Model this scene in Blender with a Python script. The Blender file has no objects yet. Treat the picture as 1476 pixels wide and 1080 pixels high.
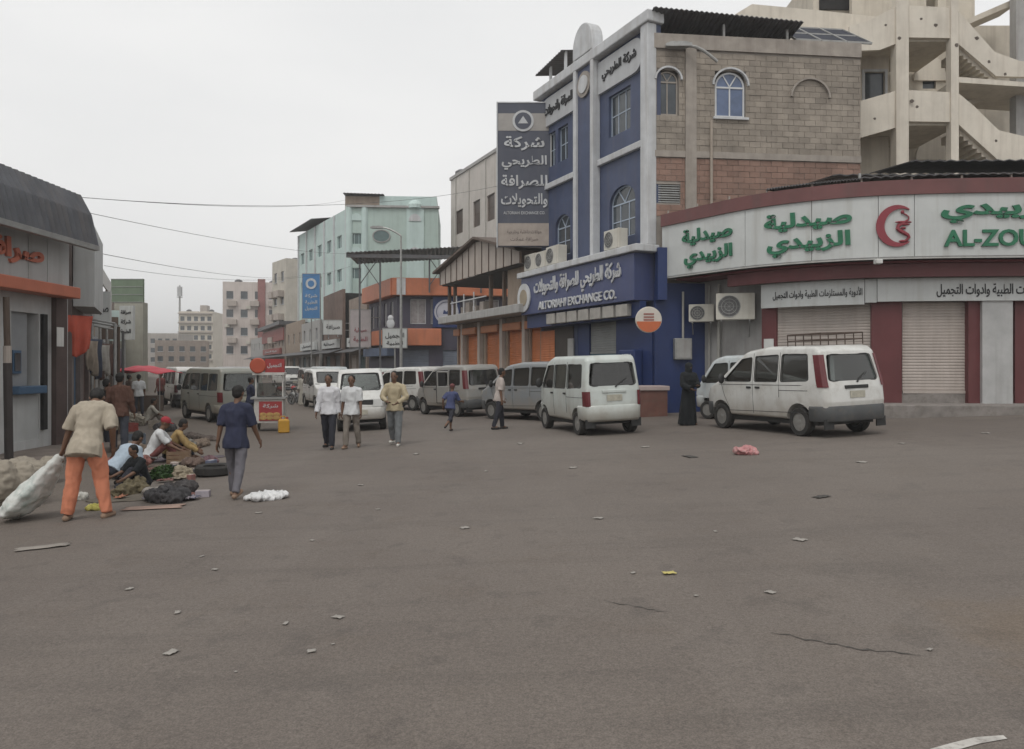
import bpy, bmesh, math, random
import numpy as np
from math import sin, cos, pi, radians as R
from mathutils import Vector, Matrix, noise
random.seed(11)
V = Vector
SC = bpy.context.scene
COL = SC.collection
PENDING = []                                      # objects are linked at the end, which keeps the script fast

# ------------------------------------------------------------------ camera
F, CX, HY, CAMZ = 1100.0, 738.0, 527.0, 1.8       # focal length in photo pixels, principal column, horizon row, eye height
cam_d = bpy.data.cameras.new('Camera')
cam = bpy.data.objects.new('Camera', cam_d); COL.objects.link(cam)
cam.location = (0, 0, CAMZ); cam.rotation_euler = (R(90), 0, 0)
cam_d.sensor_width = 36; cam_d.lens = 36 * F / 1476.0
cam_d.shift_y = -(540 - HY) / 1476.0
cam_d.clip_end = 3000; cam_d.clip_start = .05
SC.camera = cam

# ------------------------------------------------------------------ sky, sun, exposure
SUN_EL, SUN_AZ = 58, 200          # overcast noon, light from behind the camera
W = bpy.data.worlds.new('World'); SC.world = W; W.use_nodes = True
nt = W.node_tree; nt.nodes.clear()
sky = nt.nodes.new('ShaderNodeTexSky'); sky.sky_type = 'NISHITA'; sky.sun_disc = False
sky.sun_elevation = R(SUN_EL); sky.sun_rotation = R(SUN_AZ); sky.dust_density = 4; sky.air_density = 1.5
hs = nt.nodes.new('ShaderNodeHueSaturation'); hs.inputs['Saturation'].default_value = .12
tc = nt.nodes.new('ShaderNodeTexCoord')
mp = nt.nodes.new('ShaderNodeMapping'); mp.inputs['Scale'].default_value = (1, 1, 3.2)
cl = nt.nodes.new('ShaderNodeTexNoise'); cl.inputs['Scale'].default_value = 1.6; cl.inputs['Detail'].default_value = 5
rp = nt.nodes.new('ShaderNodeValToRGB')
rp.color_ramp.elements[0].position = .3; rp.color_ramp.elements[0].color = (7.1, 7.15, 7.2, 1)
rp.color_ramp.elements[1].position = .72; rp.color_ramp.elements[1].color = (8.2, 8.18, 8.12, 1)
mx = nt.nodes.new('ShaderNodeMix'); mx.data_type = 'RGBA'; mx.inputs['Factor'].default_value = .88
bg = nt.nodes.new('ShaderNodeBackground'); bg.inputs['Strength'].default_value = .1
wo = nt.nodes.new('ShaderNodeOutputWorld')
L = nt.links.new
L(tc.outputs['Generated'], mp.inputs['Vector']); L(mp.outputs[0], cl.inputs['Vector']); L(cl.outputs['Fac'], rp.inputs[0])
L(sky.outputs[0], hs.inputs['Color']); L(hs.outputs[0], mx.inputs[6]); L(rp.outputs[0], mx.inputs[7])
L(mx.outputs[2], bg.inputs['Color']); L(bg.outputs[0], wo.inputs[0])
sd = bpy.data.lights.new('Sun', 'SUN'); sd.energy = 0.9; sd.angle = R(25); sd.color = (1, .97, .92)
so = bpy.data.objects.new('Sun', sd); COL.objects.link(so); so.location = (0, -20, 40)
_el, _az = R(SUN_EL), R(SUN_AZ)
so.rotation_euler = (-V((sin(_az) * cos(_el), cos(_az) * cos(_el), sin(_el)))).to_track_quat('-Z', 'Y').to_euler()
SC.view_settings.view_transform = 'Standard'; SC.view_settings.look = 'None'
SC.view_settings.exposure = .3; SC.view_settings.gamma = 1; SC.view_settings.use_curve_mapping = False
SC.cycles.max_bounces = 6; SC.cycles.transparent_max_bounces = 8; SC.cycles.use_denoising = True
SC.cycles.caustics_reflective = False; SC.cycles.caustics_refractive = False

# ------------------------------------------------------------------ places on the ground
def gz(x, y=0): return .035 * max(-7.0, min(14.0, x))         # the road falls off to the left
def at(px, py, Y): return V(((px - CX) / F * Y, Y, CAMZ + (HY - py) / F * Y))
def G(px, py):
    u = (px - CX) / F; Y = 20.0
    for _ in range(60): Y = (CAMZ - gz(u * Y)) * F / (py - HY)
    return V((u * Y, Y, gz(u * Y)))
def GY(px, Y):
    x = (px - CX) / F * Y
    return V((x, Y, gz(x)))

# ------------------------------------------------------------------ helpers
def tag(o, label=None, cat=None, group=None, kind=None):
    if label: o['label'] = label
    if cat: o['category'] = cat
    if group: o['group'] = group
    if kind: o['kind'] = kind
    return o
def thing(name, label, cat, loc=(0, 0, 0), rz=0, group=None):
    o = bpy.data.objects.new(name, None); PENDING.append(o)
    o.location = loc; o.rotation_euler = (0, 0, rz); o.empty_display_size = .2
    return tag(o, label, cat, group)

class MB:
    def __init__(s): s.v, s.f, s.m = [], [], []
    def add(s, vs, fs, m=0):
        b = len(s.v); s.v += [tuple(p) for p in vs]
        for f in fs: s.f.append(tuple(i + b for i in f)); s.m.append(m)
        return s
    def box(s, x0, x1, y0, y1, z0, z1, m=0, M=None):
        vs = [V(p) for p in ((x0,y0,z0),(x1,y0,z0),(x1,y1,z0),(x0,y1,z0),(x0,y0,z1),(x1,y0,z1),(x1,y1,z1),(x0,y1,z1))]
        if M: vs = [M @ p for p in vs]
        return s.add(vs, [(0,3,2,1),(4,5,6,7),(0,1,5,4),(1,2,6,5),(2,3,7,6),(3,0,4,7)], m)
    def beam(s, a, b, w, t, up=(0, 0, 1), m=0):       # bar from a to b, width w across, thickness t along up
        a, b = V(a), V(b); d = (b - a).normalized(); sd = d.cross(V(up))
        if sd.length < 1e-5: sd = d.cross(V((1, 0, 0)))
        sd.normalize(); u = sd.cross(d).normalized(); vs = []
        for p in (a, b):
            for i, j in ((-1,-1),(1,-1),(1,1),(-1,1)): vs.append(p + sd * (i * w / 2) + u * (j * t / 2))
        return s.add(vs, [(3,2,1,0),(4,5,6,7),(0,1,5,4),(1,2,6,5),(2,3,7,6),(3,0,4,7)], m)
    def prism(s, poly, fn0, fn1, m=0):                # polygon (a,b) lofted between two maps
        n = len(poly); vs = [fn0(*p) for p in poly] + [fn1(*p) for p in poly]
        return s.add(vs, [tuple(range(n))[::-1], tuple(range(n, 2 * n))] + [(i, (i+1) % n, n + (i+1) % n, n + i) for i in range(n)], m)
    def xz(s, poly, y0, y1, m=0): return s.prism(poly, lambda a, b: (a, y0, b), lambda a, b: (a, y1, b), m)
    def yz(s, poly, x0, x1, m=0): return s.prism(poly, lambda a, b: (x0, a, b), lambda a, b: (x1, a, b), m)
    def xy(s, poly, z0, z1, m=0): return s.prism(poly, lambda a, b: (a, b, z0), lambda a, b: (a, b, z1), m)
    def loft(s, rings, m=0, caps=True, closed=True):
        n = len(rings[0]); vs = [p for r in rings for p in r]; fs = []
        for k in range(len(rings) - 1):
            for i in range(n if closed else n - 1):
                j = (i + 1) % n; fs.append((k*n + i, k*n + j, (k+1)*n + j, (k+1)*n + i))
        if caps and closed: fs += [tuple(range(n))[::-1], tuple(range((len(rings)-1)*n, len(rings)*n))]
        return s.add(vs, fs, m)
    def tube(s, pts, r, n=8, m=0):
        pts = [V(p) for p in pts]; rs = r if isinstance(r, (list, tuple)) else [r] * len(pts); rings = []; ref = None
        for i, p in enumerate(pts):
            t = (pts[min(i + 1, len(pts) - 1)] - pts[max(i - 1, 0)]).normalized()
            if ref is None: ref = V((0, 0, 1)) if abs(t.z) < .9 else V((1, 0, 0))
            a = (ref - t * ref.dot(t)).normalized(); ref = a; b = t.cross(a)
            rings.append([p + (a * cos(q) + b * sin(q)) * rs[i] for q in (2 * pi * k / n for k in range(n))])
        return s.loft(rings, m)
    def ball(s, c, r, M3=None, nu=12, nv=8, m=0, f=None):
        c = V(c); r = V(r) if not isinstance(r, (int, float)) else V((r, r, r)); vs = []
        for j in range(1, nv):
            th = pi * j / nv
            for i in range(nu):
                ph = 2 * pi * i / nu; p = V((r.x * sin(th) * cos(ph), r.y * sin(th) * sin(ph), r.z * cos(th)))
                vs.append(p)
        vs += [V((0, 0, r.z)), V((0, 0, -r.z))]
        if f: vs = [f(p) for p in vs]
        if M3: vs = [M3 @ p for p in vs]
        vs = [c + p for p in vs]; fs = []; T, B = len(vs) - 2, len(vs) - 1
        for j in range(nv - 2):
            for i in range(nu):
                k = (i + 1) % nu; fs.append((j*nu + i, (j+1)*nu + i, (j+1)*nu + k, j*nu + k))
        for i in range(nu):
            k = (i + 1) % nu; fs.append((T, i, k)); fs.append((B, (nv-2)*nu + k, (nv-2)*nu + i))
        return s.add(vs, fs, m)
    def cap(s, p0, p1, r0, r1, n=10, m=0):            # tapered capsule
        p0, p1 = V(p0), V(p1); t = p1 - p0; l = t.length
        if l < 1e-6: return s.ball(p0, r0)
        t /= l; pts, rs = [], []
        for a in (80, 55, 28): pts.append(p0 - t * r0 * sin(R(a))); rs.append(r0 * cos(R(a)))
        pts += [p0, p1]; rs += [r0, r1]
        for a in (28, 55, 80): pts.append(p1 + t * r1 * sin(R(a))); rs.append(r1 * cos(R(a)))
        return s.tube(pts, rs, n, m)
    def lathe(s, prof, c, ax=(0, 0, 1), n=20, m=0, caps=True):
        c, ax = V(c), V(ax).normalized(); a = V((1, 0, 0)) if abs(ax.x) < .9 else V((0, 0, 1))
        a = (a - ax * a.dot(ax)).normalized(); b = ax.cross(a)
        return s.loft([[c + ax * z + (a * cos(q) + b * sin(q)) * r for q in (2*pi*k/n for k in range(n))] for r, z in prof], m, caps)
    def sheet(s, fn, nu, nv, m=0, thick=None):
        vs = [fn(i / nu, j / nv) for j in range(nv + 1) for i in range(nu + 1)]; w = nu + 1
        fs = [(j*w + i, j*w + i + 1, (j+1)*w + i + 1, (j+1)*w + i) for j in range(nv) for i in range(nu)]
        return s.add(vs, fs, m)
    def mesh(s, name, mats, smooth=False, ang=40):
        me = bpy.data.meshes.new(name); me.from_pydata(s.v, [], s.f); me.validate()
        for q in (mats if isinstance(mats, (list, tuple)) else [mats]): me.materials.append(q)
        if any(s.m) and len(me.polygons) == len(s.m): me.polygons.foreach_set('material_index', s.m)
        bm = bmesh.new(); bm.from_mesh(me); bmesh.ops.recalc_face_normals(bm, faces=bm.faces); bm.to_mesh(me); bm.free()
        if smooth: finish_smooth(me, ang)
        me.update(); return me
    def build(s, name, mats, parent=None, smooth=False, ang=40, bevel=0, off=None, solid=0):
        o = bpy.data.objects.new(name, s.mesh(name, mats, smooth, ang)); PENDING.append(o)
        if parent: o.parent = parent
        if off is not None: o.location = off
        if solid:
            md = o.modifiers.new('solid', 'SOLIDIFY'); md.thickness = solid; md.offset = 0
        if bevel:
            md = o.modifiers.new('bevel', 'BEVEL'); md.width = bevel; md.segments = 2; md.limit_method = 'ANGLE'; md.angle_limit = R(40)
        return o
def finish_smooth(me, ang=40):
    me.shade_smooth()
    try: me.set_sharp_from_angle(angle=R(ang))
    except Exception: pass
def obj(name, me, parent=None, loc=None, rot=None, scale=None):
    o = bpy.data.objects.new(name, me); PENDING.append(o)
    if parent: o.parent = parent
    if loc is not None: o.location = loc
    if rot is not None: o.rotation_euler = rot
    if scale is not None: o.scale = scale
    return o
def bake(o):                                          # apply an object's modifiers, drop the temporary object
    dg = bpy.context.evaluated_depsgraph_get(); dg.update()
    me = bpy.data.meshes.new_from_object(o.evaluated_get(dg)); old = o.data
    bpy.data.objects.remove(o); bpy.data.meshes.remove(old); return me
def fillet(poly, rad, n=4):
    out = []; N = len(poly)
    for i, p in enumerate(poly):
        r = rad[i] if isinstance(rad, (list, tuple)) else rad
        p = V(p).to_2d(); a = (V(poly[i-1]).to_2d() - p); b = (V(poly[(i+1) % N]).to_2d() - p)
        la, lb = a.length, b.length; a /= la; b /= lb
        ang = math.acos(max(-1, min(1, a.dot(b)))); d = min(r / max(math.tan(ang / 2), .01), la * .48, lb * .48)
        if r <= 0 or ang > R(178): out.append((p.x, p.y)); continue
        p0, p2 = p + a * d, p + b * d
        for k in range(n + 1):
            t = k / n; q = p0 * (1-t)**2 + p * 2*t*(1-t) + p2 * t*t; out.append((q.x, q.y))
    return out

# ------------------------------------------------------------------ materials
MATS = {}
def mat(name, col, rough=.8, var=.14, scale=2.0, streak=0, dirt=0, dcol=(.16, .13, .1), bump=0, bscale=30, metal=0, spec=.4, rnd=0, world=False, coat=0, sill=0):
    if name in MATS: return MATS[name]
    m = bpy.data.materials.new(name); m.use_nodes = True; n = m.node_tree.nodes; l = m.node_tree.links.new
    b = n['Principled BSDF']; b.inputs['Roughness'].default_value = rough; b.inputs['Metallic'].default_value = metal
    b.inputs['Specular IOR Level'].default_value = spec
    if coat: b.inputs['Coat Weight'].default_value = coat; b.inputs['Coat Roughness'].default_value = .15
    t = n.new('ShaderNodeTexCoord'); co = t.outputs['Object'] if not world else n.new('ShaderNodeNewGeometry').outputs['Position']
    def noi(sc, det=4, vec=None, ro=.6):
        q = n.new('ShaderNodeTexNoise'); q.inputs['Scale'].default_value = sc; q.inputs['Detail'].default_value = det; q.inputs['Roughness'].default_value = ro
        l(vec or co, q.inputs['Vector']); return q.outputs['Fac']
    def rng(v, a, b_, c, d):
        q = n.new('ShaderNodeMapRange'); q.inputs[1].default_value = a; q.inputs[2].default_value = b_; q.inputs[3].default_value = c; q.inputs[4].default_value = d
        l(v, q.inputs[0]); return q.outputs[0]
    def mix(f, A, B, mode='MIX'):
        q = n.new('ShaderNodeMix'); q.data_type = 'RGBA'; q.blend_type = mode
        for s_, x in ((0, f), (6, A), (7, B)):
            if hasattr(x, 'links'): l(x, q.inputs[s_])
            else: q.inputs[s_].default_value = x if s_ == 0 else (*x[:3], 1)
        return q.outputs[2]
    c = mix(1.0, col, mixgrey(n, l, rng(noi(scale), .3, .7, 1 - var, 1 + var)), 'MULTIPLY')
    if rnd:
        oi = n.new('ShaderNodeObjectInfo'); c = mix(1.0, c, mixgrey(n, l, rng(oi.outputs['Random'], 0, 1, 1 - rnd, 1 + rnd)), 'MULTIPLY')
    if streak:
        mpn = n.new('ShaderNodeMapping'); mpn.inputs['Scale'].default_value = (2.2, 2.2, .16); l(co, mpn.inputs['Vector'])
        c = mix(rng(noi(1.6, 5, mpn.outputs[0]), .48, .72, 0, streak), c, dcol)
    if dirt:
        c = mix(rng(noi(scale * 1.7, 6, None, .7), .5, .68, 0, dirt), c, dcol)
    if sill:                                            # road dust thrown up on the lower body
        sx = n.new('ShaderNodeSeparateXYZ'); l(co, sx.inputs[0]); md = n.new('ShaderNodeMath'); md.operation = 'MULTIPLY_ADD'; md.inputs[1].default_value = -.5; l(noi(3.0, 5), md.inputs[0]); l(sx.outputs['Z'], md.inputs[2])
        c = mix(rng(md.outputs[0], .05, .55, sill, 0), c, dcol)
    l(c, b.inputs['Base Color'])
    if bump:
        bp = n.new('ShaderNodeBump'); bp.inputs['Strength'].default_value = bump; bp.inputs['Distance'].default_value = .02
        l(noi(bscale, 5), bp.inputs['Height']); l(bp.outputs[0], b.inputs['Normal'])
    MATS[name] = m; return m
def mixgrey(n, l, v):
    q = n.new('ShaderNodeCombineColor')
    for i in range(3): l(v, q.inputs[i])
    return q.outputs[0]
def glass(name, tint=(.30, .34, .34), refl=.75, rough=.05):
    if name in MATS: return MATS[name]
    m = bpy.data.materials.new(name); m.use_nodes = True; n = m.node_tree.nodes; l = m.node_tree.links.new; n.clear()
    o = n.new('ShaderNodeOutputMaterial'); tr = n.new('ShaderNodeBsdfTransparent'); tr.inputs[0].default_value = (*tint, 1)
    gl = n.new('ShaderNodeBsdfGlossy'); gl.inputs['Roughness'].default_value = rough; gl.inputs['Color'].default_value = (.9, .92, .92, 1)
    df = n.new('ShaderNodeBsdfDiffuse'); df.inputs[0].default_value = (.2, .19, .17, 1)
    fr = n.new('ShaderNodeFresnel'); fr.inputs[0].default_value = 1.5
    mu = n.new('ShaderNodeMath'); mu.operation = 'MULTIPLY'; mu.inputs[1].default_value = refl * 1.6; l(fr.outputs[0], mu.inputs[0])
    m0 = n.new('ShaderNodeMixShader'); m0.inputs[0].default_value = .14; l(tr.outputs[0], m0.inputs[1]); l(df.outputs[0], m0.inputs[2])
    ms = n.new('ShaderNodeMixShader'); l(mu.outputs[0], ms.inputs[0]); l(m0.outputs[0], ms.inputs[1]); l(gl.outputs[0], ms.inputs[2]); l(ms.outputs[0], o.inputs[0])
    MATS[name] = m; return m

# ------------------------------------------------------------------ lettering (Arabic is shaped here, the built-in fonts draw it)
_AR = {'ا': (0xFE8D, 2), 'أ': (0xFE83, 2), 'آ': (0xFE81, 2), 'ب': (0xFE8F, 4), 'ة': (0xFE93, 2), 'ت': (0xFE95, 4), 'ج': (0xFE9D, 4), 'ح': (0xFEA1, 4),
       'د': (0xFEA9, 2), 'ر': (0xFEAD, 2), 'ز': (0xFEAF, 2), 'س': (0xFEB1, 4), 'ش': (0xFEB5, 4), 'ص': (0xFEB9, 4), 'ط': (0xFEC1, 4), 'ف': (0xFED1, 4),
       'ق': (0xFED5, 4), 'ك': (0xFED9, 4), 'ل': (0xFEDD, 4), 'م': (0xFEE1, 4), 'ن': (0xFEE5, 4), 'ه': (0xFEE9, 4), 'و': (0xFEED, 2), 'ي': (0xFEF1, 4), 'خ': (0xFEA5, 4), 'ع': (0xFEC9, 4),
       'ﻻ': (0xFEFB, 2), 'ﻷ': (0xFEF7, 2)}
def arabic(s):
    s = s.replace('لأ', 'ﻷ').replace('لا', 'ﻻ'); out = []
    for i, ch in enumerate(s):
        if ch not in _AR: out.append(ch); continue
        b, k = _AR[ch]; pj = i > 0 and s[i-1] in _AR and _AR[s[i-1]][1] == 4; nj = k == 4 and i + 1 < len(s) and s[i+1] in _AR
        out.append(chr(b + (3 if pj and nj else 2 if nj else 1 if pj else 0)))
    return ''.join(reversed(out))
_FB = {}
def text_mesh(s, w, h, depth=.02, bold=.012, res=3):
    cu = bpy.data.curves.new('lettering', 'FONT'); cu.body = s; cu.size = 1; cu.extrude = .05; cu.offset = bold; cu.resolution_u = res
    o = bpy.data.objects.new('lettering', cu); COL.objects.link(o)
    dg = bpy.context.evaluated_depsgraph_get(); dg.update()
    me = bpy.data.meshes.new_from_object(o.evaluated_get(dg)); bpy.data.objects.remove(o); bpy.data.curves.remove(cu)
    xs = [v.co.x for v in me.vertices]; ys = [v.co.y for v in me.vertices]
    x0, x1, y0, y1 = min(xs), max(xs), min(ys), max(ys)
    for v in me.vertices:
        v.co = V((((v.co.x - x0) / (x1 - x0) - .5) * w, -(v.co.z + .05) / .1 * depth, ((v.co.y - y0) / (y1 - y0) - .5) * h))
    me.update(); return me
def lettering(parent, s, xc, zc, w, h, y, m, depth=.03, bold=.012, name='lettering', warp=None, ar=True):
    me = text_mesh(arabic(s) if ar else s, w, h, depth, bold); me.materials.append(m)
    for v in me.vertices:
        p = v.co + V((xc, y, zc)); v.co = warp(p) if warp else p
    me.update(); return obj(name, me, parent)
# ------------------------------------------------------------------ shared materials
M_white = mat('white_paint', (.62, .62, .60), .6, .08, 2, streak=.35, dcol=(.3, .27, .23))
M_maroon = mat('maroon_cladding', (.125, .036, .038), .5, .12, 1.5, streak=.3, dcol=(.09, .035, .03))
M_fascia = mat('white_sign_panel', (.50, .515, .505), .4, .08, 1.2, streak=.55, dcol=(.34, .33, .30))
M_green = mat('green_letters', (.018, .14, .07), .4, .15, 3)
M_red = mat('red_emblem', (.24, .036, .05), .4, .1)
M_black = mat('black_print', (.02, .02, .022), .5, .1)
M_shutter = mat('beige_shutter', (.43, .38, .345), .55, .08, 2, streak=.35, dcol=(.25, .2, .16))
M_conc = mat('concrete', (.33, .295, .26), .9, .15, 2.5, streak=.4, dcol=(.17, .14, .12), bump=.3, bscale=18)
M_grey = mat('grey_render', (.36, .355, .345), .85, .12, 2, streak=.45, dcol=(.2, .17, .15), bump=.2)
M_step = mat('worn_step', (.23, .21, .195), .9, .2, 3, dirt=.5, dcol=(.12, .1, .085), bump=.3)
M_metal = mat('dull_metal', (.32, .32, .31), .45, .15, 4, dirt=.3, metal=.4)
M_dark = mat('void_shade', (.022, .021, .021), .9, .2)  # near-black: shade of gaps and hollow interiors put into the colour
M_tin = mat('dark_tin_roof', (.105, .105, .11), .5, .2, 3, streak=.3, dcol=(.1, .06, .04), metal=.3)
M_pane = mat('window_glass', (.055, .065, .075), .12, .3, 1.5, spec=.6)
M_bluepane = mat('blue_window_glass', (.10, .14, .24), .12, .3, 1.5, spec=.6)
M_ac = mat('ac_casing', (.55, .53, .47), .5, .08, 3, streak=.4, dcol=(.33, .27, .2))
M_acdark = mat('ac_grille', (.10, .10, .10), .5, .1)
M_pipe = mat('grey_pipe', (.38, .37, .34), .6, .1)

# ------------------------------------------------------------------ ground
def asphalt():
    m = bpy.data.materials.new('dusty_asphalt'); m.use_nodes = True; n = m.node_tree.nodes; l = m.node_tree.links.new
    b = n['Principled BSDF']; b.inputs['Roughness'].default_value = .8; b.inputs['Specular IOR Level'].default_value = .35
    t = n.new('ShaderNodeTexCoord'); co = t.outputs['Object']
    def noi(sc, det=5, ro=.6, vec=None):
        q = n.new('ShaderNodeTexNoise'); q.inputs['Scale'].default_value = sc; q.inputs['Detail'].default_value = det; q.inputs['Roughness'].default_value = ro; l(vec or co, q.inputs['Vector']); return q.outputs['Fac']
    def rng(v, a, b_, c, d):
        q = n.new('ShaderNodeMapRange'); q.interpolation_type = 'SMOOTHSTEP'
        for i, x in enumerate((a, b_, c, d)): q.inputs[i + 1].default_value = x
        l(v, q.inputs[0]); return q.outputs[0]
    def mix(f, A, B, mode='MIX'):
        q = n.new('ShaderNodeMix'); q.data_type = 'RGBA'; q.blend_type = mode
        for s_, x in ((0, f), (6, A), (7, B)):
            if hasattr(x, 'links'): l(x, q.inputs[s_])
            else: q.inputs[s_].default_value = x if s_ == 0 else (*x[:3], 1)
        return q.outputs[2]
    c = mix(rng(noi(.22, 4), .35, .65, 0, 1), (.130, .110, .096), (.152, .130, .113))
    c = mix(rng(noi(1.1, 6, .7), .5, .75, 0, .5), c, (.118, .095, .077))
    mp2 = n.new('ShaderNodeMapping'); mp2.inputs['Scale'].default_value = (1.3, .12, 1); mp2.inputs['Rotation'].default_value = (0, 0, R(-20)); l(co, mp2.inputs['Vector'])
    c = mix(rng(noi(.9, 4, .6, mp2.outputs[0]), .5, .7, 0, .35), c, (.170, .147, .129))          # wheel-polished lanes
    c = mix(rng(noi(.5, 5, .65), .58, .72, 0, .55), c, (.092, .079, .069))            # oil and damp patches
    c = mix(rng(noi(2.6, 3, .5),   .58, .68, 0, .28), c, (.075, .066, .06))             # small oil drips
    mp3 = n.new('ShaderNodeMapping'); mp3.inputs['Scale'].default_value = (.22, 2.6, 1); mp3.inputs['Rotation'].default_value = (0, 0, R(12)); l(co, mp3.inputs['Vector'])
    c = mix(rng(noi(1.0, 5, .6, mp3.outputs[0]),   .52, .66, 0, .26), c, (.088, .076, .067))   # tyre tracks across the junction
    c = mix(rng(noi(.085, 3, .5), .45, .6, 0, .32), c, (.17, .15, .132))                # old patch of paler asphalt
    sp = n.new('ShaderNodeSeparateXYZ'); l(co, sp.inputs[0])
    dx = n.new('ShaderNodeVectorMath'); dx.operation = 'DISTANCE'; dx.inputs[1].default_value = (3.55, 4.7, .1); l(co, dx.inputs[0])
    ad = n.new('ShaderNodeMath'); ad.operation = 'MULTIPLY_ADD'; ad.inputs[1].default_value = 1.6; ad.inputs[2].default_value = 0; l(noi(1.7), ad.inputs[0])
    sm = n.new('ShaderNodeMath'); sm.operation = 'ADD'; l(dx.outputs['Value'], sm.inputs[0]); l(ad.outputs[0], sm.inputs[1])
    c = mix(rng(sm.outputs[0], 1.15, 1.8, .5, 0), c, (.15, .112, .078))                # sand washed up in the corner
    lx = rng(sp.outputs['X'], -8.5, -4.0, .55, 0)
    c = mix(lx, c, (.118, .096, .076))
    fine = noi(95, 3, .7); c = mix(1.0, c, mixgrey(n, l, rng(fine, .3, .7, .74, 1.26)), 'MULTIPLY')
    c = mix(1.0, c, mixgrey(n, l, rng(noi(34, 4, .75), .3, .7, .84, 1.16)), 'MULTIPLY')
    vo = n.new('ShaderNodeTexVoronoi'); vo.inputs['Scale'].default_value = 42; l(co, vo.inputs['Vector'])
    c = mix(rng(vo.outputs['Distance'], .08, .2, .35, 0), c, (.185, .163, .143))
    l(c, b.inputs['Base Color'])
    bp = n.new('ShaderNodeBump'); bp.inputs['Strength'].default_value = .45; bp.inputs['Distance'].default_value = .008
    l(fine, bp.inputs['Height'])
    bp2 = n.new('ShaderNodeBump'); bp2.inputs['Strength'].default_value = .35; bp2.inputs['Distance'].default_value = .05; l(noi(2.2, 4), bp2.inputs['Height']); l(bp.outputs[0], bp2.inputs['Normal'])
    l(bp2.outputs[0], b.inputs['Normal'])
    return m
M_asph = asphalt()
gx = [-900, -200, -60, -25, -14, -10, -7, -4, 0, 4, 8, 11, 14, 20, 60, 200, 900]; gy = [-60, -10, 0, 5, 10, 20, 30, 50, 80, 130, 250, 600, 2000]
g = MB(); g.add([(x, y, gz(x)) for y in gy for x in gx], [(j*len(gx)+i, j*len(gx)+i+1, (j+1)*len(gx)+i+1, (j+1)*len(gx)+i) for j in range(len(gy)-1) for i in range(len(gx)-1)])
ground = g.build('road', M_asph); tag(ground, kind='structure')
M_crack = mat('tar_crack', (.07, .063, .057), .9, .2)
def crack(pts, w):
    b = MB(); rings = []
    rr = random.Random(len(pts))
    P = []
    for i in range(len(pts) - 1):
        a, c = G(*pts[i]), G(*pts[i+1])
        for k in range(8): P.append(a.lerp(c, k / 8) + V((rr.uniform(-.02, .02), rr.uniform(-.02, .02), 0)))
    vs, fs = [], []
    for i, p in enumerate(P):
        ww = w * (.35 + rr.random()) * min(1, i / 4 + .1, (len(P) - 1 - i) / 4 + .1)
        for s in (-1, 1): vs.append((p.x, p.y + s * ww / 2, gz(p.x) + .004))
        if i: k = 2 * i; fs.append((k - 2, k, k + 1, k - 1))
    b.add(vs, fs).build('crack', M_crack, ground)
crack([(1110, 911), (1180, 926), (1250, 938), (1345, 946)], .022)
crack([(870, 866), (920, 876), (975, 885)], .014)
mk = MB(); a = [G(1340, 1081), G(1372, 1072), G(1405, 1064), G(1446, 1061), G(1452, 1066), G(1412, 1073), G(1384, 1081), G(1350, 1086)]
mk.add([(p.x, p.y, p.z + .004) for p in a], [tuple(range(len(a)))])
mk.build('painted_marking', mat('worn_road_paint', (.45, .43, .4), .7, .2, 9, dirt=.8, dcol=(.2, .18, .16)), ground)

# ------------------------------------------------------------------ building kit (local frame: x along the face, y inward, z up)
def frame(A, B): return math.atan2(B[1] - A[1], B[0] - A[0])
def wall_mb(b, x0, x1, z0, z1, ops, y0=0, t=.25, m=0, arches=()):
    xs = sorted({x0, x1, *[o[0] for o in ops], *[o[1] for o in ops]}); zs = sorted({z0, z1, *[o[2] for o in ops], *[o[3] for o in ops]})
    solid = lambda i, j: 0 <= i < len(xs)-1 and 0 <= j < len(zs)-1 and not any(o[0] <= (xs[i]+xs[i+1])/2 <= o[1] and o[2] <= (zs[j]+zs[j+1])/2 <= o[3] for o in ops)
    y1 = y0 + t
    for i in range(len(xs) - 1):
        for j in range(len(zs) - 1):
            if not solid(i, j): continue
            a, c, d, e = xs[i], xs[i+1], zs[j], zs[j+1]
            b.add([(a,y0,d),(c,y0,d),(c,y0,e),(a,y0,e)], [(0,1,2,3)], m); b.add([(a,y1,d),(c,y1,d),(c,y1,e),(a,y1,e)], [(3,2,1,0)], m)
            for di, dj, q in ((-1,0,((a,d),(a,e))),(1,0,((c,e),(c,d))),(0,-1,((c,d),(a,d))),(0,1,((a,e),(c,e)))):
                if not solid(i + di, j + dj):
                    (p, r), (s, u) = q; b.add([(p,y0,r),(s,y0,u),(s,y1,u),(p,y1,r)], [(0,1,2,3)], m)
    return b
def arch_fill(b, x0, x1, zs, zt, y0, t, m=0, n=8):       # the two spandrels that turn a square head (zs..zt) into an arch
    xc, w = (x0 + x1) / 2, (x1 - x0) / 2
    for s in (-1, 1):
        poly = [(xc + s * w, zs)] + [(xc + s * w * cos(a), zs + (zt - zs) * sin(a)) for a in [pi/2 * k / n for k in range(1, n + 1)]] + [(xc + s * w, zt)]
        b.xz(poly, y0, y0 + t, m)
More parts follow.
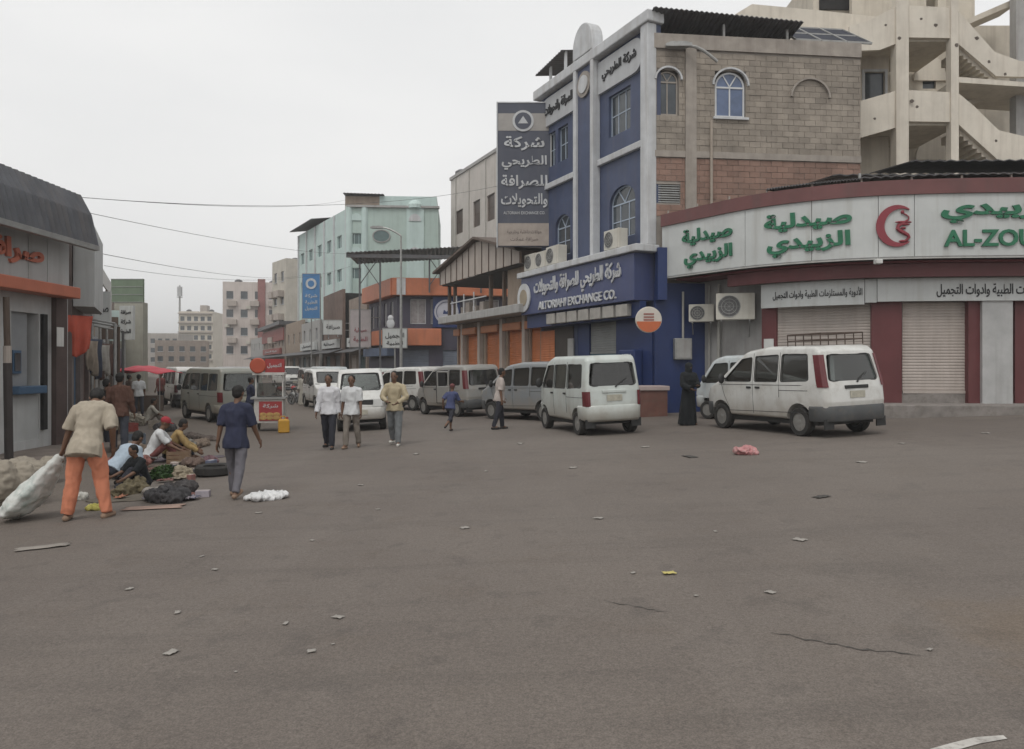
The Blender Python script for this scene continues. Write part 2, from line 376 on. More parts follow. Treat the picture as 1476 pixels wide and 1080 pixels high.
def window(par, x0, x1, z0, z1, y=.1, cols=2, rows=1, fm=None, pm=None, fw=.05, arch=0, d=.06, sub=True):
    b = MB(); fm = fm or M_white; pm = pm or M_pane
    zt = z1 - arch
    b.box(x0, x0 + fw, y, y + d, z0, zt); b.box(x1 - fw, x1, y, y + d, z0, zt); b.box(x0 + fw, x1 - fw, y, y + d, z0, z0 + fw)
    b.box(x0 + fw, x1 - fw, y, y + d, zt - fw, zt)
    for c in range(1, cols):
        xc = x0 + (x1 - x0) * c / cols; b.box(xc - fw*.4, xc + fw*.4, y + .006, y + d, z0 + fw, zt - fw)
    for r in range(1, rows):
        zc = z0 + (zt - z0) * r / rows; b.box(x0 + fw, x1 - fw, y + .009, y + d, zc - fw*.4, zc + fw*.4)
    if arch:
        xc, w = (x0 + x1) / 2, (x1 - x0) / 2
        out = [(xc + w * cos(a), zt + arch * sin(a)) for a in [pi * k / 12 for k in range(13)]]
        inn = [(xc + (w - fw) * cos(a), zt + (arch - fw) * sin(a)) for a in [pi * k / 12 for k in range(13)]]
        for k in range(12): b.xz([out[k], out[k+1], inn[k+1], inn[k]], y, y + d)
        for k in (4, 8): b.beam((xc, y + d/2, zt), (inn[k][0], y + d/2, inn[k][1]), fw * .7, d * .8, (0, 1, 0))
    w_ = b.build('window', fm, par)
    p = MB(); e = .01
    p.box(x0 + e, x1 - e, y + d * .5, y + d * .5 + .012, z0 + e, zt)
    if arch: p.xz([(x1 - e, zt)] + [(xc + (w - e) * cos(a), zt + (arch - e) * sin(a)) for a in [pi * k / 12 for k in range(1, 12)]] + [(x0 + e, zt)], y + d*.5, y + d*.5 + .012)
    p.build('pane', pm, w_ if sub else par); return w_
def slat_shutter(par, P0, P1, z0, z1, m, pitch=.085, name='shutter'):        # rolling shutter between two plan points
    b = MB(); P0, P1 = V(P0), V(P1); d = (P1 - P0).normalized(); nrm = V((d.y, -d.x, 0)); n = max(4, int((z1 - z0) / pitch))
    prof = []
    for k in range(n):
        z = z0 + (z1 - z0) * k / n; h = (z1 - z0) / n
        prof += [(0, z), (.012, z + h * .25), (.012, z + h * .7), (0, z + h * .92)]
    prof.append((0, z1))
    b.loft([[V((p.x, p.y, 0)) + nrm * o + V((0, 0, z)) for o, z in prof] for p in (P0, P1)], caps=False, closed=False)
    b.beam(P0 + nrm * .015 + V((0, 0, z0 + .04)), P1 + nrm * .015 + V((0, 0, z0 + .04)), .06, .08)
    return b.build(name, m, par)
def corrugated(b, p00, p10, p11, p01, n=40, amp=.03, m=0, sag=0):            # sheet from 4 corners, ribs run from edge 0 to edge 1
    p00, p10, p11, p01 = map(V, (p00, p10, p11, p01)); nr = (p10 - p00).cross(p01 - p00).normalized()
    def fn(u, v):
        p = p00.lerp(p10, u).lerp(p01.lerp(p11, u), v); return p + nr * (amp * (1 if int(round(u * n)) % 2 else -1) * .5 + sag * sin(pi * v))
    b.sheet(fn, n, 4, m)
def ac_unit(par_loc, rz, label, s=1.0, group='air conditioner outdoor units'):
    t = thing('air_conditioner', label, 'air conditioner', par_loc, rz, group)
    w, d, h = .82 * s, .32 * s, .58 * s
    MB().box(-w/2, w/2, 0, d, 0, h).build('casing', M_ac, t, bevel=.02)
    b = MB(); cx, cz, r = -w * .16, h * .5, h * .4
    for k in range(3):
        rr = r * (1 - .3 * k); b.tube([(cx + rr * cos(2*pi*i/20), -.012, cz + rr * sin(2*pi*i/20)) for i in range(21)], .008 * s, 5)
    for k in range(8): b.beam((cx, -.014, cz), (cx + r * cos(pi*k/4), -.014, cz + r * sin(pi*k/4)), .01 * s, .008)
    b.build('fan_grille', M_metal, t)
    MB().lathe([(r * .97, 0), (r * .97, .006)], (cx, -.008, cz), (0, 1, 0), 20).build('fan_opening', M_acdark, t)
    b = MB()
    for k in range(3): b.lathe([(.02, 0), (r*.3, .0)], (cx, -.009, cz), (0, -1, 0), 10)
    for s_ in (-1, 1):
        b = MB(); b.box(s_ * w * .36 - .02, s_ * w * .36 + .02, -.02, d + .18, -.045, -.002); b.beam((s_ * w * .36, d + .16, -.4 * s), (s_ * w * .36, 0, -.045), .03, .03)
        b.build('bracket', M_metal, t)
    return t

# ------------------------------------------------------------------ the pharmacy on the corner
fas = [(5.06, 25.75), (5.98, 24.35), (7.02, 22.9), (8.25, 21.85), (9.79, 21.1), (11.7, 20.75), (13.8, 20.6), (17, 20.45), (21, 20.3)]
def spline(P, n=6):
    out = []
    for i in range(len(P) - 1):
        p = [V(P[max(0, i-1)]), V(P[i]), V(P[i+1]), V(P[min(len(P)-1, i+2)])]
        for k in range(n):
            t = k / n; out.append(.5 * (2*p[1] + (p[2]-p[0])*t + (2*p[0]-5*p[1]+4*p[2]-p[3])*t*t + (3*p[1]-p[0]-3*p[2]+p[3])*t**3))
    out.append(V(P[-1])); return out
FC = spline(fas)
class Curve:
    def __init__(s, pts):
        s.p = pts; s.s = [0]
        for a, b in zip(pts, pts[1:]): s.s.append(s.s[-1] + (b - a).length)
        s.L = s.s[-1]
    def at(s, d, off=0):
        d = max(0, min(s.L - 1e-6, d)); i = max(k for k in range(len(s.p) - 1) if s.s[k] <= d)
        a, b = s.p[i], s.p[i+1]; t = (b - a).normalized(); q = a + t * (d - s.s[i]); n = s.nrm(d)
        return V((q.x - n.x * off, q.y - n.y * off, 0))
    def nrm(s, d):                                    # outward (towards the road)
        e = .25; A = s.raw(d - e); B = s.raw(d + e); t = (B - A).normalized(); return V((t.y, -t.x))
    def raw(s, d):
        d = max(0, min(s.L - 1e-6, d)); i = max(k for k in range(len(s.p) - 1) if s.s[k] <= d)
        a, b = s.p[i], s.p[i+1]; return a + (b - a).normalized() * (d - s.s[i])
    def px(s, x, off=0):                              # distance along the curve that is seen in photo column x
        lo, hi = 0, s.L
        for _ in range(50):
            m_ = (lo + hi) / 2; q = s.at(m_, off)
            if q.x / q.y * F + CX < x: lo = m_
            else: hi = m_
        return lo
FCv = Curve([V(p) for p in FC])
PH0 = V((9.8, 22.4, .42))
ph = thing('pharmacy_building', 'corner pharmacy with white curved fascia, green letters and maroon trim', 'building', PH0)
def band(b, s0, s1, o0, o1, z0, z1, n=10, m=0, cur=FCv):   # curved slab between two offsets
    rings = []
    for k in range(n + 1):
        s = s0 + (s1 - s0) * k / n; A, B = cur.at(s, o0), cur.at(s, o1)
        rings.append([V((A.x, A.y, z0)), V((B.x, B.y, z0)), V((B.x, B.y, z1)), V((A.x, A.y, z1))])
    b.loft(rings, m); return b
def phb(b, name, m, **k): return b.build(name, m, ph, off=-PH0, **k)
ZB, ZT = 4.78, 6.47
cuts = [0, FCv.px(1074), FCv.px(1170), FCv.px(1266), FCv.px(1318), FCv.px(1476) + .3, FCv.L]
for i in range(6): phb(band(MB(), cuts[i] + .008, cuts[i+1] - .008, 0, .12, ZB, ZT), 'sign_panel', M_fascia)
phb(band(MB(), 0, FCv.L, .12, .5, ZB - .02, ZT, 50), 'sign_backing', M_grey)
phb(band(MB(), -.0, FCv.L, -.06, .35, ZT + .003, ZT + .40, 50), 'fascia_cap', mat('faded_maroon_cap', (.15, .062, .06), .6, .15, 1.2, streak=.4, dcol=(.1, .07, .065)))
phb(band(MB(), 0, FCv.L, .03, .10, ZB - .055, ZB - .003, 50), 'fascia_drip_edge', M_white)
WO = 1.15
phb(band(MB(), .3, FCv.L, .35, 1.5, ZB - .12, ZB - .06, 50), 'soffit', mat('maroon_soffit', (.14, .035, .038), .7, .15))
phb(band(MB(), FCv.px(1050, .55), FCv.L, .5, .7, 4.28, ZB - .13, 40), 'lower_fascia', M_maroon)
# the body of the building behind
bd = MB(); pl = [FCv.at(.35 + (FCv.L - .35) * k / 40, WO + .30) for k in range(41)]
poly = [(p.x, p.y) for p in pl] + [(24, 28.5), (6.1, 28.5)]
bd.xy(poly, -.2, 6.3); phb(bd, 'wall', M_grey)
phb(MB().xy([(p.x, p.y) for p in pl] + [(24, 28.6), (6.0, 28.6)], 6.31, 6.42), 'roof', M_conc)
# ground-floor fittings along the wall curve
def seg(name, x0, x1, z0, z1, o0, o1, m, n=6, bev=0): return phb(band(MB(), FCv.px(x0, o0), FCv.px(x1, o0), o0, o1, z0, z1, n), name, m, bevel=bev)
zs0 = 1.0
seg('pier', 1098, 1119, .55, 3.66, WO - .1, WO + .35, M_maroon)
seg('pier', 1256, 1300, .55, 3.66, WO - .14, WO + .35, M_maroon)
seg('pier', 1396, 1413, .6, 3.66, WO - .2, WO + .35, M_maroon)
seg('column', 1416, 1460, .62, 3.70, WO - .32, WO + .35, mat('pale_column', (.42, .42, .415), .7, .12, 2, streak=.5, dcol=(.28, .27, .26)))
seg('pier', 1463, 1500, .62, 3.66, WO - .1, WO + .35, M_maroon)
for x0, x1 in ((1119.5, 1255.5), (1300.5, 1395.5)):
    A, B = FCv.at(FCv.px(x0, WO), WO), FCv.at(FCv.px(x1, WO), WO); slat_shutter(ph, A - V((PH0.x, PH0.y, 0)), B - V((PH0.x, PH0.y, 0)), zs0, 3.62, M_shutter).location = (0, 0, -PH0.z)
seg('lower_sign_board', 1097, 1246, 3.55, 4.27, WO - .36, WO - .22, M_fascia)
seg('lower_sign_board', 1246.8, 1264, 3.60, 4.27, WO - .33, WO - .20, M_fascia)
seg('lower_sign_board', 1265, 1600, 3.62, 4.27, WO - .38, WO - .24, M_fascia, 12)
seg('door_step', 1256, 1640, .72, zs0 - .004, WO - .02, WO + .34, M_step, 12)
wl = lambda s, o: (lambda p: FCv.at(s + p.x, o - (-p.y)) + V((0, 0, p.z)) - PH0)
def warp(px, off): s = FCv.px(px, off); return lambda p: FCv.at(s + p.x, off + p.y) + V((0, 0, p.z)) - PH0
def ptext(s, px0, px1, z0, z1, m, off=-.006, bold=.03, depth=.05, ar=True, k=1.0):
    s0, s1 = FCv.px(px0, off), FCv.px(px1, off); c = (s0 + s1) / 2; q = FCv.at(c, off); 
    wf = lambda p: FCv.at(c + p.x, off + p.y) + V((0, 0, p.z)) - PH0
    lettering(ph, s, 0, (z0 + z1) / 2, s1 - s0, z1 - z0, 0, m, depth, bold, 'raised_lettering', wf, ar)
ptext('صيدلية', 984, 1056, 5.66, 6.20, M_green, bold=.035); ptext('الزبيدي', 987, 1056, 4.93, 5.55, M_green, bold=.035)
ptext('صيدلية', 1102, 1228, 5.66, 6.20, M_green, bold=.04); ptext('الزبيدي', 1106, 1226, 4.93, 5.58, M_green, bold=.04)
ptext('الزبيدي', 1356, 1524, 5.66, 6.30, M_green, bold=.04); ptext('AL-ZOUBAIDI', 1360, 1580, 5.02, 5.48, M_green, bold=.025, ar=False)
ptext('الأدوية والمستلزمات الطبية وادوات التجميل', 1114, 1243, 3.76, 4.06, M_black, off=WO - .364, bold=.012, depth=.012)
ptext('والمستلزمات الطبية وادوات التجميل', 1350, 1530, 3.72, 4.1, M_black, off=WO - .384, bold=.014, depth=.012)
# crescent with a snake and a bowl
es = FCv.px(1294); wf = lambda p: FCv.at(es + p.x, -.006 + p.y) + V((0, 0, p.z)) - PH0
b = MB(); rings = []
for k in range(29):
    a = R(55 + 250 * k / 28); w = .105 * sin(pi * k / 28) + .012; r0 = .50
    cx_, cz_ = r0 * cos(a), r0 * sin(a) * 1.08
    rr = [(cx_ * (1 - w / r0 * 1.3), cz_ * (1 - w / r0 * 1.3)), (cx_ * (1 + w / r0 * .5), cz_ * (1 + w / r0 * .5))]
    rings.append([wf(V((x, y, z + 5.62))) for (x, z), y in ((rr[0], 0), (rr[1], 0), (rr[1], -.05), (rr[0], -.05))])
b.loft(rings); phb(MB().add([V(p) + PH0 for p in b.v], b.f), 'crescent_emblem', M_red)
b = MB()
pts = [wf(V((.13 + .15 * sin(k * .75), -.03, 5.18 + k * .062))) + PH0 for k in range(14)]
b.tube(pts, [.02 + .035 * sin(pi * min(1, k / 10)) for k in range(14)], 6); b.ball(pts[-1] + V((.03, 0, .01)), .05, nu=8, nv=6)
for z, r in ((5.72, .25), (5.66, .18), (5.56, .07), (5.20, .14)): b.ball(wf(V((.14, -.02, z))) + PH0, (r, .04, .035), nu=8, nv=6)
phb(b, 'snake_and_bowl_emblem', M_red)
# tin roof sheets lying over the parapet
for px0, px1, z0, z1, o0, o1 in ((944, 1105, 6.86, 7.05, .02, 2.2), (1104, 1240, 6.98, 7.14, .02, 2.6), (1238, 1700, 7.0, 7.12, .02, 3.0)):
    b = MB(); s0, s1 = FCv.px(px0, o0), min(FCv.px(px1, o0), FCv.L - .05)
    def fn(u, v, s0=s0, s1=s1, z0=z0, z1=z1, o0=o0, o1=o1):
        q = FCv.at(s0 + (s1 - s0) * u, o0 + (o1 - o0) * v); return V((q.x, q.y, z0 + (z1 - z0) * v + .02 * (1 if int(round(u * 60)) % 2 else -1) + .12 * v))
    b.sheet(fn, 60, 3); phb(b, 'tin_roof_sheet', M_tin, solid=.03)
b = MB()
for k in range(14):
    s = FCv.px(960) + k * 1.3
    if s < FCv.L - .2: q = FCv.at(s, .1); b.beam((q.x, q.y, ZT + .38), (q.x, q.y, 7.0), .05, .05, (1, 0, 0))
phb(b, 'roof_batten_row', M_conc)
b = MB()
for (xa, xb, y, z, zz) in ((9.8, 22, 23.3, 7.62, .12), (11.8, 22, 22.6, 7.86, .1)):
    corrugated(b, (xa, y, z), (xb, y - .25, z), (xb, y + 2.6, z + .3), (xa, y + 2.6, z + .3), 60, .04)
phb(b, 'upper_tin_roof', M_tin, solid=.03)
b = MB()
for x in (10.5, 12.8, 15, 17.5, 20): b.box(x, x + .07, 23.1, 23.17, 6.42, 7.62)
for x in (11, 13, 16): b.beam((x, 22.9, 7.0), (x + 2.4, 23.1, 7.55), .05, .05)
phb(b, 'roof_post_row', M_metal)
b = MB(); q = FCv.at(FCv.px(1262), -.02); b.box(q.x - .08, q.x + .1, q.y - .22, q.y - .02, ZB - .2, ZB - .08); phb(b, 'security_camera', M_white, bevel=.02)
# raised pavement with its kerb
b = MB(); band(b, FCv.px(1228, .2), FCv.L, -.15, WO + .28, -.2, .73, 30); pv = b.build('pavement', M_step, bevel=.03); tag(pv, kind='structure')
# posters on the wall
seg('wall_notice', 1101, 1115, 2.05, 2.62, WO - .115, WO - .103, M_white)
# pipes down the grey corner wall and the two outdoor units
for px, r in ((1036, .06), (1006, .03), (1022, .025)):
    q = FCv.at(FCv.px(px, WO + .2), WO + .2); b = MB(); b.tube([(q.x, q.y, .1), (q.x, q.y, 4.5)], r, 8); phb(b, 'wall_pipe', M_pipe)
def wall_ac(px, z, s, label, off, turn=0):
    d = FCv.px(px, off); q = FCv.at(d, off); n = FCv.nrm(d); ac_unit((q.x, q.y, z), math.atan2(n.y, n.x) + pi / 2 + turn, label, s)
wall_ac(1060, 3.25, 1.45, 'large beige air conditioner unit on the grey pharmacy wall beside the notice board', .75, R(40))
wall_ac(1011, 3.25, 1.0, 'small beige air conditioner unit beside the blue wall of the pharmacy', .75, R(40))

# ------------------------------------------------------------------ the blue exchange building
DS = V((-.4194, .9078, 0)); C0 = V((4.82, 26, 0))
A0 = C0 + DS * 8.4
M_blue = mat('blue_facade', (.060, .078, .142), .55, .16, 1.2, streak=.55, dcol=(.10, .10, .14))
M_bluesign = mat('blue_sign_face', (.052, .066, .155), .4, .08, 1.5, streak=.2, dcol=(.14, .14, .17))
M_deep = mat('deep_blue_cladding', (.020, .038, .125), .45, .12, 1.5)
M_trim = mat('pale_trim', (.52, .53, .54), .65, .12, 2, streak=.6, dcol=(.33, .31, .29))
ex = thing('exchange_building', 'three storey blue money exchange building with bare grey block side wall', 'building', A0, frame(A0, C0))
ops = [(5.55, 7.0, 10.3, 11.85), (5.6, 7.3, 6.45, 8.35), (.55, 1.3, 10.35, 11.8), (1.55, 2.4, 10.35, 11.8), (1.3, 2.6, 6.4, 8.1), (3.2, 6.3, .15, 3.45)]
b = MB(); wall_mb(b, 0, 8.4, -.3, 13.45, ops, 0, .3)
arch_fill(b, 5.6, 7.3, 7.75, 8.35, 0, .3); arch_fill(b, 1.3, 2.6, 7.6, 8.1, 0, .3)
b.build('wall', M_blue, ex)
M_exw = mat('exchange_window_frame', (.36, .42, .50), .4, .08)
window(ex, 5.55, 7.0, 10.3, 11.85, .12, 3, 2, M_exw, M_pane); window(ex, 5.6, 7.3, 6.45, 8.35, .12, 3, 2, M_exw, M_pane, arch=.6)
window(ex, .55, 1.3, 10.35, 11.8, .12, 2, 2, M_exw); window(ex, 1.55, 2.4, 10.35, 11.8, .12, 2, 2, M_exw); window(ex, 1.3, 2.6, 6.4, 8.1, .12, 2, 2, M_exw, arch=.5)
b = MB(); b.box(-.15, 8.55, -.35, .35, 13.452, 13.85); b.build('cornice', M_trim, ex, bevel=.04)
b = MB(); b.box(-.1, 3.38, -.16, .0, 9.38, 9.62); b.build('string_course', M_trim, ex, bevel=.03)
b = MB(); b.box(4.95, 8.0, -.16, .0, 9.38, 9.62); b.build('string_course', M_trim, ex, bevel=.03)
b = MB(); b.box(8.0, 8.45, -.28, .1, 5.9, 13.45); b.build('corner_pillar', M_trim, ex, bevel=.04)
b = MB(); b.box(3.62, 4.72, -.22, 0, 5.9, 13.44); b.build('pilaster', M_blue, ex)
for x in (3.4, 4.72): b = MB(); b.box(x, x + .22, -.34, 0, 5.9, 14.0); b.build('pilaster_edge', M_trim, ex, bevel=.03)
b = MB(); b.xz([(3.42, 13.86), (4.92, 13.86)] + [(4.17 + .75 * cos(a), 14.25 + .85 * sin(a)) for a in [pi * k / 14 for k in range(15)]], -.36, .15); b.build('rounded_finial', M_trim, ex, bevel=.04)
b = MB(); b.lathe([(.5, 0), (.5, .06)], (4.17, -.3, 12.75), (0, 1, 0), 24); b.build('emblem_disc', mat('tan_disc', (.28, .25, .22), .6, .2, 5), ex)
b = MB(); b.lathe([(.34, 0), (.34, .05)], (4.17, -.34, 12.75), (0, 1, 0), 24); b.build('emblem_ring', M_trim, ex)
for x0, x1, s in ((4.98, 7.88, 'شركة الطريحي'), (.25, 3.36, 'للصرافة والتحويلات')):
    b = MB(); b.xz(fillet([(x0, 12.1), (x1, 12.1), (x1, 13.3), (x0, 13.3)], [.05, .55, .55, .05] if x0 > 4 else [.55, .05, .05, .55], 8), -.12, -.005)
    b.build('name_panel', mat('grey_white_panel', (.45, .46, .47), .5, .08, 2, streak=.3, dcol=(.3, .3, .3)), ex)
    lettering(ex, s, (x0 + x1) / 2, 12.72, (x1 - x0) * .78, .5, -.122, M_black, .04, .02, 'raised_lettering')
# canopy ledge and the main sign box
b = MB(); b.box(-.55, 8.75, -.95, 0, 5.62, 5.86); b.build('canopy_ledge', M_trim, ex, bevel=.03)
b = MB(); b.box(-.4, 8.42, -.8, 0, 4.0, 5.61); b.build('sign_box', M_bluesign, ex, bevel=.02)
lettering(ex, 'شركة الطريحي للصرافة والتحويلات', 4.3, 5.0, 6.7, .86, -.803, M_trim, .05, .02, 'raised_lettering')
lettering(ex, 'ALTORIAHI EXCHANGE CO.', 4.35, 4.3, 6.0, .34, -.803, M_trim, .05, .02, 'raised_lettering', ar=False)
b = MB(); b.lathe([(.62, 0), (.62, .05)], (-.05, -.86, 4.75), (0, 1, 0), 24); b.build('round_logo', M_trim, ex)
b = MB(); b.lathe([(.36, 0), (.36, .02)], (-.05, -.875, 4.75), (0, 1, 0), 20); b.build('round_logo_centre', mat('logo_tan', (.3, .25, .18), .6), ex)
for k in range(7): b = MB(); b.box(1.9 + k * .88, 2.62 + k * .88, -.75, -.55, 3.5, 3.92); b.build('light_box', mat('grubby_light_box', (.36, .34, .31), .6, .2, 3), ex, bevel=.02)
b = MB(); b.box(-.3, 8.4, -.55, -.3, 3.44, 3.99); b.build('lintel', M_deep, ex)
# shop front
slat_shutter(ex, (4.1, .08, 0), (6.0, .08, 0), .5, 2.25, mat('teal_shutter', (.035, .10, .14), .5, .15), name='rolling_shutter')
slat_shutter(ex, (4.1, .10, 0), (6.0, .10, 0), 2.25, 3.44, mat('grey_shutter', (.26, .27, .265), .5, .1), name='rolling_shutter')
for x0, x1, m in ((3.2, 4.08, M_deep), (6.02, 6.3, M_deep)): b = MB(); b.box(x0, x1, .02, .24, .0, 3.44); b.build('door_panel', m, ex)
b = MB(); b.box(.3, 2.9, -.04, 0, 0, 3.4); b.build('dark_front_panel', mat('dark_brown_front', (.06, .048, .042), .6, .2, 3), ex)
b = MB(); b.box(2.55, 3.0, -.1, -.04, .4, 2.9); b.build('pale_front_strip', M_grey, ex)
b = MB(); b.box(6.3, 8.4, -.06, 0, 0, 3.44); b.build('blue_front_panel', M_deep, ex)
# side wall of concrete blocks, running off to the right of the corner
sa = math.atan2(.113, .993) - frame(A0, C0)
M_mortar = mat('mortar', (.29, .26, .23), .95, .15, 1.2, world=True)
SWO = [(.12, .90, 10.35, 11.9), (2.18, 3.28, 10.35, 11.95), (.1, .95, 7.35, 8.0)]
b = MB(); wall_mb(b, 0.02, 7.5, -.3, 13.1, SWO, .03, .25); sw = b.build('side_wall', M_mortar, ex)
sw.location = (8.4, 0, 0); sw.rotation_euler = (0, 0, sa)
b = MB(); b.box(.0, 7.5, -.05, .03, 12.62, 13.12); b.build('parapet_band', M_conc, sw)
b = MB(); b.box(0, 7.5, -.04, .03, 8.92, 9.14); b.build('belt_course', M_conc, sw)
b = MB(); b.box(1.12, 1.5, -.06, .03, 5.8, 12.61); b.build('concrete_column', M_conc, sw)
b = MB(); b.tube([(2.02, -.08, 5.9), (2.02, -.08, 10.2)], .05, 8); b.build('drain_pipe', mat('tan_pipe', (.34, .29, .24), .7), sw)
M_block = mat('grey_block', (.285, .248, .208), .95, .22, 1.1, bump=.6, bscale=25, rnd=.12, streak=.55, dcol=(.17, .148, .128), dirt=.35, world=True)
M_rblock = mat('red_block', (.265, .168, .132), .95, .2, 1.1, bump=.6, bscale=25, rnd=.12, streak=.5, dcol=(.2, .15, .125), world=True)
rb = random.Random(5); bm_cache = {}
def block_mesh(l, m, nm):
    k = (round(l, 2), nm)
    if k not in bm_cache: bm_cache[k] = MB().box(.006, l - .006, .012, .03, .006, .194).mesh(nm, m)
    return bm_cache[k]
def lay(z0, z1, m, nm):
    z = z0; row = 0
    while z < z1 - .1:
        x = 0.02 - (.2 if row % 2 else 0)
        while x < 7.48:
            a, e = max(x, .02), min(x + .4, 7.5)
            cuts_ = [(a, e)]
            for o in SWO + [(1.12, 1.5, 0, 20)]:
                if z + .2 > o[2] + .01 and z < o[3] - .01:
                    nc = []
                    for p, q in cuts_:
                        if q <= o[0] or p >= o[1]: nc.append((p, q))
                        else:
                            if p < o[0] - .06: nc.append((p, o[0]))
                            if q > o[1] + .06: nc.append((o[1], q))
                    cuts_ = nc
            for p, q in cuts_:
                if q - p > .07: obj(nm, block_mesh(q - p, m, nm), sw, (p, rb.uniform(-.012, .004), z), (0, 0, rb.uniform(-.006, .006)))
            x += .4
        z += .2; row += 1
lay(9.15, 12.6, M_block, 'concrete_block'); lay(6.9, 8.9, M_rblock, 'red_block')
M_wf = mat('white_window_frame', (.6, .61, .62), .5, .08)
window(sw, 2.2, 3.26, 10.37, 11.93, .08, 2, 1, M_wf, M_bluepane, arch=.5, fw=.06)
window(sw, .14, .88, 10.37, 11.88, .1, 2, 1, M_conc, M_pane, arch=.35)
b = MB()
for k in range(8): b.box(.1, .95, .06, .14, 7.38 + k * .08, 7.42 + k * .08, M=None)
b.build('louvre', M_metal, sw)
for x0, x1, zt, hh in ((2.1, 3.36, 12.03, .58), (.06, .98, 11.98, .42), (4.92, 6.32, 11.8, .65)):
    xc, w = (x0 + x1) / 2, (x1 - x0) / 2; b = MB()
    pts = [(xc + w * cos(a), -.03, zt - hh + hh * sin(a)) for a in [pi * k / 16 for k in range(17)]]
    for p, q in zip(pts, pts[1:]): b.beam(p, q, .06, .1, (0, 1, 0))
    b.build('arch_moulding', M_trim if x0 < 4 else M_conc, sw)
    b2 = MB()
    b2 = None
b = MB(); b.box(2.1, 3.36, -.08, .05, 10.27, 10.35); b.build('window_sill', M_trim, sw)
# roof things of the exchange building
b = MB(); corrugated(b, (-.1, -.35, 13.85), (5.2, -.35, 13.62), (5.2, 3.0, 13.1), (-.1, 3.0, 13.25), 60, .05); b.build('roof_canopy', M_tin, sw, solid=.03)
for x in (.2, 2.5, 4.8): b = MB(); b.box(x, x + .08, .1, .18, 12.9, 13.6); b.build('canopy_post', M_metal, sw)
M_solar = mat('solar_glass', (.022, .025, .038), .6, .2, 3, spec=.15)
for k in range(3):
    b = MB(); x = 5.15 + k * .95
    Q = lambda u, v: V((x + u * .92, .1 + v * 1.9, 13.2 + v * 1.3))
    b.add([Q(0,0), Q(1,0), Q(1,1), Q(0,1)] + [Q(i, j) - V((0, 0, .05)) for i, j in ((0,0),(1,0),(1,1),(0,1))], [(0,1,2,3),(7,6,5,4),(0,4,5,1),(1,5,6,2),(2,6,7,3),(3,7,4,0)])
    s_ = b.build('solar_panel', M_solar, sw)
    b = MB()
    for i, j, k2, l2 in ((0,0,1,0),(1,0,1,1),(1,1,0,1),(0,1,0,0),(0,.5,1,.5)): b.beam(Q(i,j), Q(k2,l2), .04, .07)
    b.build('panel_frame', M_metal, s_)
b = MB(); b.box(7.3, 7.36, 1.7, 1.76, 12.9, 14.2); b.box(5.2, 5.26, 1.7, 1.76, 12.9, 14.2); b.build('panel_legs', M_metal, sw)
b = MB(); corrugated(b, (-.4, -.1, 14.7), (1.9, .0, 15.0), (1.9, 2.2, 15.4), (-.4, 2.2, 15.1), 24, .04); b.build('small_roof_canopy', M_tin, ex, solid=.03)
for x, y in ((.35, .2), (1.7, .2), (.35, 2), (1.7, 2)): b = MB(); b.box(x, x + .1, y, y + .1, 13.4, 15.05); b.build('small_canopy_post', M_trim, ex)
# rest of the building mass, so that it is solid from the side and has a roof
b = MB(); c_, s_ = cos(sa), sin(sa); q = lambda x, y: (8.4 + c_ * x - s_ * y, s_ * x + c_ * y)
b.xy([(.02, .32), (8.36, .32), q(.3, .32), q(7.45, .32), q(7.45, 5.5), q(-1.5, 8)], -.2, 13.0); b.build('building_core', M_conc, ex)
# blue clad foot that runs on under the pharmacy sign
b = MB(); b.box(.0, 1.9, -.14, -.02, -.1, 4.6); b.build('blue_clad_wall', M_deep, sw)
b = MB(); b.box(.0, .32, -.5, -.15, 4.0, 5.75); b.build('blue_sign_return', M_deep, sw)

def wpt(par, p):
    p = V(p)
    while par: p = par.matrix_basis @ p; par = par.parent
    return p
fx = frame(A0, C0)
for x, s in ((.35, 1.2), (1.35, 1.15), (2.4, 1.3)):
    p = wpt(ex, (x, -.75, 5.92)); ac_unit(p, fx + (0 if x > .5 else .05), ['beige air conditioner unit on the blue building ledge beside the tall dark sign', 'middle beige air conditioner unit of three on the blue building ledge', 'beige air conditioner unit on the ledge beside the blue pilaster'][int(x)], s)
p = wpt(ex, (6.9, -.75, 5.92)); ac_unit(p, fx, 'beige air conditioner unit on the ledge under the arched blue building window', 1.2)

# the tall projecting sign
M_board = mat('charcoal_sign_face', (.072, .078, .105), .45, .1, 1.2, streak=.25, dcol=(.13, .13, .14))
ps = thing('projecting_sign', 'tall dark projecting sign with four lines of white Arabic writing', 'sign', (-.62, 33.0, 6.95))
b = MB(); b.box(0, 2.28, 0, .3, 0, 6.2); b.build('sign_board', M_board, ps)
b = MB(); b.box(-.05, -.002, -.03, .33, -.05, 6.25); b.box(2.282, 2.33, -.03, .33, -.05, 6.25); b.box(-.002, 2.282, -.02, .32, 6.2, 6.25); b.build('sign_frame', M_trim, ps)
b = MB(); b.box(.02, 2.26, -.012, -.001, .03, 1.0); b.build('cream_panel', mat('cream_panel', (.36, .31, .27), .6, .12, 3), ps)
b = MB(); b.box(.02, 2.26, -.012, -.001, 5.0, 5.75); b.build('pale_header_panel', mat('pale_header', (.34, .32, .30), .6, .1, 3), ps)
b = MB(); b.lathe([(.46, 0), (.46, .03)], (1.1, -.043, 5.42), (0, 1, 0), 28); lg = b.build('round_logo', M_trim, ps)
b = MB(); b.lathe([(.36, 0), (.36, .012)], (1.1, -.056, 5.42), (0, 1, 0), 28); b.build('logo_centre', M_board, lg)
b = MB(); b.xz([(.88, 5.3), (1.32, 5.3), (1.1, 5.62)], -.07, -.057); b.build('logo_peak', M_trim, lg)
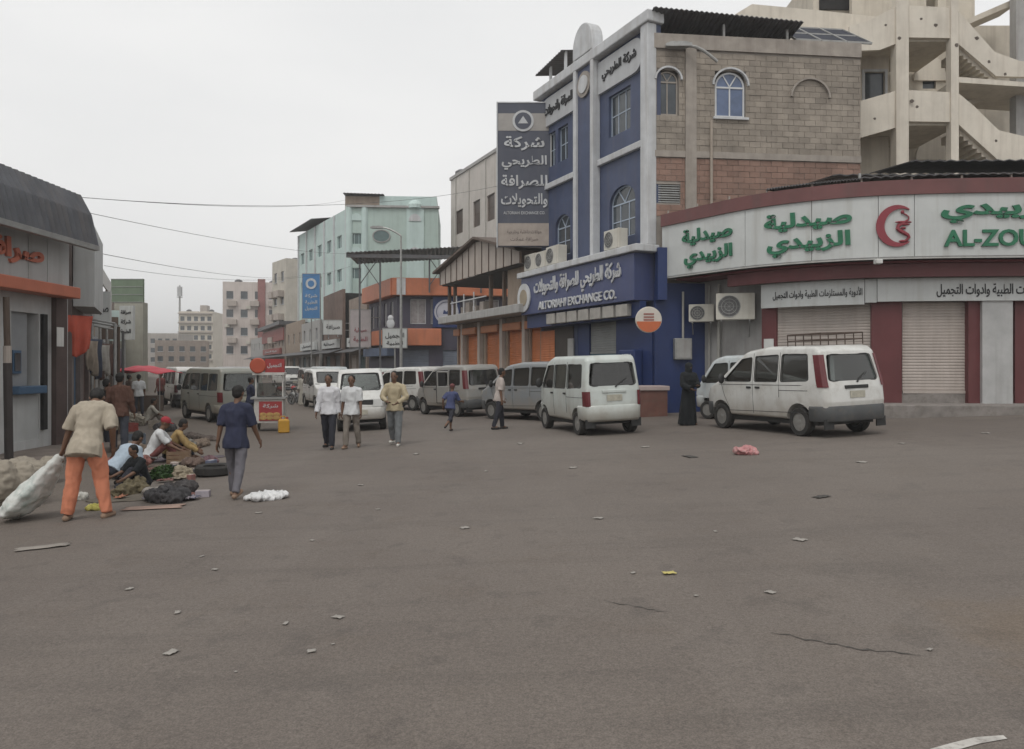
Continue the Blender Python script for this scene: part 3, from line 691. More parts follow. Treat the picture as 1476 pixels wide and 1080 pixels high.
for s, z, w in (('شركة', 4.45, 1.75), ('الطريحي', 3.62, 1.95), ('للصرافة', 2.78, 2.0), ('والتحويلات', 1.98, 2.0)): lettering(ps, s, 1.15, z, w, .62, -.006, M_trim, .03, .022, 'raised_lettering')
lettering(ps, 'ALTORIAHI EXCHANGE CO.', 1.15, 1.45, 1.8, .13, -.006, M_trim, .012, .01, 'raised_lettering', ar=False)
for z, w in ((.62, 1.5), (.3, 1.2)): lettering(ps, 'حوالات داخلية وخارجية' if z > .5 else 'صرافة عملات', 1.15, z, w, .2, -.013, mat('brown_print', (.14, .11, .1), .6), .006, .008)
b = MB(); b.tube([(2.3, .15, 5.4), (2.75, .25, 5.4)], .05, 6); b.tube([(2.3, .15, .9), (2.9, .2, .9)], .05, 6); b.build('wall_bracket', M_metal, ps)

# round lamp sign, wall box, teller machine on the corner
rs = thing('round_sign', 'round white and orange disc sign on the blue exchange corner', 'sign', (4.48, 25.05, 3.3))
b = MB(); b.lathe([(.40, -.06), (.43, -.05), (.43, .05), (.40, .06)], (0, 0, 0), (0, 1, 0), 28); d0 = b.build('disc', mat('disc_white', (.58, .54, .48), .5, .08), rs)
b = MB(); b.xz([(.41 * cos(a), .41 * sin(a)) for a in [R(188 + 164 * k / 14) for k in range(15)]], -.075, -.062); b.build('orange_half', mat('orange_half', (.50, .13, .05), .5, .1), rs)
for z in (.18, .08, -.01): b = MB(); b.box(-.17, .17, -.072, -.062, z - .02, z + .03); b.build('printed_bar', mat('bar_red', (.3, .12, .1), .5), rs)
b = MB(); b.tube([(0, .05, 0), (.12, .5, .05), (.26, .95, .05)], .035, 6); b.build('bracket_arm', M_metal, rs)
p = wpt(sw, (.95, -.16, 0))
bx = thing('meter_box', 'grey metal meter box on the blue corner wall', 'meter box', p + V((0, 0, 2.0)), math.atan2(.113, .993))
b = MB(); b.box(-.32, .28, -.22, 0, 0, .72); b.build('cabinet', M_metal, bx, bevel=.02); b = MB(); b.tube([(0, -.1, .72), (0, -.1, 2.3)], .04, 6); b.build('conduit', M_pipe, bx)
b = MB(); b.box(-.26, .22, -.235, -.222, .06, .66); b.build('door', M_grey, bx)
p = wpt(ex, (7.35, -.07, 0))
tm = thing('cash_machine', 'blue cash machine kiosk set into the exchange corner', 'cash machine', p, fx)
b = MB(); b.box(-.5, .5, -.35, 0, 0, 2.35); b.build('kiosk', M_deep, tm, bevel=.04)
b = MB(); b.box(-.32, .32, -.362, -.352, 1.25, 1.75); b.build('screen', M_pane, tm)
lettering(tm, 'ATM', 0, 2.08, .6, .25, -.352, M_trim, .01, .02, ar=False)
b = MB(); b.box(-.4, .4, -.5, -.352, .95, 1.1); b.build('counter', M_grey, tm)

# white plinth with brown tile front beside the machine (behind the parked vans)
pt = thing('tiled_planter', 'low brown tiled wall block with a pale top between the parked vans', 'planter', (4.1, 24.4, gz(4.1)), .12)
b = MB(); b.box(-.8, .9, 0, .8, -.05, .85); b.build('base', mat('brown_tile', (.16, .075, .06), .5, .2, 3, dirt=.4), pt)
b = MB(); b.box(-.86, .96, -.06, .86, .852, 1.0); b.build('coping', mat('pinkish_stone', (.42, .34, .32), .6, .1), pt, bevel=.02)
# ------------------------------------------------------------------ stair tower building
M_beige_shaded = mat('shaded_beige_render', (.56, .51, .43), .9, .10, 1.5, streak=.4, dcol=(.3, .25, .2), bump=.25, bscale=12)  # darker copy of the pale beige, stairwell shadow put into its colour
M_beige2 = mat('pale_beige_render', (.63, .58, .50), .9, .10, 1.2, streak=.35, dcol=(.33, .28, .23), bump=.2)
M_hole = mat('chipped_hole', (.12, .10, .085), .95, .2)
ST0 = V((13.2, 29, .4))
st = thing('stairwell_building', 'unfinished beige concrete building with open zigzag stairwell', 'building', ST0)
def sp(name, pts, Y0, Y1, m=None, bev=0):
    b = MB(); b.xz([(at(x, y, Y0).x, at(x, y, Y0).z) for x, y in pts], Y0, Y1); return b.build(name, m or M_beige2, st, off=-ST0, bevel=bev)
sp('column', [(1292, 640), (1310, 640), (1310, -60), (1292, -60)], 28.9, 29.35)
sp('column', [(1371, 640), (1382, 640), (1382, -60), (1371, -60)], 28.9, 29.25)
for y0, y1 in ((8, 54), (130, 175), (250, 296)): sp('landing_parapet', [(1310.3, y1), (1370.7, y1 + 1), (1370.7, y0 + 3), (1310.3, y0)], 28.98, 29.14)
sp('stair_parapet', [(1382.3, 64), (1436, 110), (1520, 112), (1520, 92), (1470, 88), (1434, 75), (1382.3, 17)], 28.98, 29.14)
sp('stair_parapet', [(1382.3, 180), (1440, 232), (1520, 240), (1520, 203), (1474, 196), (1440, 188), (1404, 153), (1382.3, 135)], 28.98, 29.14)
sp('stair_parapet', [(1225, 74), (1268, 72), (1291.7, 63), (1291.7, 9), (1254, 29), (1225, 38)], 28.98, 29.14)
sp('stair_parapet', [(1225, 203), (1291.7, 184), (1291.7, 131), (1225, 150)], 28.98, 29.14)
sp('string_slab', [(1382.3, 119), (1520, 128), (1520, 122), (1382.3, 111)], 28.95, 31.5)
for (xa, ya), (xb, yb) in (((1382, 67), (1436, 113)), ((1382, 183), (1440, 236))):      # stair flights behind the parapets, with steps
    p0, p1 = at(xa, ya, 29.2), at(xb, yb, 29.2); b = MB(); n = 9
    for k in range(n):
        xx0 = p0.x + (p1.x - p0.x) * k / n; xx1 = p0.x + (p1.x - p0.x) * (k + 1) / n; zz = p0.z + (p1.z - p0.z) * (k + .5) / n
        b.box(xx0, xx1 - .002, 29.16, 30.4, zz - .3, zz + .02 * (k % 2))
    b.build('stair_flight', M_beige_shaded, st, off=-ST0)
for y in (56, 177): sp('landing_slab', [(1225, y + 4), (1382, y + 4), (1382, y), (1225, y)], 29.15, 32.2, M_beige_shaded)
for (xa, ya), (xb, yb) in (((1382, 150), (1470, 118)), ((1382, 33), (1470, -5))):
    sp('return_flight', [(xa, ya + 8), (xb, yb + 8), (xb, yb), (xa, ya)], 30.5, 31.8, M_beige_shaded)
# walls behind the stair
b = MB()
Xp = lambda px, Y: (px - CX) / F * Y
Zp = lambda py, Y: CAMZ + (HY - py) / F * Y
wb = [(Xp(1330, 32.3), Xp(1349, 32.3), Zp(128, 32.3), Zp(110, 32.3)), (Xp(1335, 32.3), Xp(1352, 32.3), Zp(10, 32.3), Zp(-15, 32.3))]
wall_mb(b, Xp(1228, 32.3), Xp(1405, 32.3), -.2, Zp(-45, 32.3), wb, 32.3, .25)
b.build('rear_wall', M_beige_shaded, st, off=-ST0)
b = MB(); wall_mb(b, Xp(1405, 32.3) + .002, Xp(1640, 32.3), -.2, Zp(37, 32.3), [], 32.3, .25); b.build('rear_wall', M_beige_shaded, st, off=-ST0)
b = MB(); b.box(Xp(1460, 30), Xp(1500, 30), 29.8, 30.2, -.2, Zp(-60, 30)); b.build('column', M_grey, st, off=-ST0)
b = MB(); xw = [(Xp(1246, 30.6), Xp(1275, 30.6), Zp(150, 30.6), Zp(104, 30.6))]
wall_mb(b, Xp(1226, 30.6), Xp(1281, 30.6), -.2, Zp(80, 30.6), xw, 30.6, .2); b.build('side_bay_wall', M_beige_shaded, st, off=-ST0)
b = MB(); X0, X1, Z0, Z1 = xw[0]
b.box(X0 - .1, X0, 30.55, 30.6, Z0 - .1, Z1 + .1); b.box(X1, X1 + .1, 30.55, 30.6, Z0 - .1, Z1 + .1); b.box(X0, X1, 30.55, 30.6, Z1, Z1 + .1); b.build('window_surround', M_trim, st, off=-ST0)
b = MB(); b.box(X0, X1, 30.7, 30.72, Z0, Z1); b.build('window_pane', M_pane, st, off=-ST0)
b = MB(); X0, X1, Z0, Z1 = wb[0]; b.box(X0, X1, 32.42, 32.44, Z0, Z1); b.build('window_pane', M_pane, st, off=-ST0)
for cx, cy in ((1342, 86), (1345, 200)):                 # plastered arch shapes on the rear wall
    b = MB(); c = at(cx, cy, 32.25); b.xz([(c.x + .75 * cos(a), c.z - .9 + 1.0 * sin(a)) for a in [pi * k / 12 for k in range(13)]], 32.2, 32.3); b.build('arch_plaster', M_beige2, st, off=-ST0)
b = MB(); b.box(Xp(1172, 33), Xp(1405, 32.3), 33.0, 40, -.2, Zp(-40, 33)); b.build('rear_block', M_beige_shaded, st, off=-ST0)
b = MB(); b.box(Xp(1182, 32.9), Xp(1228, 32.9), 32.9, 33.0, Zp(15, 33), Zp(-25, 33)); b.build('opening_shade_panel', M_dark, st, off=-ST0)  # flat dark panel, the shade inside an opening put into its colour
b = MB(); b.xz([(at(x, y, 31.5).x, at(x, y, 31.5).z) for x, y in ((1046, 300), (1262, 300), (1262, 24), (1180, 15), (1084, 6), (1046, 29))], 31.5, 31.75); b.build('parapet_wall', M_beige2, st, off=-ST0)
rr = random.Random(3)
for x, y in ((1328, 27), (1349, 36), (1277, 36), (1408, 55), (1449, 107), (1313, 147), (1322, 154), (1261, 171), (1436, 203), (1295, 56), (1377, 66), (1426, 89)):
    c = at(x, y, 28.97); b = MB(); r = rr.uniform(.04, .075); b.xz([(c.x + r * cos(a) * rr.uniform(.8, 1.3), c.z + r * sin(a) * rr.uniform(.7, 1.2)) for a in [2*pi*k/9 for k in range(9)]], 28.972 if x not in (1313, 1295, 1377) else 28.89, 28.99 if x not in (1313, 1295, 1377) else 28.91); b.build('chipped_hole', M_hole, st, off=-ST0)
b = MB()
for k, x in enumerate((8.05, 8.35)): b.tube([(x, 31, 14.2), (x, 31, 15.6 - k * .2)], .02, 6)
ae = b.build('rooftop_aerial', M_metal); tag(ae, 'pair of thin rooftop aerial rods above the grey block wall', 'aerial', kind=None)

# ------------------------------------------------------------------ generic storeyed building
def block(name, label, A, B, depth, h, m, floors, cols, ww=1.1, wh=1.3, z0=-.4, base=3.2, left=None, right=None, pm=None, fm=None, group=None, parapet=.7, sill=True, fr=True, wcols=2, skip=()):
    A, B = V((A[0], A[1], 0)), V((B[0], B[1], 0)); w = (B - A).length; t = thing(name, label, 'building', A, frame(A, B), group)
    pm = pm or M_pane
    def face(par, W_, nc, nm, sk=()):
        fh = (h - parapet - base) / max(1, floors); ops = []
        for f in range(floors):
            for c in range(nc):
                if (f, c) in sk: continue
                xc = W_ * (c + .5) / nc; zb = base + f * fh + (fh - wh) * .45; ops.append((xc - ww/2, xc + ww/2, zb, zb + wh))
        b = MB(); wall_mb(b, 0, W_, z0, h, ops, 0, .25); o = b.build(nm, m, par)
        for q in ops:
            if fr: window(o, q[0], q[1], q[2], q[3], .1, wcols, 1, fm or M_trim, pm, .06, sub=False)
            else: b = MB(); b.box(q[0], q[1], .12, .16, q[2], q[3]); b.build('window', pm, o)
            if sill: b = MB(); b.box(q[0] - .08, q[1] + .08, -.1, .02, q[2] - .1, q[2] - .002); b.build('sill', fm or M_trim, o)
        return o
    f = face(t, w, cols, 'front_wall', skip)
    for k, sd in (('L', left), ('R', right)):
        o = face(t, depth - .25, sd or 1, 'side_wall', [(i, 0) for i in range(floors)] if not sd else ())
        if k == 'L': o.location = (0, depth, 0); o.rotation_euler = (0, 0, -pi/2)
        else: o.location = (w, .25, 0); o.rotation_euler = (0, 0, pi/2)
    b = MB(); b.box(.3, w - .3, .45, depth - .3, z0, h - parapet); b.build('core', M_dark, t)
    b = MB(); b.box(.26, w - .26, .26, depth, h - parapet + .002, h - parapet + .15); b.build('roof', M_conc, t)
    return t
def line(t, off=0):                                       # a point on the right-hand building line of the street
    p = C0 + DS * t; n = V((.9078, .4194, 0)); return p + n * off
def sign_box(par, x0, x1, z0, z1, y0, y1, m, txt=None, tm=None, th=.4, ar=True, zc=None):
    b = MB(); b.box(x0, x1, y0, y1, z0, z1); o = b.build('sign_board', m, par)
    if txt: lettering(o, txt, (x0 + x1) / 2, zc if zc else (z0 + z1) / 2, (x1 - x0) * .7, (z1 - z0) * th, y0 - .002, tm or M_trim, .03, .015, ar=ar)
    return o

# ------------------------------------------------------------------ shop row with the orange shutters and the roof terrace
M_orsh = mat('orange_shutter', (.50, .165, .06), .5, .12, 2, streak=.35, dcol=(.26, .10, .05))
M_tan = mat('tan_render', (.30, .24, .19), .9, .15, 2, streak=.4, dcol=(.17, .13, .1))
M_cream = mat('cream_cladding', (.40, .35, .31), .7, .1, 2, streak=.4, dcol=(.25, .2, .17))
M_brown = mat('brown_batten', (.10, .072, .055), .7, .15)
TA, TB = line(18.9), line(8.45); SH = 1.6
tr = thing('terrace_shops', 'row of orange shuttered shops under a roof terrace with slatted cream gable', 'building', TA, frame(TA, TB))
sh = [(a - SH, c - SH) for a, c in ((1.75, 2.6), (3.1, 4.9), (5.75, 7.75), (8.5, 10.4), (10.95, 12.0))]
b = MB(); wall_mb(b, 0, 12.05 - SH, -.4, 4.1, [(a, c, -.1, 3.55) for a, c in sh], 0, .35); b.build('wall', M_tan, tr)
for a, c in sh:
    slat_shutter(tr, (a, .12, 0), (c, .12, 0), 0.0, 3.5, M_orsh, .1, 'rolling_shutter')
    b = MB(); b.box(a - .05, c + .05, -.28, .1, 3.45, 3.82); b.build('shutter_housing', mat('orange_housing', (.40, .15, .06), .5, .12), tr, bevel=.04)
for x in (1.25, 3.7, 6.55, 9.08):
    b = MB(); b.box(x - .16, x + .16, -.22, 0, -.4, 4.08); b.build('pier', M_cream, tr, bevel=.02)
b = MB(); b.box(-.1, 12.05 - SH, -1.1, 6, 4.11, 4.5); b.build('terrace_slab', M_grey, tr, bevel=.03)
b = MB(); b.box(.05, 12.0 - SH, .35, 6, -.4, 4.1); b.build('core', M_dark, tr)
for x in (.1, 1.0, 6.0, 7.6): b = MB(); b.box(x, x + .16, -.6, -.44, 4.5, 6.6); b.build('terrace_post', M_brown, tr)
for x in (1.9, 3.0, 4.4): b = MB(); b.tube([(x, -.75, 4.5), (x, -.75, 5.55)], .035, 6); b.build('railing_post', M_trim, tr)
b = MB(); b.tube([(1.0, -.75, 5.2), (6.0, -.75, 5.2)], .035, 6); b.build('railing', M_trim, tr)
for x, s in ((1.1, .5), (1.8, .7), (2.8, .45), (3.8, .6)): b = MB(); b.box(x, x + .5, -.2, .2, 4.5, 4.5 + s); b.build('terrace_crate', M_cream, tr, bevel=.03)
b = MB(); b.box(8.0, 10.3, -.5, -.35, 4.5, 6.3); b.build('tan_panel', M_tan, tr)
tops = lambda x: 7.0 + 1.0 * min(1, max(0, x / 5.6)) if x < 5.6 else 8.0 - 1.25 * (x - 5.6) / 4.9
n = 12; x0, x1 = .0, 10.4
for k in range(n):
    a, c = x0 + (x1 - x0) * k / n, x0 + (x1 - x0) * (k + 1) / n
    b = MB(); b.xz([(a + .03, 6.3), (c - .03, 6.3), (c - .03, tops(c)), (a + .03, tops(a))], -1.0, -.94); b.build('cladding_panel', M_cream, tr)
for k in range(n + 1):
    a = x0 + (x1 - x0) * k / n; b = MB(); b.box(a - .035, a + .035, -1.03, -.93, 6.28, tops(a)); b.build('batten', M_brown, tr)
b = MB(); P = [(x0 - .5, tops(x0) - .05), (5.6, 8.02), (x1 + .1, tops(x1) + .03)]
for (xa, za), (xb, zb) in zip(P, P[1:]):
    b.add([(xa, -1.3, za), (xb, -1.3, zb), (xb, 3.2, zb + .15), (xa, 3.2, za + .15), (xa, -1.3, za + .12), (xb, -1.3, zb + .12), (xb, 3.2, zb + .27), (xa, 3.2, za + .27)], [(0,1,2,3),(7,6,5,4),(0,4,5,1),(2,6,7,3)])
b.build('gable_roof', M_brown, tr)
b = MB(); b.box(x0, x1, -.9, 3, 6.24, 6.3); b.build('terrace_ceiling', mat('dark_ceiling', (.06, .055, .05), .9), tr)
b = MB(); b.box(.05, 1.42, -.06, -.001, 0, 3.4); 
slat_shutter(ex, (.08, -.05, 0), (1.35, -.05, 0), 0, 3.3, M_orsh, .1, 'rolling_shutter')

# ------------------------------------------------------------------ tall white building behind
M_offw = mat('offwhite_render', (.52, .485, .45), .9, .08, .8, streak=.45, dcol=(.36, .31, .27), bump=.15)
wA = (-6.08, 76.0); wB = (-6.08 + .4194 * 16, 76 - .9078 * 16)
wt = thing('white_building', 'tall off-white building with three narrow dark windows behind the slatted terrace', 'building', (wA[0], wA[1], 0), frame(wA, wB))
def wx(px):
    u = (px - CX) / F; return (u * 76 + 6.08) / (.4194 + .9078 * u)
ops = []
for p0, p1, y0, y1 in ((657, 667, 303, 337), (682, 692, 289, 327), (702, 713, 280, 318)):
    a, c = wx(p0), wx(p1); Y = 76 - .9078 * (a + c) / 2; ops.append((a, c, CAMZ + (HY - y1) / F * Y, CAMZ + (HY - y0) / F * Y))
b = MB(); wall_mb(b, 0, 16, -.4, 20.2, ops, 0, .3); wl_ = b.build('front_wall', M_offw, wt)
for q in ops: window(wl_, *q, .12, 1, 2, M_brown, mat('brown_window', (.085, .06, .05), .4, .2), sub=False)
b = MB(); b.box(0, .3, .3, 8, -.4, 20.2); b.build('side_wall', M_offw, wt); b = MB(); b.box(-.1, 16.1, -.12, .35, 20.203, 20.5); b.build('coping', M_grey, wt)
b = MB(); b.box(.35, 15.8, .5, 8, -.4, 19.5); b.build('core', M_dark, wt)
b = MB()
for x in (1.5, 5, 9, 12.5): b.box(x, x + .05, -.1, 0, 3, 20.1)
b.build('down_pipes', M_pipe, wt)
for x, y, z in ((.9, .8, 20.5), (11, 1, 20.5)):
    b = MB(); b.lathe([(.6, 0), (.65, .1), (.65, .8), (.35, 1.0), (.2, 1.05)], (x, y, z - .35), n=14); b.build('water_tank', M_tin, wt, smooth=True)

# ------------------------------------------------------------------ corner building with orange fascia
M_orf = mat('orange_fascia', (.50, .17, .085), .5, .12, 1.2, streak=.35, dcol=(.24, .12, .08))
M_navy = mat('navy_wall', (.055, .05, .075), .6, .15, 1.5, streak=.3, dcol=(.1, .09, .09))
oA, oB = (-8.1, 53.9), (1.5, 54.9)
ob = thing('orange_fascia_building', 'two storey corner shop building with orange fascia bands and round white emblem', 'building', (*oA, 0), frame(oA, oB))
WO_ = 9.65
ops = [(.9, 2.0, 4.75, 6.5), (2.35, 3.2, 4.75, 6.5), (4.6, 5.6, 4.75, 6.5), (6.2, 7.2, 4.75, 6.5)]
b = MB(); wall_mb(b, 0, WO_, -.4, 6.7, ops + [(.3, 2.2, -.1, 2.9), (3.2, 5.2, -.1, 2.9)], 0, .25); f0 = b.build('front_wall', M_navy, ob)
for q in ops: window(f0, *q, .1, 2, 1, M_trim, mat('curtained_pane', (.26, .24, .24), .4, .25, 6), sub=False)
for a, c in ((.3, 2.2), (3.2, 5.2)): slat_shutter(f0, (a, .1, 0), (c, .1, 0), 0, 2.9, mat('grey_blue_shutter', (.13, .15, .19), .5, .15), .12)
b = MB(); b.box(-.35, WO_ + .2, -.55, .4, 6.72, 7.95); b.build('orange_band', M_orf, ob, bevel=.05)
b = MB(); b.box(.5, 3.1, -.5, 0, 3.2, 4.4); b.build('orange_band', M_orf, ob, bevel=.05)
b = MB(); b.box(-.02, .6, -.62, -.552, 6.75, 7.9); b.build('white_corner_sign', M_trim, ob)
b = MB(); b.box(2.5, 4.4, -.14, -.001, 4.5, 6.7); b.build('blue_panel', M_deep, ob)
b = MB(); b.lathe([(.86, 0), (.86, .06)], (3.45, -.21, 5.6), (0, 1, 0), 28); em = b.build('round_emblem', mat('emblem_pale', (.45, .45, .5), .5, .08), ob)
b = MB()
for k in range(28): a, c = 2*pi*k/28, 2*pi*(k+1)/28; b.beam((3.45 + .7*cos(a), -.22, 5.6 + .7*sin(a)), (3.45 + .7*cos(c), -.22, 5.6 + .7*sin(c)), .03, .05, (0, 1, 0))
b.build('emblem_ring', M_deep, em)
b = MB(); b.xz([(3.2, 5.45), (3.7, 5.45), (3.62, 5.75), (3.45, 5.6), (3.28, 5.75)], -.225, -.212); b.build('emblem_mark', M_deep, em)
# the face on the main street
sl = MB(); wall_mb(sl, 0, 8, -.4, 6.7, [(.8, 1.6, 4.7, 6.4), (2.6, 3.4, 4.7, 6.4), (4.4, 5.2, 4.7, 6.4), (6.2, 7.0, 4.7, 6.4)], 0, .25)
so_ = sl.build('street_wall', M_navy, ob); ang = math.atan2(-DS.y, -DS.x) - frame(oA, oB); so_.rotation_euler = (0, 0, ang)
c_, s_ = cos(ang), sin(ang); so_.location = (-8.0 * c_, -8.0 * s_, 0)
for a in (.8, 2.6, 4.4, 6.2): window(so_, a, a + .8, 4.7, 6.4, .1, 2, 1, M_trim, mat('curtained_pane', (.3,)*3), sub=False)
b = MB(); b.box(-.2, 8.2, -.55, .2, 6.72, 7.95); b.build('orange_band', M_orf, so_, bevel=.05)
b = MB(); b.box(.2, 7.7, -.5, 0, 3.3, 4.4); b.build('orange_band', M_orf, so_, bevel=.05)
b = MB(); b.box(.5, 7.5, -.6, 0, 2.5, 3.1); b.build('blue_awning', mat('blue_awning', (.10, .13, .2), .6, .15), so_)
b = MB(); b.box(.4, WO_ - .2, .3, 5.5, -.4, 6.7); b.build('core', M_dark, ob)
b = MB(); b.box(0, WO_, .26, 5.8, 6.705, 6.9); b.build('roof', M_conc, ob)
# steel canopy on its roof
b = MB(); corrugated(b, (-3.4, -1.5, 9.5), (6.6, -1.2, 10.2), (6.6, 6.5, 10.5), (-3.4, 6.5, 9.8), 70, .06); b.build('steel_roof_canopy', M_tin, ob, solid=.05)
b = MB(); b.box(-3.4, 6.6, -1.35, -1.2, 9.2, 9.45, M=Matrix.Shear('XY', 4, (0, 0)) if False else None); b.build('canopy_edge_beam', M_tin, ob)
for x in (-2.6, -1.2, 2.2, 5.8):
    b = MB(); b.box(x, x + .12, -.9, -.78, 6.9 if x > -.4 else -.3, 9.6)
    if x in (-2.6, 2.2): b.beam((x + .06, -.84, 7.4), (x + 1.4, -.84, 9.3), .06, .06); b.beam((x + 1.4, -.84, 7.4), (x + .06, -.84, 9.3), .06, .06)
    b.build('canopy_lattice_post', M_tin, ob)

# ------------------------------------------------------------------ mint green building
M_mint = mat('mint_render', (.42, .515, .475), .85, .07, .8, streak=.35, dcol=(.27, .33, .30), bump=.1)
M_mint2 = mat('mint_pale', (.50, .61, .585), .8, .06, 1, streak=.3, dcol=(.3, .38, .36))
MY = 74.0; mA = V((-.2136 * MY, MY, 0)); mB = V((-.0964 * (MY + .6), MY + .6, 0))
mi = thing('mint_building', 'four storey mint green building with an oval window and rounded corner', 'building', mA, frame(mA, mB)); ml = (mB - mA).length
Zm = lambda y, Y=MY: CAMZ + (HY - y) / F * Y
Xm = lambda px: ((px - CX) / F * (MY + .25) - mA.x)
o1 = (Xm(590), Xm(607), Zm(352), Zm(336)); o3 = (Xm(505), Xm(524), Zm(352), Zm(336)); o4 = (Xm(505), Xm(524), Zm(402), Zm(386)); o5 = (Xm(590), Xm(607), Zm(402), Zm(386))
b = MB(); wall_mb(b, 0, ml, -.4, Zm(299), [o1, o3, o4, o5], 0, .3); mf = b.build('front_wall', M_mint, mi)
for q in (o1, o3, o4, o5): window(mf, *q, .12, 3, 1, M_mint2, mat('teal_pane', (.10, .15, .15), .2, .2), sub=False)
c = (Xm(550), Zm(340)); b = MB(); b.xz([(c[0] + .78 * cos(a), c[1] + .56 * sin(a)) for a in [2*pi*k/24 for k in range(24)]], -.05, .05); ow = b.build('oval_window', mat('teal_pane', (.1,)*3), mi)
b = MB(); pts = [(c[0] + .82 * cos(2*pi*k/24), -.05, c[1] + .6 * sin(2*pi*k/24)) for k in range(25)]
for p, q in zip(pts, pts[1:]): b.beam(p, q, .1, .1, (0, 1, 0))
b.build('oval_frame', M_grey, ow)
for px in (598,):
    b = MB(); b.box(Xm(586), Xm(611), -.12, -.001, 4.5, Zm(291)); b.build('pilaster_panel', M_mint2, mi)
    for y in (318, 366): b = MB(); xc = Xm(598); b.xz([(xc + .6 * cos(a), Zm(y) + .7 * sin(a)) for a in [pi * k / 12 for k in range(13)]], -.2, -.121); b.build('scallop', M_trim, mi)
for px in (514,):
    for y in (318, 366): b = MB(); xc = Xm(514); b.xz([(xc + .6 * cos(a), Zm(y) + .7 * sin(a)) for a in [pi * k / 12 for k in range(13)]], -.1, -.001); b.build('scallop', M_mint2, mi)
b = MB(); b.lathe([(.75, 0), (.75, .35), (.5, .7), (.1, .85)], (Xm(598), .2, Zm(299)), n=14); b.build('small_dome', M_mint2, mi)
for x in (0.0, Xm(526)): b = MB(); b.lathe([(.35, -.4), (.35, Zm(297))], (x, .1, 0), n=12); b.build('rounded_corner_shaft', M_mint2, mi)
b = MB(); b.box(-.2, ml + .1, -.25, .32, Zm(299) + .003, Zm(296)); b.build('cornice', M_grey, mi)
b = MB(); b.box(Xm(545), ml - .2, 1.5, 5, Zm(299), Zm(277)); b.build('roof_room', M_mint2, mi); b = MB(); b.box(Xm(495), Xm(545), 1.5, 5, Zm(299), Zm(278)); b.build('roof_room', M_tan, mi)
b = MB(); corrugated(b, (Xm(493), 1, Zm(275)), (Xm(552), 1, Zm(276)), (Xm(552), 5, Zm(274)), (Xm(493), 5, Zm(272)), 24, .05); b.build('tin_roof', M_tin, mi, solid=.05)
mlen = 19.0; md = V((-.502, .865, 0)); ang = math.atan2(-md.y, -md.x) - frame(mA, mB)
ops = []
for c in range(5):
    for z in (Zm(352), Zm(402), 4.2): ops.append((1.2 + c * 3.5, 2.7 + c * 3.5, z, z + 1.25))
b = MB(); wall_mb(b, 0, mlen, -.4, Zm(299), ops, 0, .3); ms = b.build('street_wall', M_mint2, mi)
ms.rotation_euler = (0, 0, ang); ms.location = (-mlen * cos(ang), -mlen * sin(ang), 0)
for q in ops: window(ms, *q, .12, 2, 1, M_mint2, mat('teal_pane', (.1,)*3), sub=False)
for x in (.3, 3.8, 7.3, 10.8, 14.3, 18.2): b = MB(); b.box(x, x + .25, -.15, -.001, 3.5, Zm(300)); b.build('pilaster', M_trim, ms)
b = MB(); corrugated(b, (-.4, -.9, Zm(292)), (9, -.9, Zm(292)), (9, 2.5, Zm(284)), (-.4, 2.5, Zm(284)), 40, .06); b.build('tin_roof', M_tin, ms, solid=.05)
b = MB(); b.xy([(.35, .45), (ml - .35, .45), (ml - .35, 9), (.9, 9)], -.4, Zm(302)); b.build('core', M_dark, mi)
b = MB(); b.box(.3, mlen - .5, .45, 5, -.4, Zm(303)); b.build('core', M_dark, ms)
b = MB(); b.box(ml - .3, ml, .3, 9, -.4, Zm(299)); b.build('side_wall', M_mint, mi)

# ------------------------------------------------------------------ low shops down the right side of the street
M_brick_low = mat('brown_wall', (.17, .12, .10), .9, .2, 1.5, streak=.4, dcol=(.1, .075, .06))
M_dusty = mat('dusty_wall', (.27, .22, .185), .9, .18, 1.2, streak=.4, dcol=(.15, .12, .1))
def shop(label, t0, t1, h, m, sign=None, off=0, sm=None, aw=None):
    A, B = line(t1, off), line(t0, off); w = (B - A).length; t = thing('shop_house', label, 'building', A, frame(A, B), 'low shop houses along the street')
    n = max(1, int(w / 3.2)); ops = [(w * (i + .5) / n - 1.1, w * (i + .5) / n + 1.1, -.1, 2.7) for i in range(n)]
    up = [(w * (i + .5) / n - .5, w * (i + .5) / n + .5, 4.4, 5.6) for i in range(n)] if h > 6 else []
    b = MB(); wall_mb(b, 0, w, -.4, h, ops + up, 0, .25); f_ = b.build('front_wall', m, t)
    for i, q in enumerate(ops): slat_shutter(f_, (q[0], .12, 0), (q[1], .12, 0), -.05, 2.7, [M_shutter, mat('dark_teal_shutter', (.06, .10, .11), .6), M_acdark][(i + int(t0)) % 3], .12)
    for q in up: window(f_, *q, .1, 2, 1, M_trim, M_pane, sub=False)
    b = MB(); b.box(.3, w - .3, .4, 7, -.4, h - .3); b.build('core', M_dark, t); b = MB(); b.box(0, .25, .25, 7, -.4, h); b.build('side_wall', m, t)
    b = MB(); corrugated(b, (.1, -1.3, 2.9), (w - .1, -1.3, 2.9), (w - .1, 0, 3.3), (.1, 0, 3.3), int(w * 6), .05); b.build('awning', aw or M_tin, t, solid=.03)
    if sign: sign_box(t, w * .1, w * .9, 3.4, 4.2, -.35, -.05, sm or M_fascia, sign, M_black if sm is None else M_trim)
    return t
shop('dusty brown two storey shop house with pale sign next to the orange fascia building', 39.5, 46, 7.6, M_dusty, 'الطبية')
shop('dark brown plain walled shop house with a dark awning', 46.3, 55, 8.6, M_brick_low, 'صيدلية', -.5)
shop('low grey shop house with white board under the mint building', 55.3, 66, 6.4, M_grey, 'التجميل', -.8)
shop('tan shop house beside the tall blue street sign', 66.3, 79, 7.0, M_tan, None, -.6)
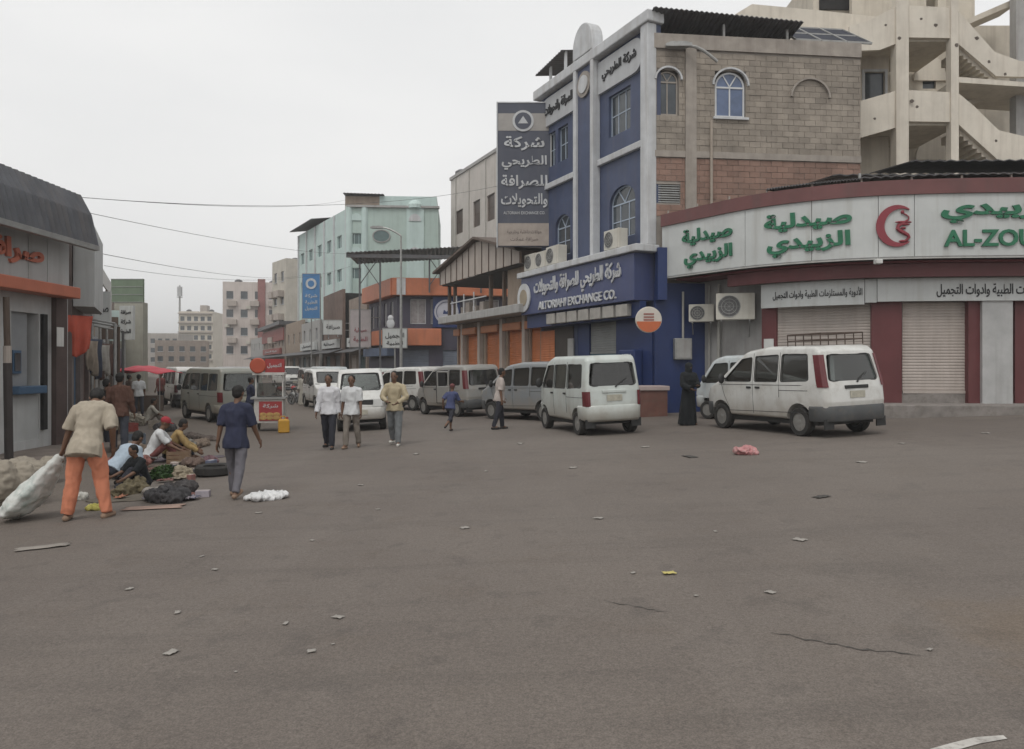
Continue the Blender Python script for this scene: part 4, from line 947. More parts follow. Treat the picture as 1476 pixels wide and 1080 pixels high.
rh = shop('low house with dark roof and dull red sign band', 83, 106, 7.2, M_dusty, 'شركة التجميل', -.2, mat('dull_red_sign', (.25, .07, .06), .6, .15))
b = MB(); b.box(-.5, 23.4, -.8, 3, 7.2, 7.7); b.build('dark_roof_edge', M_tin, rh); b = MB(); b.box(-.1, 23, -.2, -.05, 5.2, 6.9); b.build('red_band', mat('dull_red_sign', (.25,)*3), rh)
shop('last low shop house of the row before the pale apartment block', 107, 126, 6.5, M_grey, None, 0)

# hanging and standing signs along that side
def board(label, px0, px1, py0, py1, Y, m, lines, tm, post=True, rz=0, foot=None):
    a = at(px0, py1, Y); c = at(px1, py0, Y); w, h = c.x - a.x, c.z - a.z; zg = gz(a.x)
    t = thing('street_sign', label, 'sign', (a.x, Y, zg if post else a.z), rz); z = a.z - zg if post else 0
    b = MB(); b.box(0, w, 0, .18, z, z + h); b.build('board', m, t); b = MB()
    b.box(-.05, 0, -.02, .2, z - .05, z + h + .05); b.box(w, w + .05, -.02, .2, z - .05, z + h + .05); b.box(0, w, -.02, .2, z + h, z + h + .05); b.box(0, w, -.02, .2, z - .05, z); b.build('frame', M_metal, t)
    for s, zc, ww, hh in lines: lettering(t, s, w / 2, z + h * zc, w * ww, h * hh, -.003, tm, .02, .015)
    if post: b = MB(); b.tube([(w * .5, .09, 0), (w * .5, .09, z)], .06, 8); b.build('post', M_metal, t)
    else: b = MB(); b.tube([(w, .1, h * .3), (w + .9, .3, h * .3)], .04, 6); b.tube([(w, .1, h * .8), (w + .9, .3, h * .8)], .04, 6); b.build('bracket', M_metal, t)
    return t, w, h, z
tb, w, h, z = board('tall blue vertical sign with white round logo on the street corner', 436, 461, 395, 459, 70, mat('sky_blue_sign', (.05, .17, .36), .5, .1, 1), [('شركة', .5, .7, .1), ('الطبية', .36, .7, .1), ('التجميل', .22, .7, .1)], M_trim)
b = MB(); b.lathe([(.5, 0), (.5, .04)], (w / 2, -.05, z + h * .78), (0, 1, 0), 20); b.build('logo_ring', M_trim, tb); b = MB(); b.lathe([(.3, 0), (.3, .02)], (w / 2, -.065, z + h * .78), (0, 1, 0), 20); b.build('logo_centre', MATS['sky_blue_sign'], tb)
board('white hanging sign with red and grey writing beside the orange fascia building', 505, 534, 447, 500, 58.5, mat('pinkish_white_sign', (.42, .38, .38), .5, .1, 2), [('صيدلية', .45, .6, .14), ('الطبية', .2, .7, .16)], M_red, False)
ts, w, h, z = board('white shop sign with an emblem on top in front of the orange band', 552, 586, 474, 501, 52.6, M_fascia, [('التجميل', .62, .8, .34), ('الطبية', .22, .7, .24)], M_black)
b = MB(); b.ball((w / 2 - .3, .09, z + h + .35), (.28, .08, .35)); b.ball((w / 2 - .3, .09, z + h + .75), (.2, .08, .2)); b.build('emblem', M_trim, ts)
board('small grey white sign hung over the low shops', 466, 494, 462, 482, 68, M_fascia, [('صرافة', .5, .7, .4)], M_black, False)

# ------------------------------------------------------------------ far buildings
bg_ = block('apartment_block', 'pale beige balcony block between mint building and pink apartment block', (-35.5, 113), (-32.0, 108), 10, 17, mat('sand_render', (.50, .47, .41), .9, .1, 1, streak=.4, dcol=(.28, .24, .2)), 4, 2, 1.2, 1.4, left=3, fr=False)
pk = block('apartment_block', 'pale pink and beige apartment block with dark red centre strip and balconies', (-56.5, 149), (-46.0, 151), 14, 18.2, mat('pinkish_render', (.55, .49, .455), .9, .09, .5, streak=.35, dcol=(.32, .26, .23)), 4, 4, 1.3, 1.5, left=5, fr=False)
b = MB(); b.box(6.6, 8.0, -.3, -.005, 3, 18.8); b.build('red_centre_strip', mat('dull_red_strip', (.26, .11, .10), .8, .15), pk)
for z in (6.2, 9.8, 13.4):
    for x in (1.0, 5.2, 8.6): b = MB(); b.box(x, x + 1.7, -1.0, -.005, z, z + 1.0); b.build('balcony', M_cream, pk)
ct = block('apartment_block', 'cream seven storey apartment block closing the end of the street', (-99.5, 228), (-89.8, 229), 12, 18.0, mat('cream_render', (.58, .53, .45), .9, .08, .5, streak=.3, dcol=(.33, .28, .22)), 5, 5, 1.2, 1.3, fr=False)
for k in range(6): b = MB(); b.box(-.2, 9.95, -.6, -.005, 3.2 + k * 2.8, 3.55 + k * 2.8); b.build('floor_band', M_cream, ct)
b = MB(); b.box(5.5, 7.5, 2, 5, 17.5, 20); b.build('stair_head', M_cream, ct)
block('apartment_block', 'long low grey building with flat roof at the far end of the street', (-98, 198), (-87, 199), 12, 10.2, mat('grey_far_render', (.38, .35, .32), .9, .1, .5, streak=.4, dcol=(.22, .19, .17)), 3, 6, 1.1, 1.2, base=2.2, fr=False)
block('apartment_block', 'plain tan building filling the far end behind the red market tarp', (-80.5, 172), (-70, 176), 12, 7.5, M_dusty, 2, 5, 1.1, 1.2, base=2.2, fr=False)
for z in (5.0, 8.3, 11.6):
    for x in (.6, 3.4): b = MB(); b.box(x, x + 1.9, -.9, -.005, z, z + .9); b.build('balcony', M_cream, bg_)
for par, x, y, z in ((pk, 2.5, 3, 18.2), (pk, 9.0, 4, 18.2), (ct, 2, 3, 18.0), (bg_, 1.5, 3, 17.0), (ct, 8.6, 3, 18)):
    b = MB(); b.lathe([(.7, 0), (.75, .1), (.75, 1.1), (.4, 1.35), (.2, 1.4)], (x, y, z - .6), n=14); b.build('water_tank', M_tin, par, True)
for par, x, y, z in ((pk, 4.4, -.35, 6.0), (pk, 9.6, -.35, 9.6), (pk, 4.4, -.35, 12.9), (pk, .4, -.35, 9.3), (ct, 2.0, -.35, 9.5)):
    b = MB(); b.box(x, x + .9, y, y + .34, z, z + .6); b.build('wall_unit', M_ac, par)
# telecom mast
tmst = thing('telecom_mast', 'grey telecom mast with clustered antennas above the cream block', 'mast', (-104.5, 240, 0))
b = MB(); b.tube([(0, 0, -.3), (0, 0, 27)], [.5, .25], 8); b.build('pole', M_metal, tmst)
for k in range(6): a = k * pi / 3; b = MB(); b.box(.6 * cos(a) - .22, .6 * cos(a) + .22, .6 * sin(a) - .1, .6 * sin(a) + .1, 23.6, 26.6); b.build('antenna_panel', M_trim, tmst)
b = MB(); b.lathe([(.9, 0), (.9, .15)], (0, 0, 23.2), n=12); b.build('antenna_platform', M_metal, tmst)
# ------------------------------------------------------------------ left side: cash-machine shop, awning, pavement
M_orl = mat('orange_letters', (.50, .15, .09), .5, .1, 3)
M_gpan = mat('grey_cladding', (.44, .45, .445), .5, .08, 1.5, streak=.35, dcol=(.22, .2, .19))
lp = MB(); lp.box(-11.02, -9.45, 2, 19.3, -.6, -.1); lpv = lp.build('pavement', mat('dusty_pavement', (.21, .175, .15), .9, .2, 2, dirt=.5, dcol=(.13, .1, .085), bump=.3), bevel=.03); tag(lpv, kind='structure')
la, lb = (-11, 8), (-11, 19.0)
ls = thing('cash_machine_shop', 'grey shop with orange letters and orange band under a dark tin awning', 'building', (*la, 0), frame(la, lb))
LX = lambda px: 11 * F / (CX - px) - 8
b = MB(); wall_mb(b, 0, 10.9, -.3, 4.95, [(LX(16), LX(56), .1, 3.0)], 0, .3); b.build('wall', mat('pale_grey_wall', (.46, .465, .46), .8, .12, 1.5, streak=.45, dcol=(.28, .25, .23)), ls)
for i, (x0, x1) in enumerate(((.1, 2.7), (2.72, 5.3), (5.32, LX(30)), (LX(30) + .02, LX(58)), (LX(58) + .02, LX(90)))): b = MB(); b.box(x0, x1, -.16, -.02, 3.72, 4.86); b.build('fascia_panel', M_gpan, ls)
b = MB(); b.box(0, LX(87), -.5, -.02, 3.42, 3.69); b.build('orange_band', mat('orange_band', (.46, .15, .09), .5, .1, 2), ls, bevel=.02)
lettering(ls, 'صراف آلي', LX(50) - 1.75, 4.28, 3.5, .72, -.163, M_orl, .06, .04, 'raised_lettering')
b = MB(); b.box(LX(16), LX(56), .45, .5, .1, 3.0); b.build('alcove_back', mat('alcove_grey', (.40, .42, .42), .7, .1), ls)
b = MB(); b.box(LX(20), LX(45), .1, .44, 1.3, 3.0); kb = b.build('cash_machine_panel', mat('machine_grey', (.26, .27, .28), .5, .1), ls)
b = MB(); b.box(LX(22), LX(34), .05, .1, 1.62, 2.14); b.build('screen_surround', mat('bank_blue', (.06, .115, .19), .4, .1), kb)
b = MB(); b.box(LX(24), LX(32), .03, .05, 1.68, 2.08); b.build('screen', M_pane, kb)
b = MB(); b.box(LX(14), LX(55), -.22, .1, 1.16, 1.34); b.build('blue_shelf', MATS['bank_blue'], ls, bevel=.02)
b = MB(); b.box(LX(14), LX(56), .02, .3, -.1, 1.15); b.build('lower_panel', M_gpan, ls)
b = MB(); b.box(LX(74), LX(90), -.12, 0, -.2, 3.7); b.build('brown_corner_pillar', mat('dark_brown_pillar', (.085, .06, .055), .7, .2, 2), ls)
b = MB(); b.box(LX(58), LX(64), -.08, 0, .3, 3.0); b.build('gap_shade_strip', M_dark, ls)  # shaded gap beside the alcove, painted as a dark strip on the wall
b = MB(); b.box(.05, 10.8, .3, 6, -.3, 4.9); b.build('core', M_dark, ls)
def aw(u, v):
    x = -.1 + 10.9 * u; p = [(.35, 6.05), (-.35, 6.0), (-.62, 5.5), (-.80, 4.72)]
    k = min(2, int(v * 3)); f = v * 3 - k; y = p[k][0] * (1-f) + p[k+1][0] * f; z = p[k][1] * (1-f) + p[k+1][1] * f
    return V((x, y + .02 * (1 if int(round(u * 100)) % 2 else -1), z))
b = MB(); b.sheet(aw, 100, 9); b.build('tin_awning', mat('charcoal_tin', (.085, .088, .098), .55, .25, 2, metal=.2, streak=.5, dcol=(.13, .11, .10)), ls, solid=.02)
b = MB(); b.box(-.1, 10.8, -.84, -.70, 4.62, 4.74); b.build('awning_edge', M_metal, ls)
for x in (1, 4, 7, 10.4): b = MB(); b.beam((x, 0, 4.9), (x, -.75, 4.75), .05, .05); b.beam((x, 0, 6.0), (x, -.35, 5.95), .05, .05); b.build('awning_strut', M_metal, ls)
for px, z0, z1 in ((67, 2.25, 2.7),): b = MB(); b.box(LX(62), LX(72), -.33, -.32, z0, z1); b.build('white_notice', M_white, ls)

po = thing('painted_post', 'dark post with cream painted middle on the left pavement edge', 'post', (at(13, 600, 15.6).x, 15.6, -.1))
b = MB(); b.tube([(0, 0, -.05), (-.03, 0, 1.95)], .08, 10); b.build('lower_post', mat('dark_post', (.05, .042, .04), .7, .2), po); b = MB(); b.tube([(-.03, 0, 1.951), (-.035, 0, 2.3)], .075, 10); b.build('cream_band', M_cream, po)
b = MB(); b.tube([(-.035, 0, 2.301), (-.06, 0, 3.3)], .06, 10); b.build('upper_post', M_brown, po)

# the row behind it
def lline(t, off=0): return V((-11.1, 19.25, 0)) + DS * t - V((.9078, .4194, 0)) * off
def lshop(label, t0, t1, h, m, doors, off=0):
    A, B = lline(t0, off), lline(t1, off); w = (B - A).length; t = thing('market_shop', label, 'building', A, frame(A, B), 'old shops on the left side of the street')
    n = max(1, int(w / 2.6)); ops = [(w * (i + .5) / n - .9, w * (i + .5) / n + .9, -.2, 2.5) for i in range(n)]
    b = MB(); wall_mb(b, 0, w, -.5, h, ops, 0, .25); f_ = b.build('front_wall', m, t)
    for i, q in enumerate(ops): b = MB(); b.box(q[0], q[1], .12, .18, -.2, 2.5); b.build('door_leaf', doors[i % len(doors)], f_)
    b = MB(); b.box(.2, w - .2, .3, 6, -.5, h - .2); b.build('core', M_dark, t); b = MB(); b.box(w - .25, w, .25, 6, -.5, h); b.build('side_wall', m, t); b = MB(); b.box(0, .2, .25, 6, -.5, h); b.build('side_wall', m, t)
    return t, w
M_bluedoor = mat('blue_door', (.04, .10, .17), .6, .15); M_redbrown = mat('redbrown_door', (.13, .06, .05), .7, .2)
t2, w = lshop('narrow shop with a plain grey upper panel and blue door next to the tin awning', 0, 5.5, 5.3, mat('dark_shopfront', (.16, .13, .12), .8, .2), [M_bluedoor, M_redbrown])
b = MB(); b.box(.05, 3.2, -.5, -.02, 3.3, 5.35); b.build('grey_upper_panel', M_gpan, t2)
t3, w = lshop('cream market shop with a white flat canopy sheet over the pavement', 5.8, 16, 5.5, M_cream, [M_brown, M_redbrown, M_bluedoor], .9)
b = MB(); b.box(.3, 8.5, -1.0, .2, 5.15, 5.25); b.build('white_canopy', M_white, t3); b = MB(); b.box(.3, 8.5, -1.05, -1.0, 4.75, 5.3); b.build('canopy_valance', M_white, t3)
for x in (.5, 4.2, 8.2): b = MB(); b.tube([(x, -.9, -.3), (x, -.9, 5.15)], .05, 8); b.build('canopy_post', M_metal, t3)
t4, w = lshop('tall tan market shop with brown shutters behind the canopy', 16.3, 30, 6.0, M_tan, [M_brown, M_shutter], 1.5)
b = MB(); corrugated(b, (.2, -.8, 3.0), (13, -.8, 3.0), (13, 0, 3.5), (.2, 0, 3.5), 70, .05); b.build('awning', M_tin, t4, solid=.03)
t5, w = lshop('grey market shop before the green billboard', 30.3, 46, 6.4, M_grey, [M_redbrown, M_shutter, M_brown], 1.6)
t6, w = lshop('long dusty market shop beyond the green billboard', 46.4, 80, 7.0, M_dusty, [M_brown, M_redbrown, M_acdark], 1.4)
t7, w = lshop('low brown market shop at the far left end of the street', 80.4, 130, 6.0, M_brick_low, [M_brown, M_acdark], 1.2)

# hanging cloth
def cloth(name, label, cat, w, h, loc, rz, m, fold=.05, n=14, group=None, seed=0):
    rr = random.Random(seed); ph_ = rr.uniform(0, 6); b = MB()
    def fn(u, v): return V(((u - .5) * w * (1 - .25 * (1 - v)), fold * sin(u * 15 + ph_) * (1.2 - v) + .03 * sin(v * 5 + u * 4), (v - 1) * h * (1 + .12 * sin(u * 5 + ph_))))
    b.sheet(fn, n, n); o = b.build(name, m, None, True, 80, solid=.008); o.location = loc; o.rotation_euler = (0, 0, rz); return tag(o, label, cat, group)
p = at(113, 455, 19.4)
cloth('hanging_cloth', 'bright orange red cloth hanging on the dark shopfront', 'cloth', .75, .95, p, R(55), mat('orange_red_cloth', (.46, .09, .055), .8, .15), .05, 16, seed=2)

# clutter on the left row: hanging boards, hung cloths, small units
def hang(name, label, cat, t, z0, z1, w, m, off=-.7, txt=None):
    p = lline(t, off); o = thing(name, label, cat, (p.x, p.y, z0), frame((0, 0), (.9078, .4194)), 'things hung along the left shops')
    b = MB(); b.box(-w / 2, w / 2, 0, .08, 0, z1 - z0); b.build('board', m, o); b = MB(); b.tube([(-w / 2, .04, (z1 - z0) * .8), (-w / 2 - 1.2, .04, (z1 - z0) * .8)], .025, 6); b.build('bracket', M_metal, o)
    if txt: lettering(o, txt, 0, (z1 - z0) * .5, w * .8, (z1 - z0) * .35, -.003, M_black, .01, .02)
hang('hanging_sign', 'small white hanging sign on the cream market shop', 'sign', 7.0, 3.1, 4.3, .6, M_fascia, -.2, 'صرافة')
hang('hanging_sign', 'grey hanging sign on the tan market shop', 'sign', 17.5, 3.6, 5.2, .8, M_gpan, .4, 'شركة')
hang('hanging_sign', 'dark brown hanging sign on the tan market shop', 'sign', 24, 3.2, 4.4, .8, M_brown, .4)
hang('hanging_sign', 'pale green hanging sign on the grey market shop', 'sign', 34, 3.4, 5.4, .9, M_mint2, .5, 'الطبية')
for k, (t, z, w_, h__, col) in enumerate(((2.6, 2.5, .5, .9, (.30, .25, .2)), (4.2, 2.6, .6, 1.1, (.06, .07, .1)), (7.5, 2.5, .6, 1.0, (.35, .33, .3)), (9.5, 2.6, .7, 1.2, (.10, .06, .05)), (12.5, 2.6, .7, 1.2, (.22, .19, .14)), (18, 2.6, .8, 1.3, (.12, .12, .14)))):
    p = lline(t, -.25); cloth('hanging_cloth', ['tan', 'dark navy', 'pale grey', 'dark brown', 'khaki', 'charcoal'][k] + ' cloth hung outside the left side shops', 'cloth', w_, h__, (p.x, p.y, z), R(75), mat('hung_cloth_%d' % k, col, .9, .2, 4), .06, 12, 'cloths hung along the left shops', k + 5)
for k, t in enumerate((1.5, 3.4, 6.4)):
    p = lline(t, -.9); o = thing('shop_post', ['thin grey', 'thin brown', 'thin dark'][k] + ' awning post standing before the left side shops', 'post', (p.x, p.y, gz(p.x)), 0, 'posts before the left shops'); b = MB(); b.tube([(0, 0, -.02), (0, 0, 3.2)], .045, 8); b.build('pole', [M_metal, M_brown, M_acdark][k], o); b = MB(); b.tube([(0, 0, 3.2), (-.8, -.35, 3.35)], .03, 6); b.build('cross_bar', M_metal, o)

# green topped billboard
M_bgreen = mat('faded_green_board', (.145, .19, .13), .7, .12, 1, streak=.3, dcol=(.1, .12, .09))
a, c = at(160, 436, 60), at(206, 402, 60); bb = thing('billboard', 'faded green billboard above a pale column on the left of the street', 'billboard', (a.x, 60, gz(a.x)))
w = c.x - a.x; z0 = a.z - gz(a.x); z1 = c.z - gz(a.x)
b = MB(); b.box(0, w, 0, .25, z0, z1); b.build('green_board', M_bgreen, bb); b = MB(); b.box(.25, w, .02, .8, -.1, z0 - .004); b.build('pale_column', mat('pale_column_render', (.33, .32, .27), .9, .12, 1.5, streak=.4, dcol=(.22, .2, .17)), bb)
for k in range(4): b = MB(); b.box(0, w, -.03, -.001, z0 + (z1 - z0) * k / 3.1, z0 + (z1 - z0) * k / 3.1 + .04); b.build('board_rail', M_metal, bb)
a, c = at(172, 490, 48), at(196, 441, 48); wsn = thing('street_sign', 'white hanging sign with grey writing in front of the pale billboard column', 'sign', (a.x, 48, a.z), R(-18))
b = MB(); b.box(0, c.x - a.x, 0, .2, 0, c.z - a.z); b.build('board', M_fascia, wsn)
for k, s in enumerate(('صرافة', 'شركة', 'الطبية')): lettering(wsn, s, (c.x - a.x) / 2, (c.z - a.z) * (.8 - .28 * k), (c.x - a.x) * .75, .32, -.004, MATS['black_print'], .02, .02)
b = MB(); b.tube([(.3, .1, -.001), (.3, .1, gz(-20) - a.z)], .07, 8); b.build('post', M_metal, wsn)

# street lamps
def lamp(label, px, Y, ztop, arm, rz, base=None):
    p = GY(px, Y); z0 = base if base else p.z; t = thing('street_lamp', label, 'street lamp', (p.x, p.y, z0), rz, 'street lamps'); h = ztop - z0
    if not base: b = MB(); b.tube([(0, 0, -.05), (0, 0, h * .5), (0, 0, h)], [.11, .09, .06], 10); b.build('pole', M_metal, t)
    b = MB(); pts = [(-arm * k / 8, 0, h + .55 * sin(pi / 2 * k / 8)) for k in range(9)]; b.tube(pts, [.055] * 9, 8); b.build('arm', M_metal, t)
    b = MB(); e = V(pts[-1]); b.loft([[e + V((-x, w_ * s1, .04 + hz * s2)) for s1, s2 in ((-1, -1), (1, -1), (1, 1), (-1, 1))] for x, w_, hz in ((-.1, .06, .05), (.15, .14, .08), (.6, .15, .08), (.78, .08, .04))]); b.build('lamp_head', M_metal, t, smooth=True)
    return t
lamp('tall street lamp with a long arm before the mint building', 578, 50, 10.3, 1.3, R(-8))
lamp('street lamp arm mounted on the grey block wall column', 1034, 25.75, 12.05, .95, R(-3), 12.0)
lamp('distant plain street lamp near the tall blue sign', 494, 80, 8.2, 1.2, 0)

# overhead cables
def cable(label, a, c, sag, r=.012):
    b = MB(); a, c = V(a), V(c); n = 24; b.tube([a.lerp(c, k / n) - V((0, 0, sag * 4 * (k / n) * (1 - k / n))) for k in range(n + 1)], r * .7, 5); o = b.build('overhead_cable', mat('grey_cable', (.12, .12, .12), .8)); tag(o, label, 'cable', 'overhead cables')
cable('upper overhead cable from the tin awning to the tall dark sign', (-10.9, 19.0, 6.0), (-.55, 33.1, 9.6), .5, .010)
cable('overhead cable from the tin awning to the orange fascia canopy', (-10.6, 18.85, 5.6), (-11.3, 52.6, 9.5), .25, .011)
cable('overhead cable from the cream canopy to the tall blue sign', at(142, 365, 23), at(437, 397, 86), .5, .014)
cable('thin overhead cable from the white canopy to the steel canopy', at(150, 383, 25), at(505, 384, 53), .7, .010)
cable('long overhead cable across to the mint roof', at(120, 285, 18.9), at(500, 288, 66), .4, .012)

# ------------------------------------------------------------------ food cart, jerrycan, tarp, motorbikes
cg = G(388, 622); fc = thing('food_cart', 'white food cart with red picture panel and red sign box on top', 'food cart', cg, R(12))
M_redp = mat('cart_red', (.33, .045, .045), .5, .12); M_cw = mat('cart_white', (.55, .53, .5), .5, .08, 3, dirt=.3)
b = MB(); b.box(-.45, .42, 0, .9, .25, 1.0); b.build('body', M_cw, fc, bevel=.02)
b = MB(); b.box(-.3, .38, -.02, -.002, .33, .93); pp = b.build('picture_panel', M_redp, fc)
b = MB(); rr = random.Random(4)
for k in range(6): b.ball((-.18 + (k % 3) * .2, -.025, .42 + (k // 3) * .1), (.11, .012, .07), nu=8, nv=6)
b.build('food_picture', mat('food_gold', (.42, .26, .09), .6, .3, 9), pp)
lettering(pp, 'شركة', .04, .78, .45, .15, -.022, M_trim, .004, .02)
b = MB(); b.box(-.55, .5, -.06, .95, 1.0, 1.06); b.build('counter', M_metal, fc)
for x in (-.42, .38):
    for y in (.05, .85): b = MB(); b.box(x, x + .04, y, y + .04, 1.06, 1.75); b.build('post', M_cw, fc)
b = MB(); b.box(-.4, .38, .1, .8, 1.08, 1.5); b.build('glass_case', glass('case_glass', (.6, .62, .62)), fc)
b = MB(); b.box(-.5, .45, -.05, .95, 1.75, 1.82); b.build('roof', M_cw, fc)
b = MB(); b.box(-.12, .45, -.04, .3, 1.83, 2.25); sb = b.build('sign_box', M_redp, fc); lettering(sb, 'التجميل', .16, 2.04, .42, .16, -.042, M_trim, .006, .02)
b = MB(); b.lathe([(.21, 0), (.24, .02), (.24, .18), (.21, .2)], (-.33, -.1, 2.04), (0, 1, 0), 24); b.build('round_sign', mat('cart_orange', (.42, .085, .045), .5, .1), fc)
for x in (-.35, .3):
    b = MB(); b.lathe([(.06, -.03), (.2, -.03), (.24, 0), (.2, .03), (.06, .03)], (x, .45, .24), (1, 0, 0), 18); b.build('wheel', M_acdark, fc)
jg = G(409, 624); jc = thing('jerrycan', 'yellow plastic jerrycan standing beside the food cart', 'jerrycan', jg, R(20))
b = MB(); b.loft([[(x * w_, y * d_, z) for x, y in ((-1,-1),(1,-1),(1,1),(-1,1))] for z, w_, d_ in ((0, .15, .1), (.03, .165, .115), (.36, .165, .115), (.42, .13, .09))]); b.build('body', mat('yellow_plastic', (.5, .27, .035), .5, .1), jc, bevel=.03)
b = MB(); b.tube([(-.1, 0, .41), (-.09, 0, .5), (.03, 0, .5), (.05, 0, .42)], .018, 6); b.build('handle', MATS['yellow_plastic'], jc); b = MB(); b.lathe([(.03, 0), (.03, .07)], (.1, 0, .41), n=10); b.build('cap', M_redp, jc)
tp = thing('market_tarp', 'red market tarp stretched over poles on the left side', 'tarp', (-16.9, 35.0, gz(-20)))
b = MB()
def tf(u, v): x, y = (u - .5) * 2.7, (v - .5) * 2.4; return V((x, y, 1.6 + .42 * cos(x * .9) * cos(y * .9) + .04 * sin(x * 7) * sin(y * 6)))
b.sheet(tf, 16, 14); b.build('sheet', mat('red_tarp', (.45, .04, .06), .6, .15), tp, True, 80, solid=.01)
for x in (-1.25, 1.25):
    for y in (-1.1, 1.1): b = MB(); b.tube([(x, y, -.02), (x, y, 1.7)], .025, 6); b.build('pole', M_metal, tp)
b = MB(); b.box(-1.1, 1.1, -1.0, -.4, 0, .7); b.build('table', M_brown, tp)
def motorbike(label, loc, rz):
    t = thing('motorbike', label, 'motorbike', loc, rz, 'motorbikes parked on the street')
    for y in (-.62, .62):
        b = MB(); b.lathe([(.2, -.04), (.27, -.05), (.3, 0), (.27, .05), (.2, .04), (.2, -.04)], (0, y, .3), (1, 0, 0), 18, 0, False); wh = b.build('wheel', M_acdark, t)
        b = MB()
        for k in range(6): b.beam((0, y, .3), (0, y + .22 * cos(k * pi / 3), .3 + .22 * sin(k * pi / 3)), .015, .015, (1, 0, 0))
        b.build('spokes', M_metal, wh)
    b = MB(); b.tube([(0, .62, .3), (0, .45, .85), (0, .38, 1.0)], .035, 6); b.tube([(0, .42, .8), (0, -.1, .7), (0, -.62, .32)], .04, 6); b.tube([(0, .45, .7), (0, .15, .35), (0, -.25, .35), (0, -.62, .3)], .035, 6); b.build('frame', M_acdark, t)
    b = MB(); b.ball((0, .16, .82), (.13, .26, .12)); b.build('tank', M_redp, t, True)
    b = MB(); b.ball((0, -.32, .8), (.12, .38, .07)); b.build('seat', M_black, t, True)
    b = MB(); b.ball((0, .02, .45), (.14, .22, .17)); b.build('engine', M_metal, t, True)
    b = MB(); b.tube([(-.34, .3, 1.05), (0, .4, 1.0), (.34, .3, 1.05)], .018, 6); b.build('handlebar', M_metal, t)
    b = MB(); b.ball((0, .5, .9), (.09, .08, .1)); b.build('headlight', M_trim, t, True)
motorbike('motorbike with red tank parked behind the food cart', G(408, 583), R(60)); motorbike('motorbike beside the pale robed figure down the street', G(424, 581), R(30))
# ------------------------------------------------------------------ vans
M_tyre = mat('tyre_rubber', (.028, .027, .026), .9, .2, 8, dirt=.4, dcol=(.09, .075, .06))
M_rim = mat('wheel_rim', (.30, .295, .28), .5, .15, 6, metal=.5, dirt=.4)
M_bump = mat('dark_bumper', (.075, .078, .08), .6, .12, 4, dirt=.3)
M_lred = mat('tail_lamp', (.12, .018, .022), .25, .15, 4, spec=.6)
M_lamp = mat('head_lamp', (.5, .5, .48), .15, .1, 4, spec=.6)
M_seat = mat('seat_cloth', (.065, .062, .06), .9, .2, 4)
M_trimb = mat('black_trim', (.03, .03, .03), .6, .1)
M_plate = mat('number_plate', (.42, .40, .33), .5, .15, 12, dirt=.3)
G_dark = glass('van_glass', (.60, .64, .62), 1.1)
G_tint = glass('van_glass_tinted', (.26, .25, .29), 1.0)
def paint(name, col, dirt=.35): return mat(name, col, .35, .06, 1.5, dirt=dirt, dcol=(.27, .23, .185), spec=.5, coat=.3, streak=.25, sill=.75)
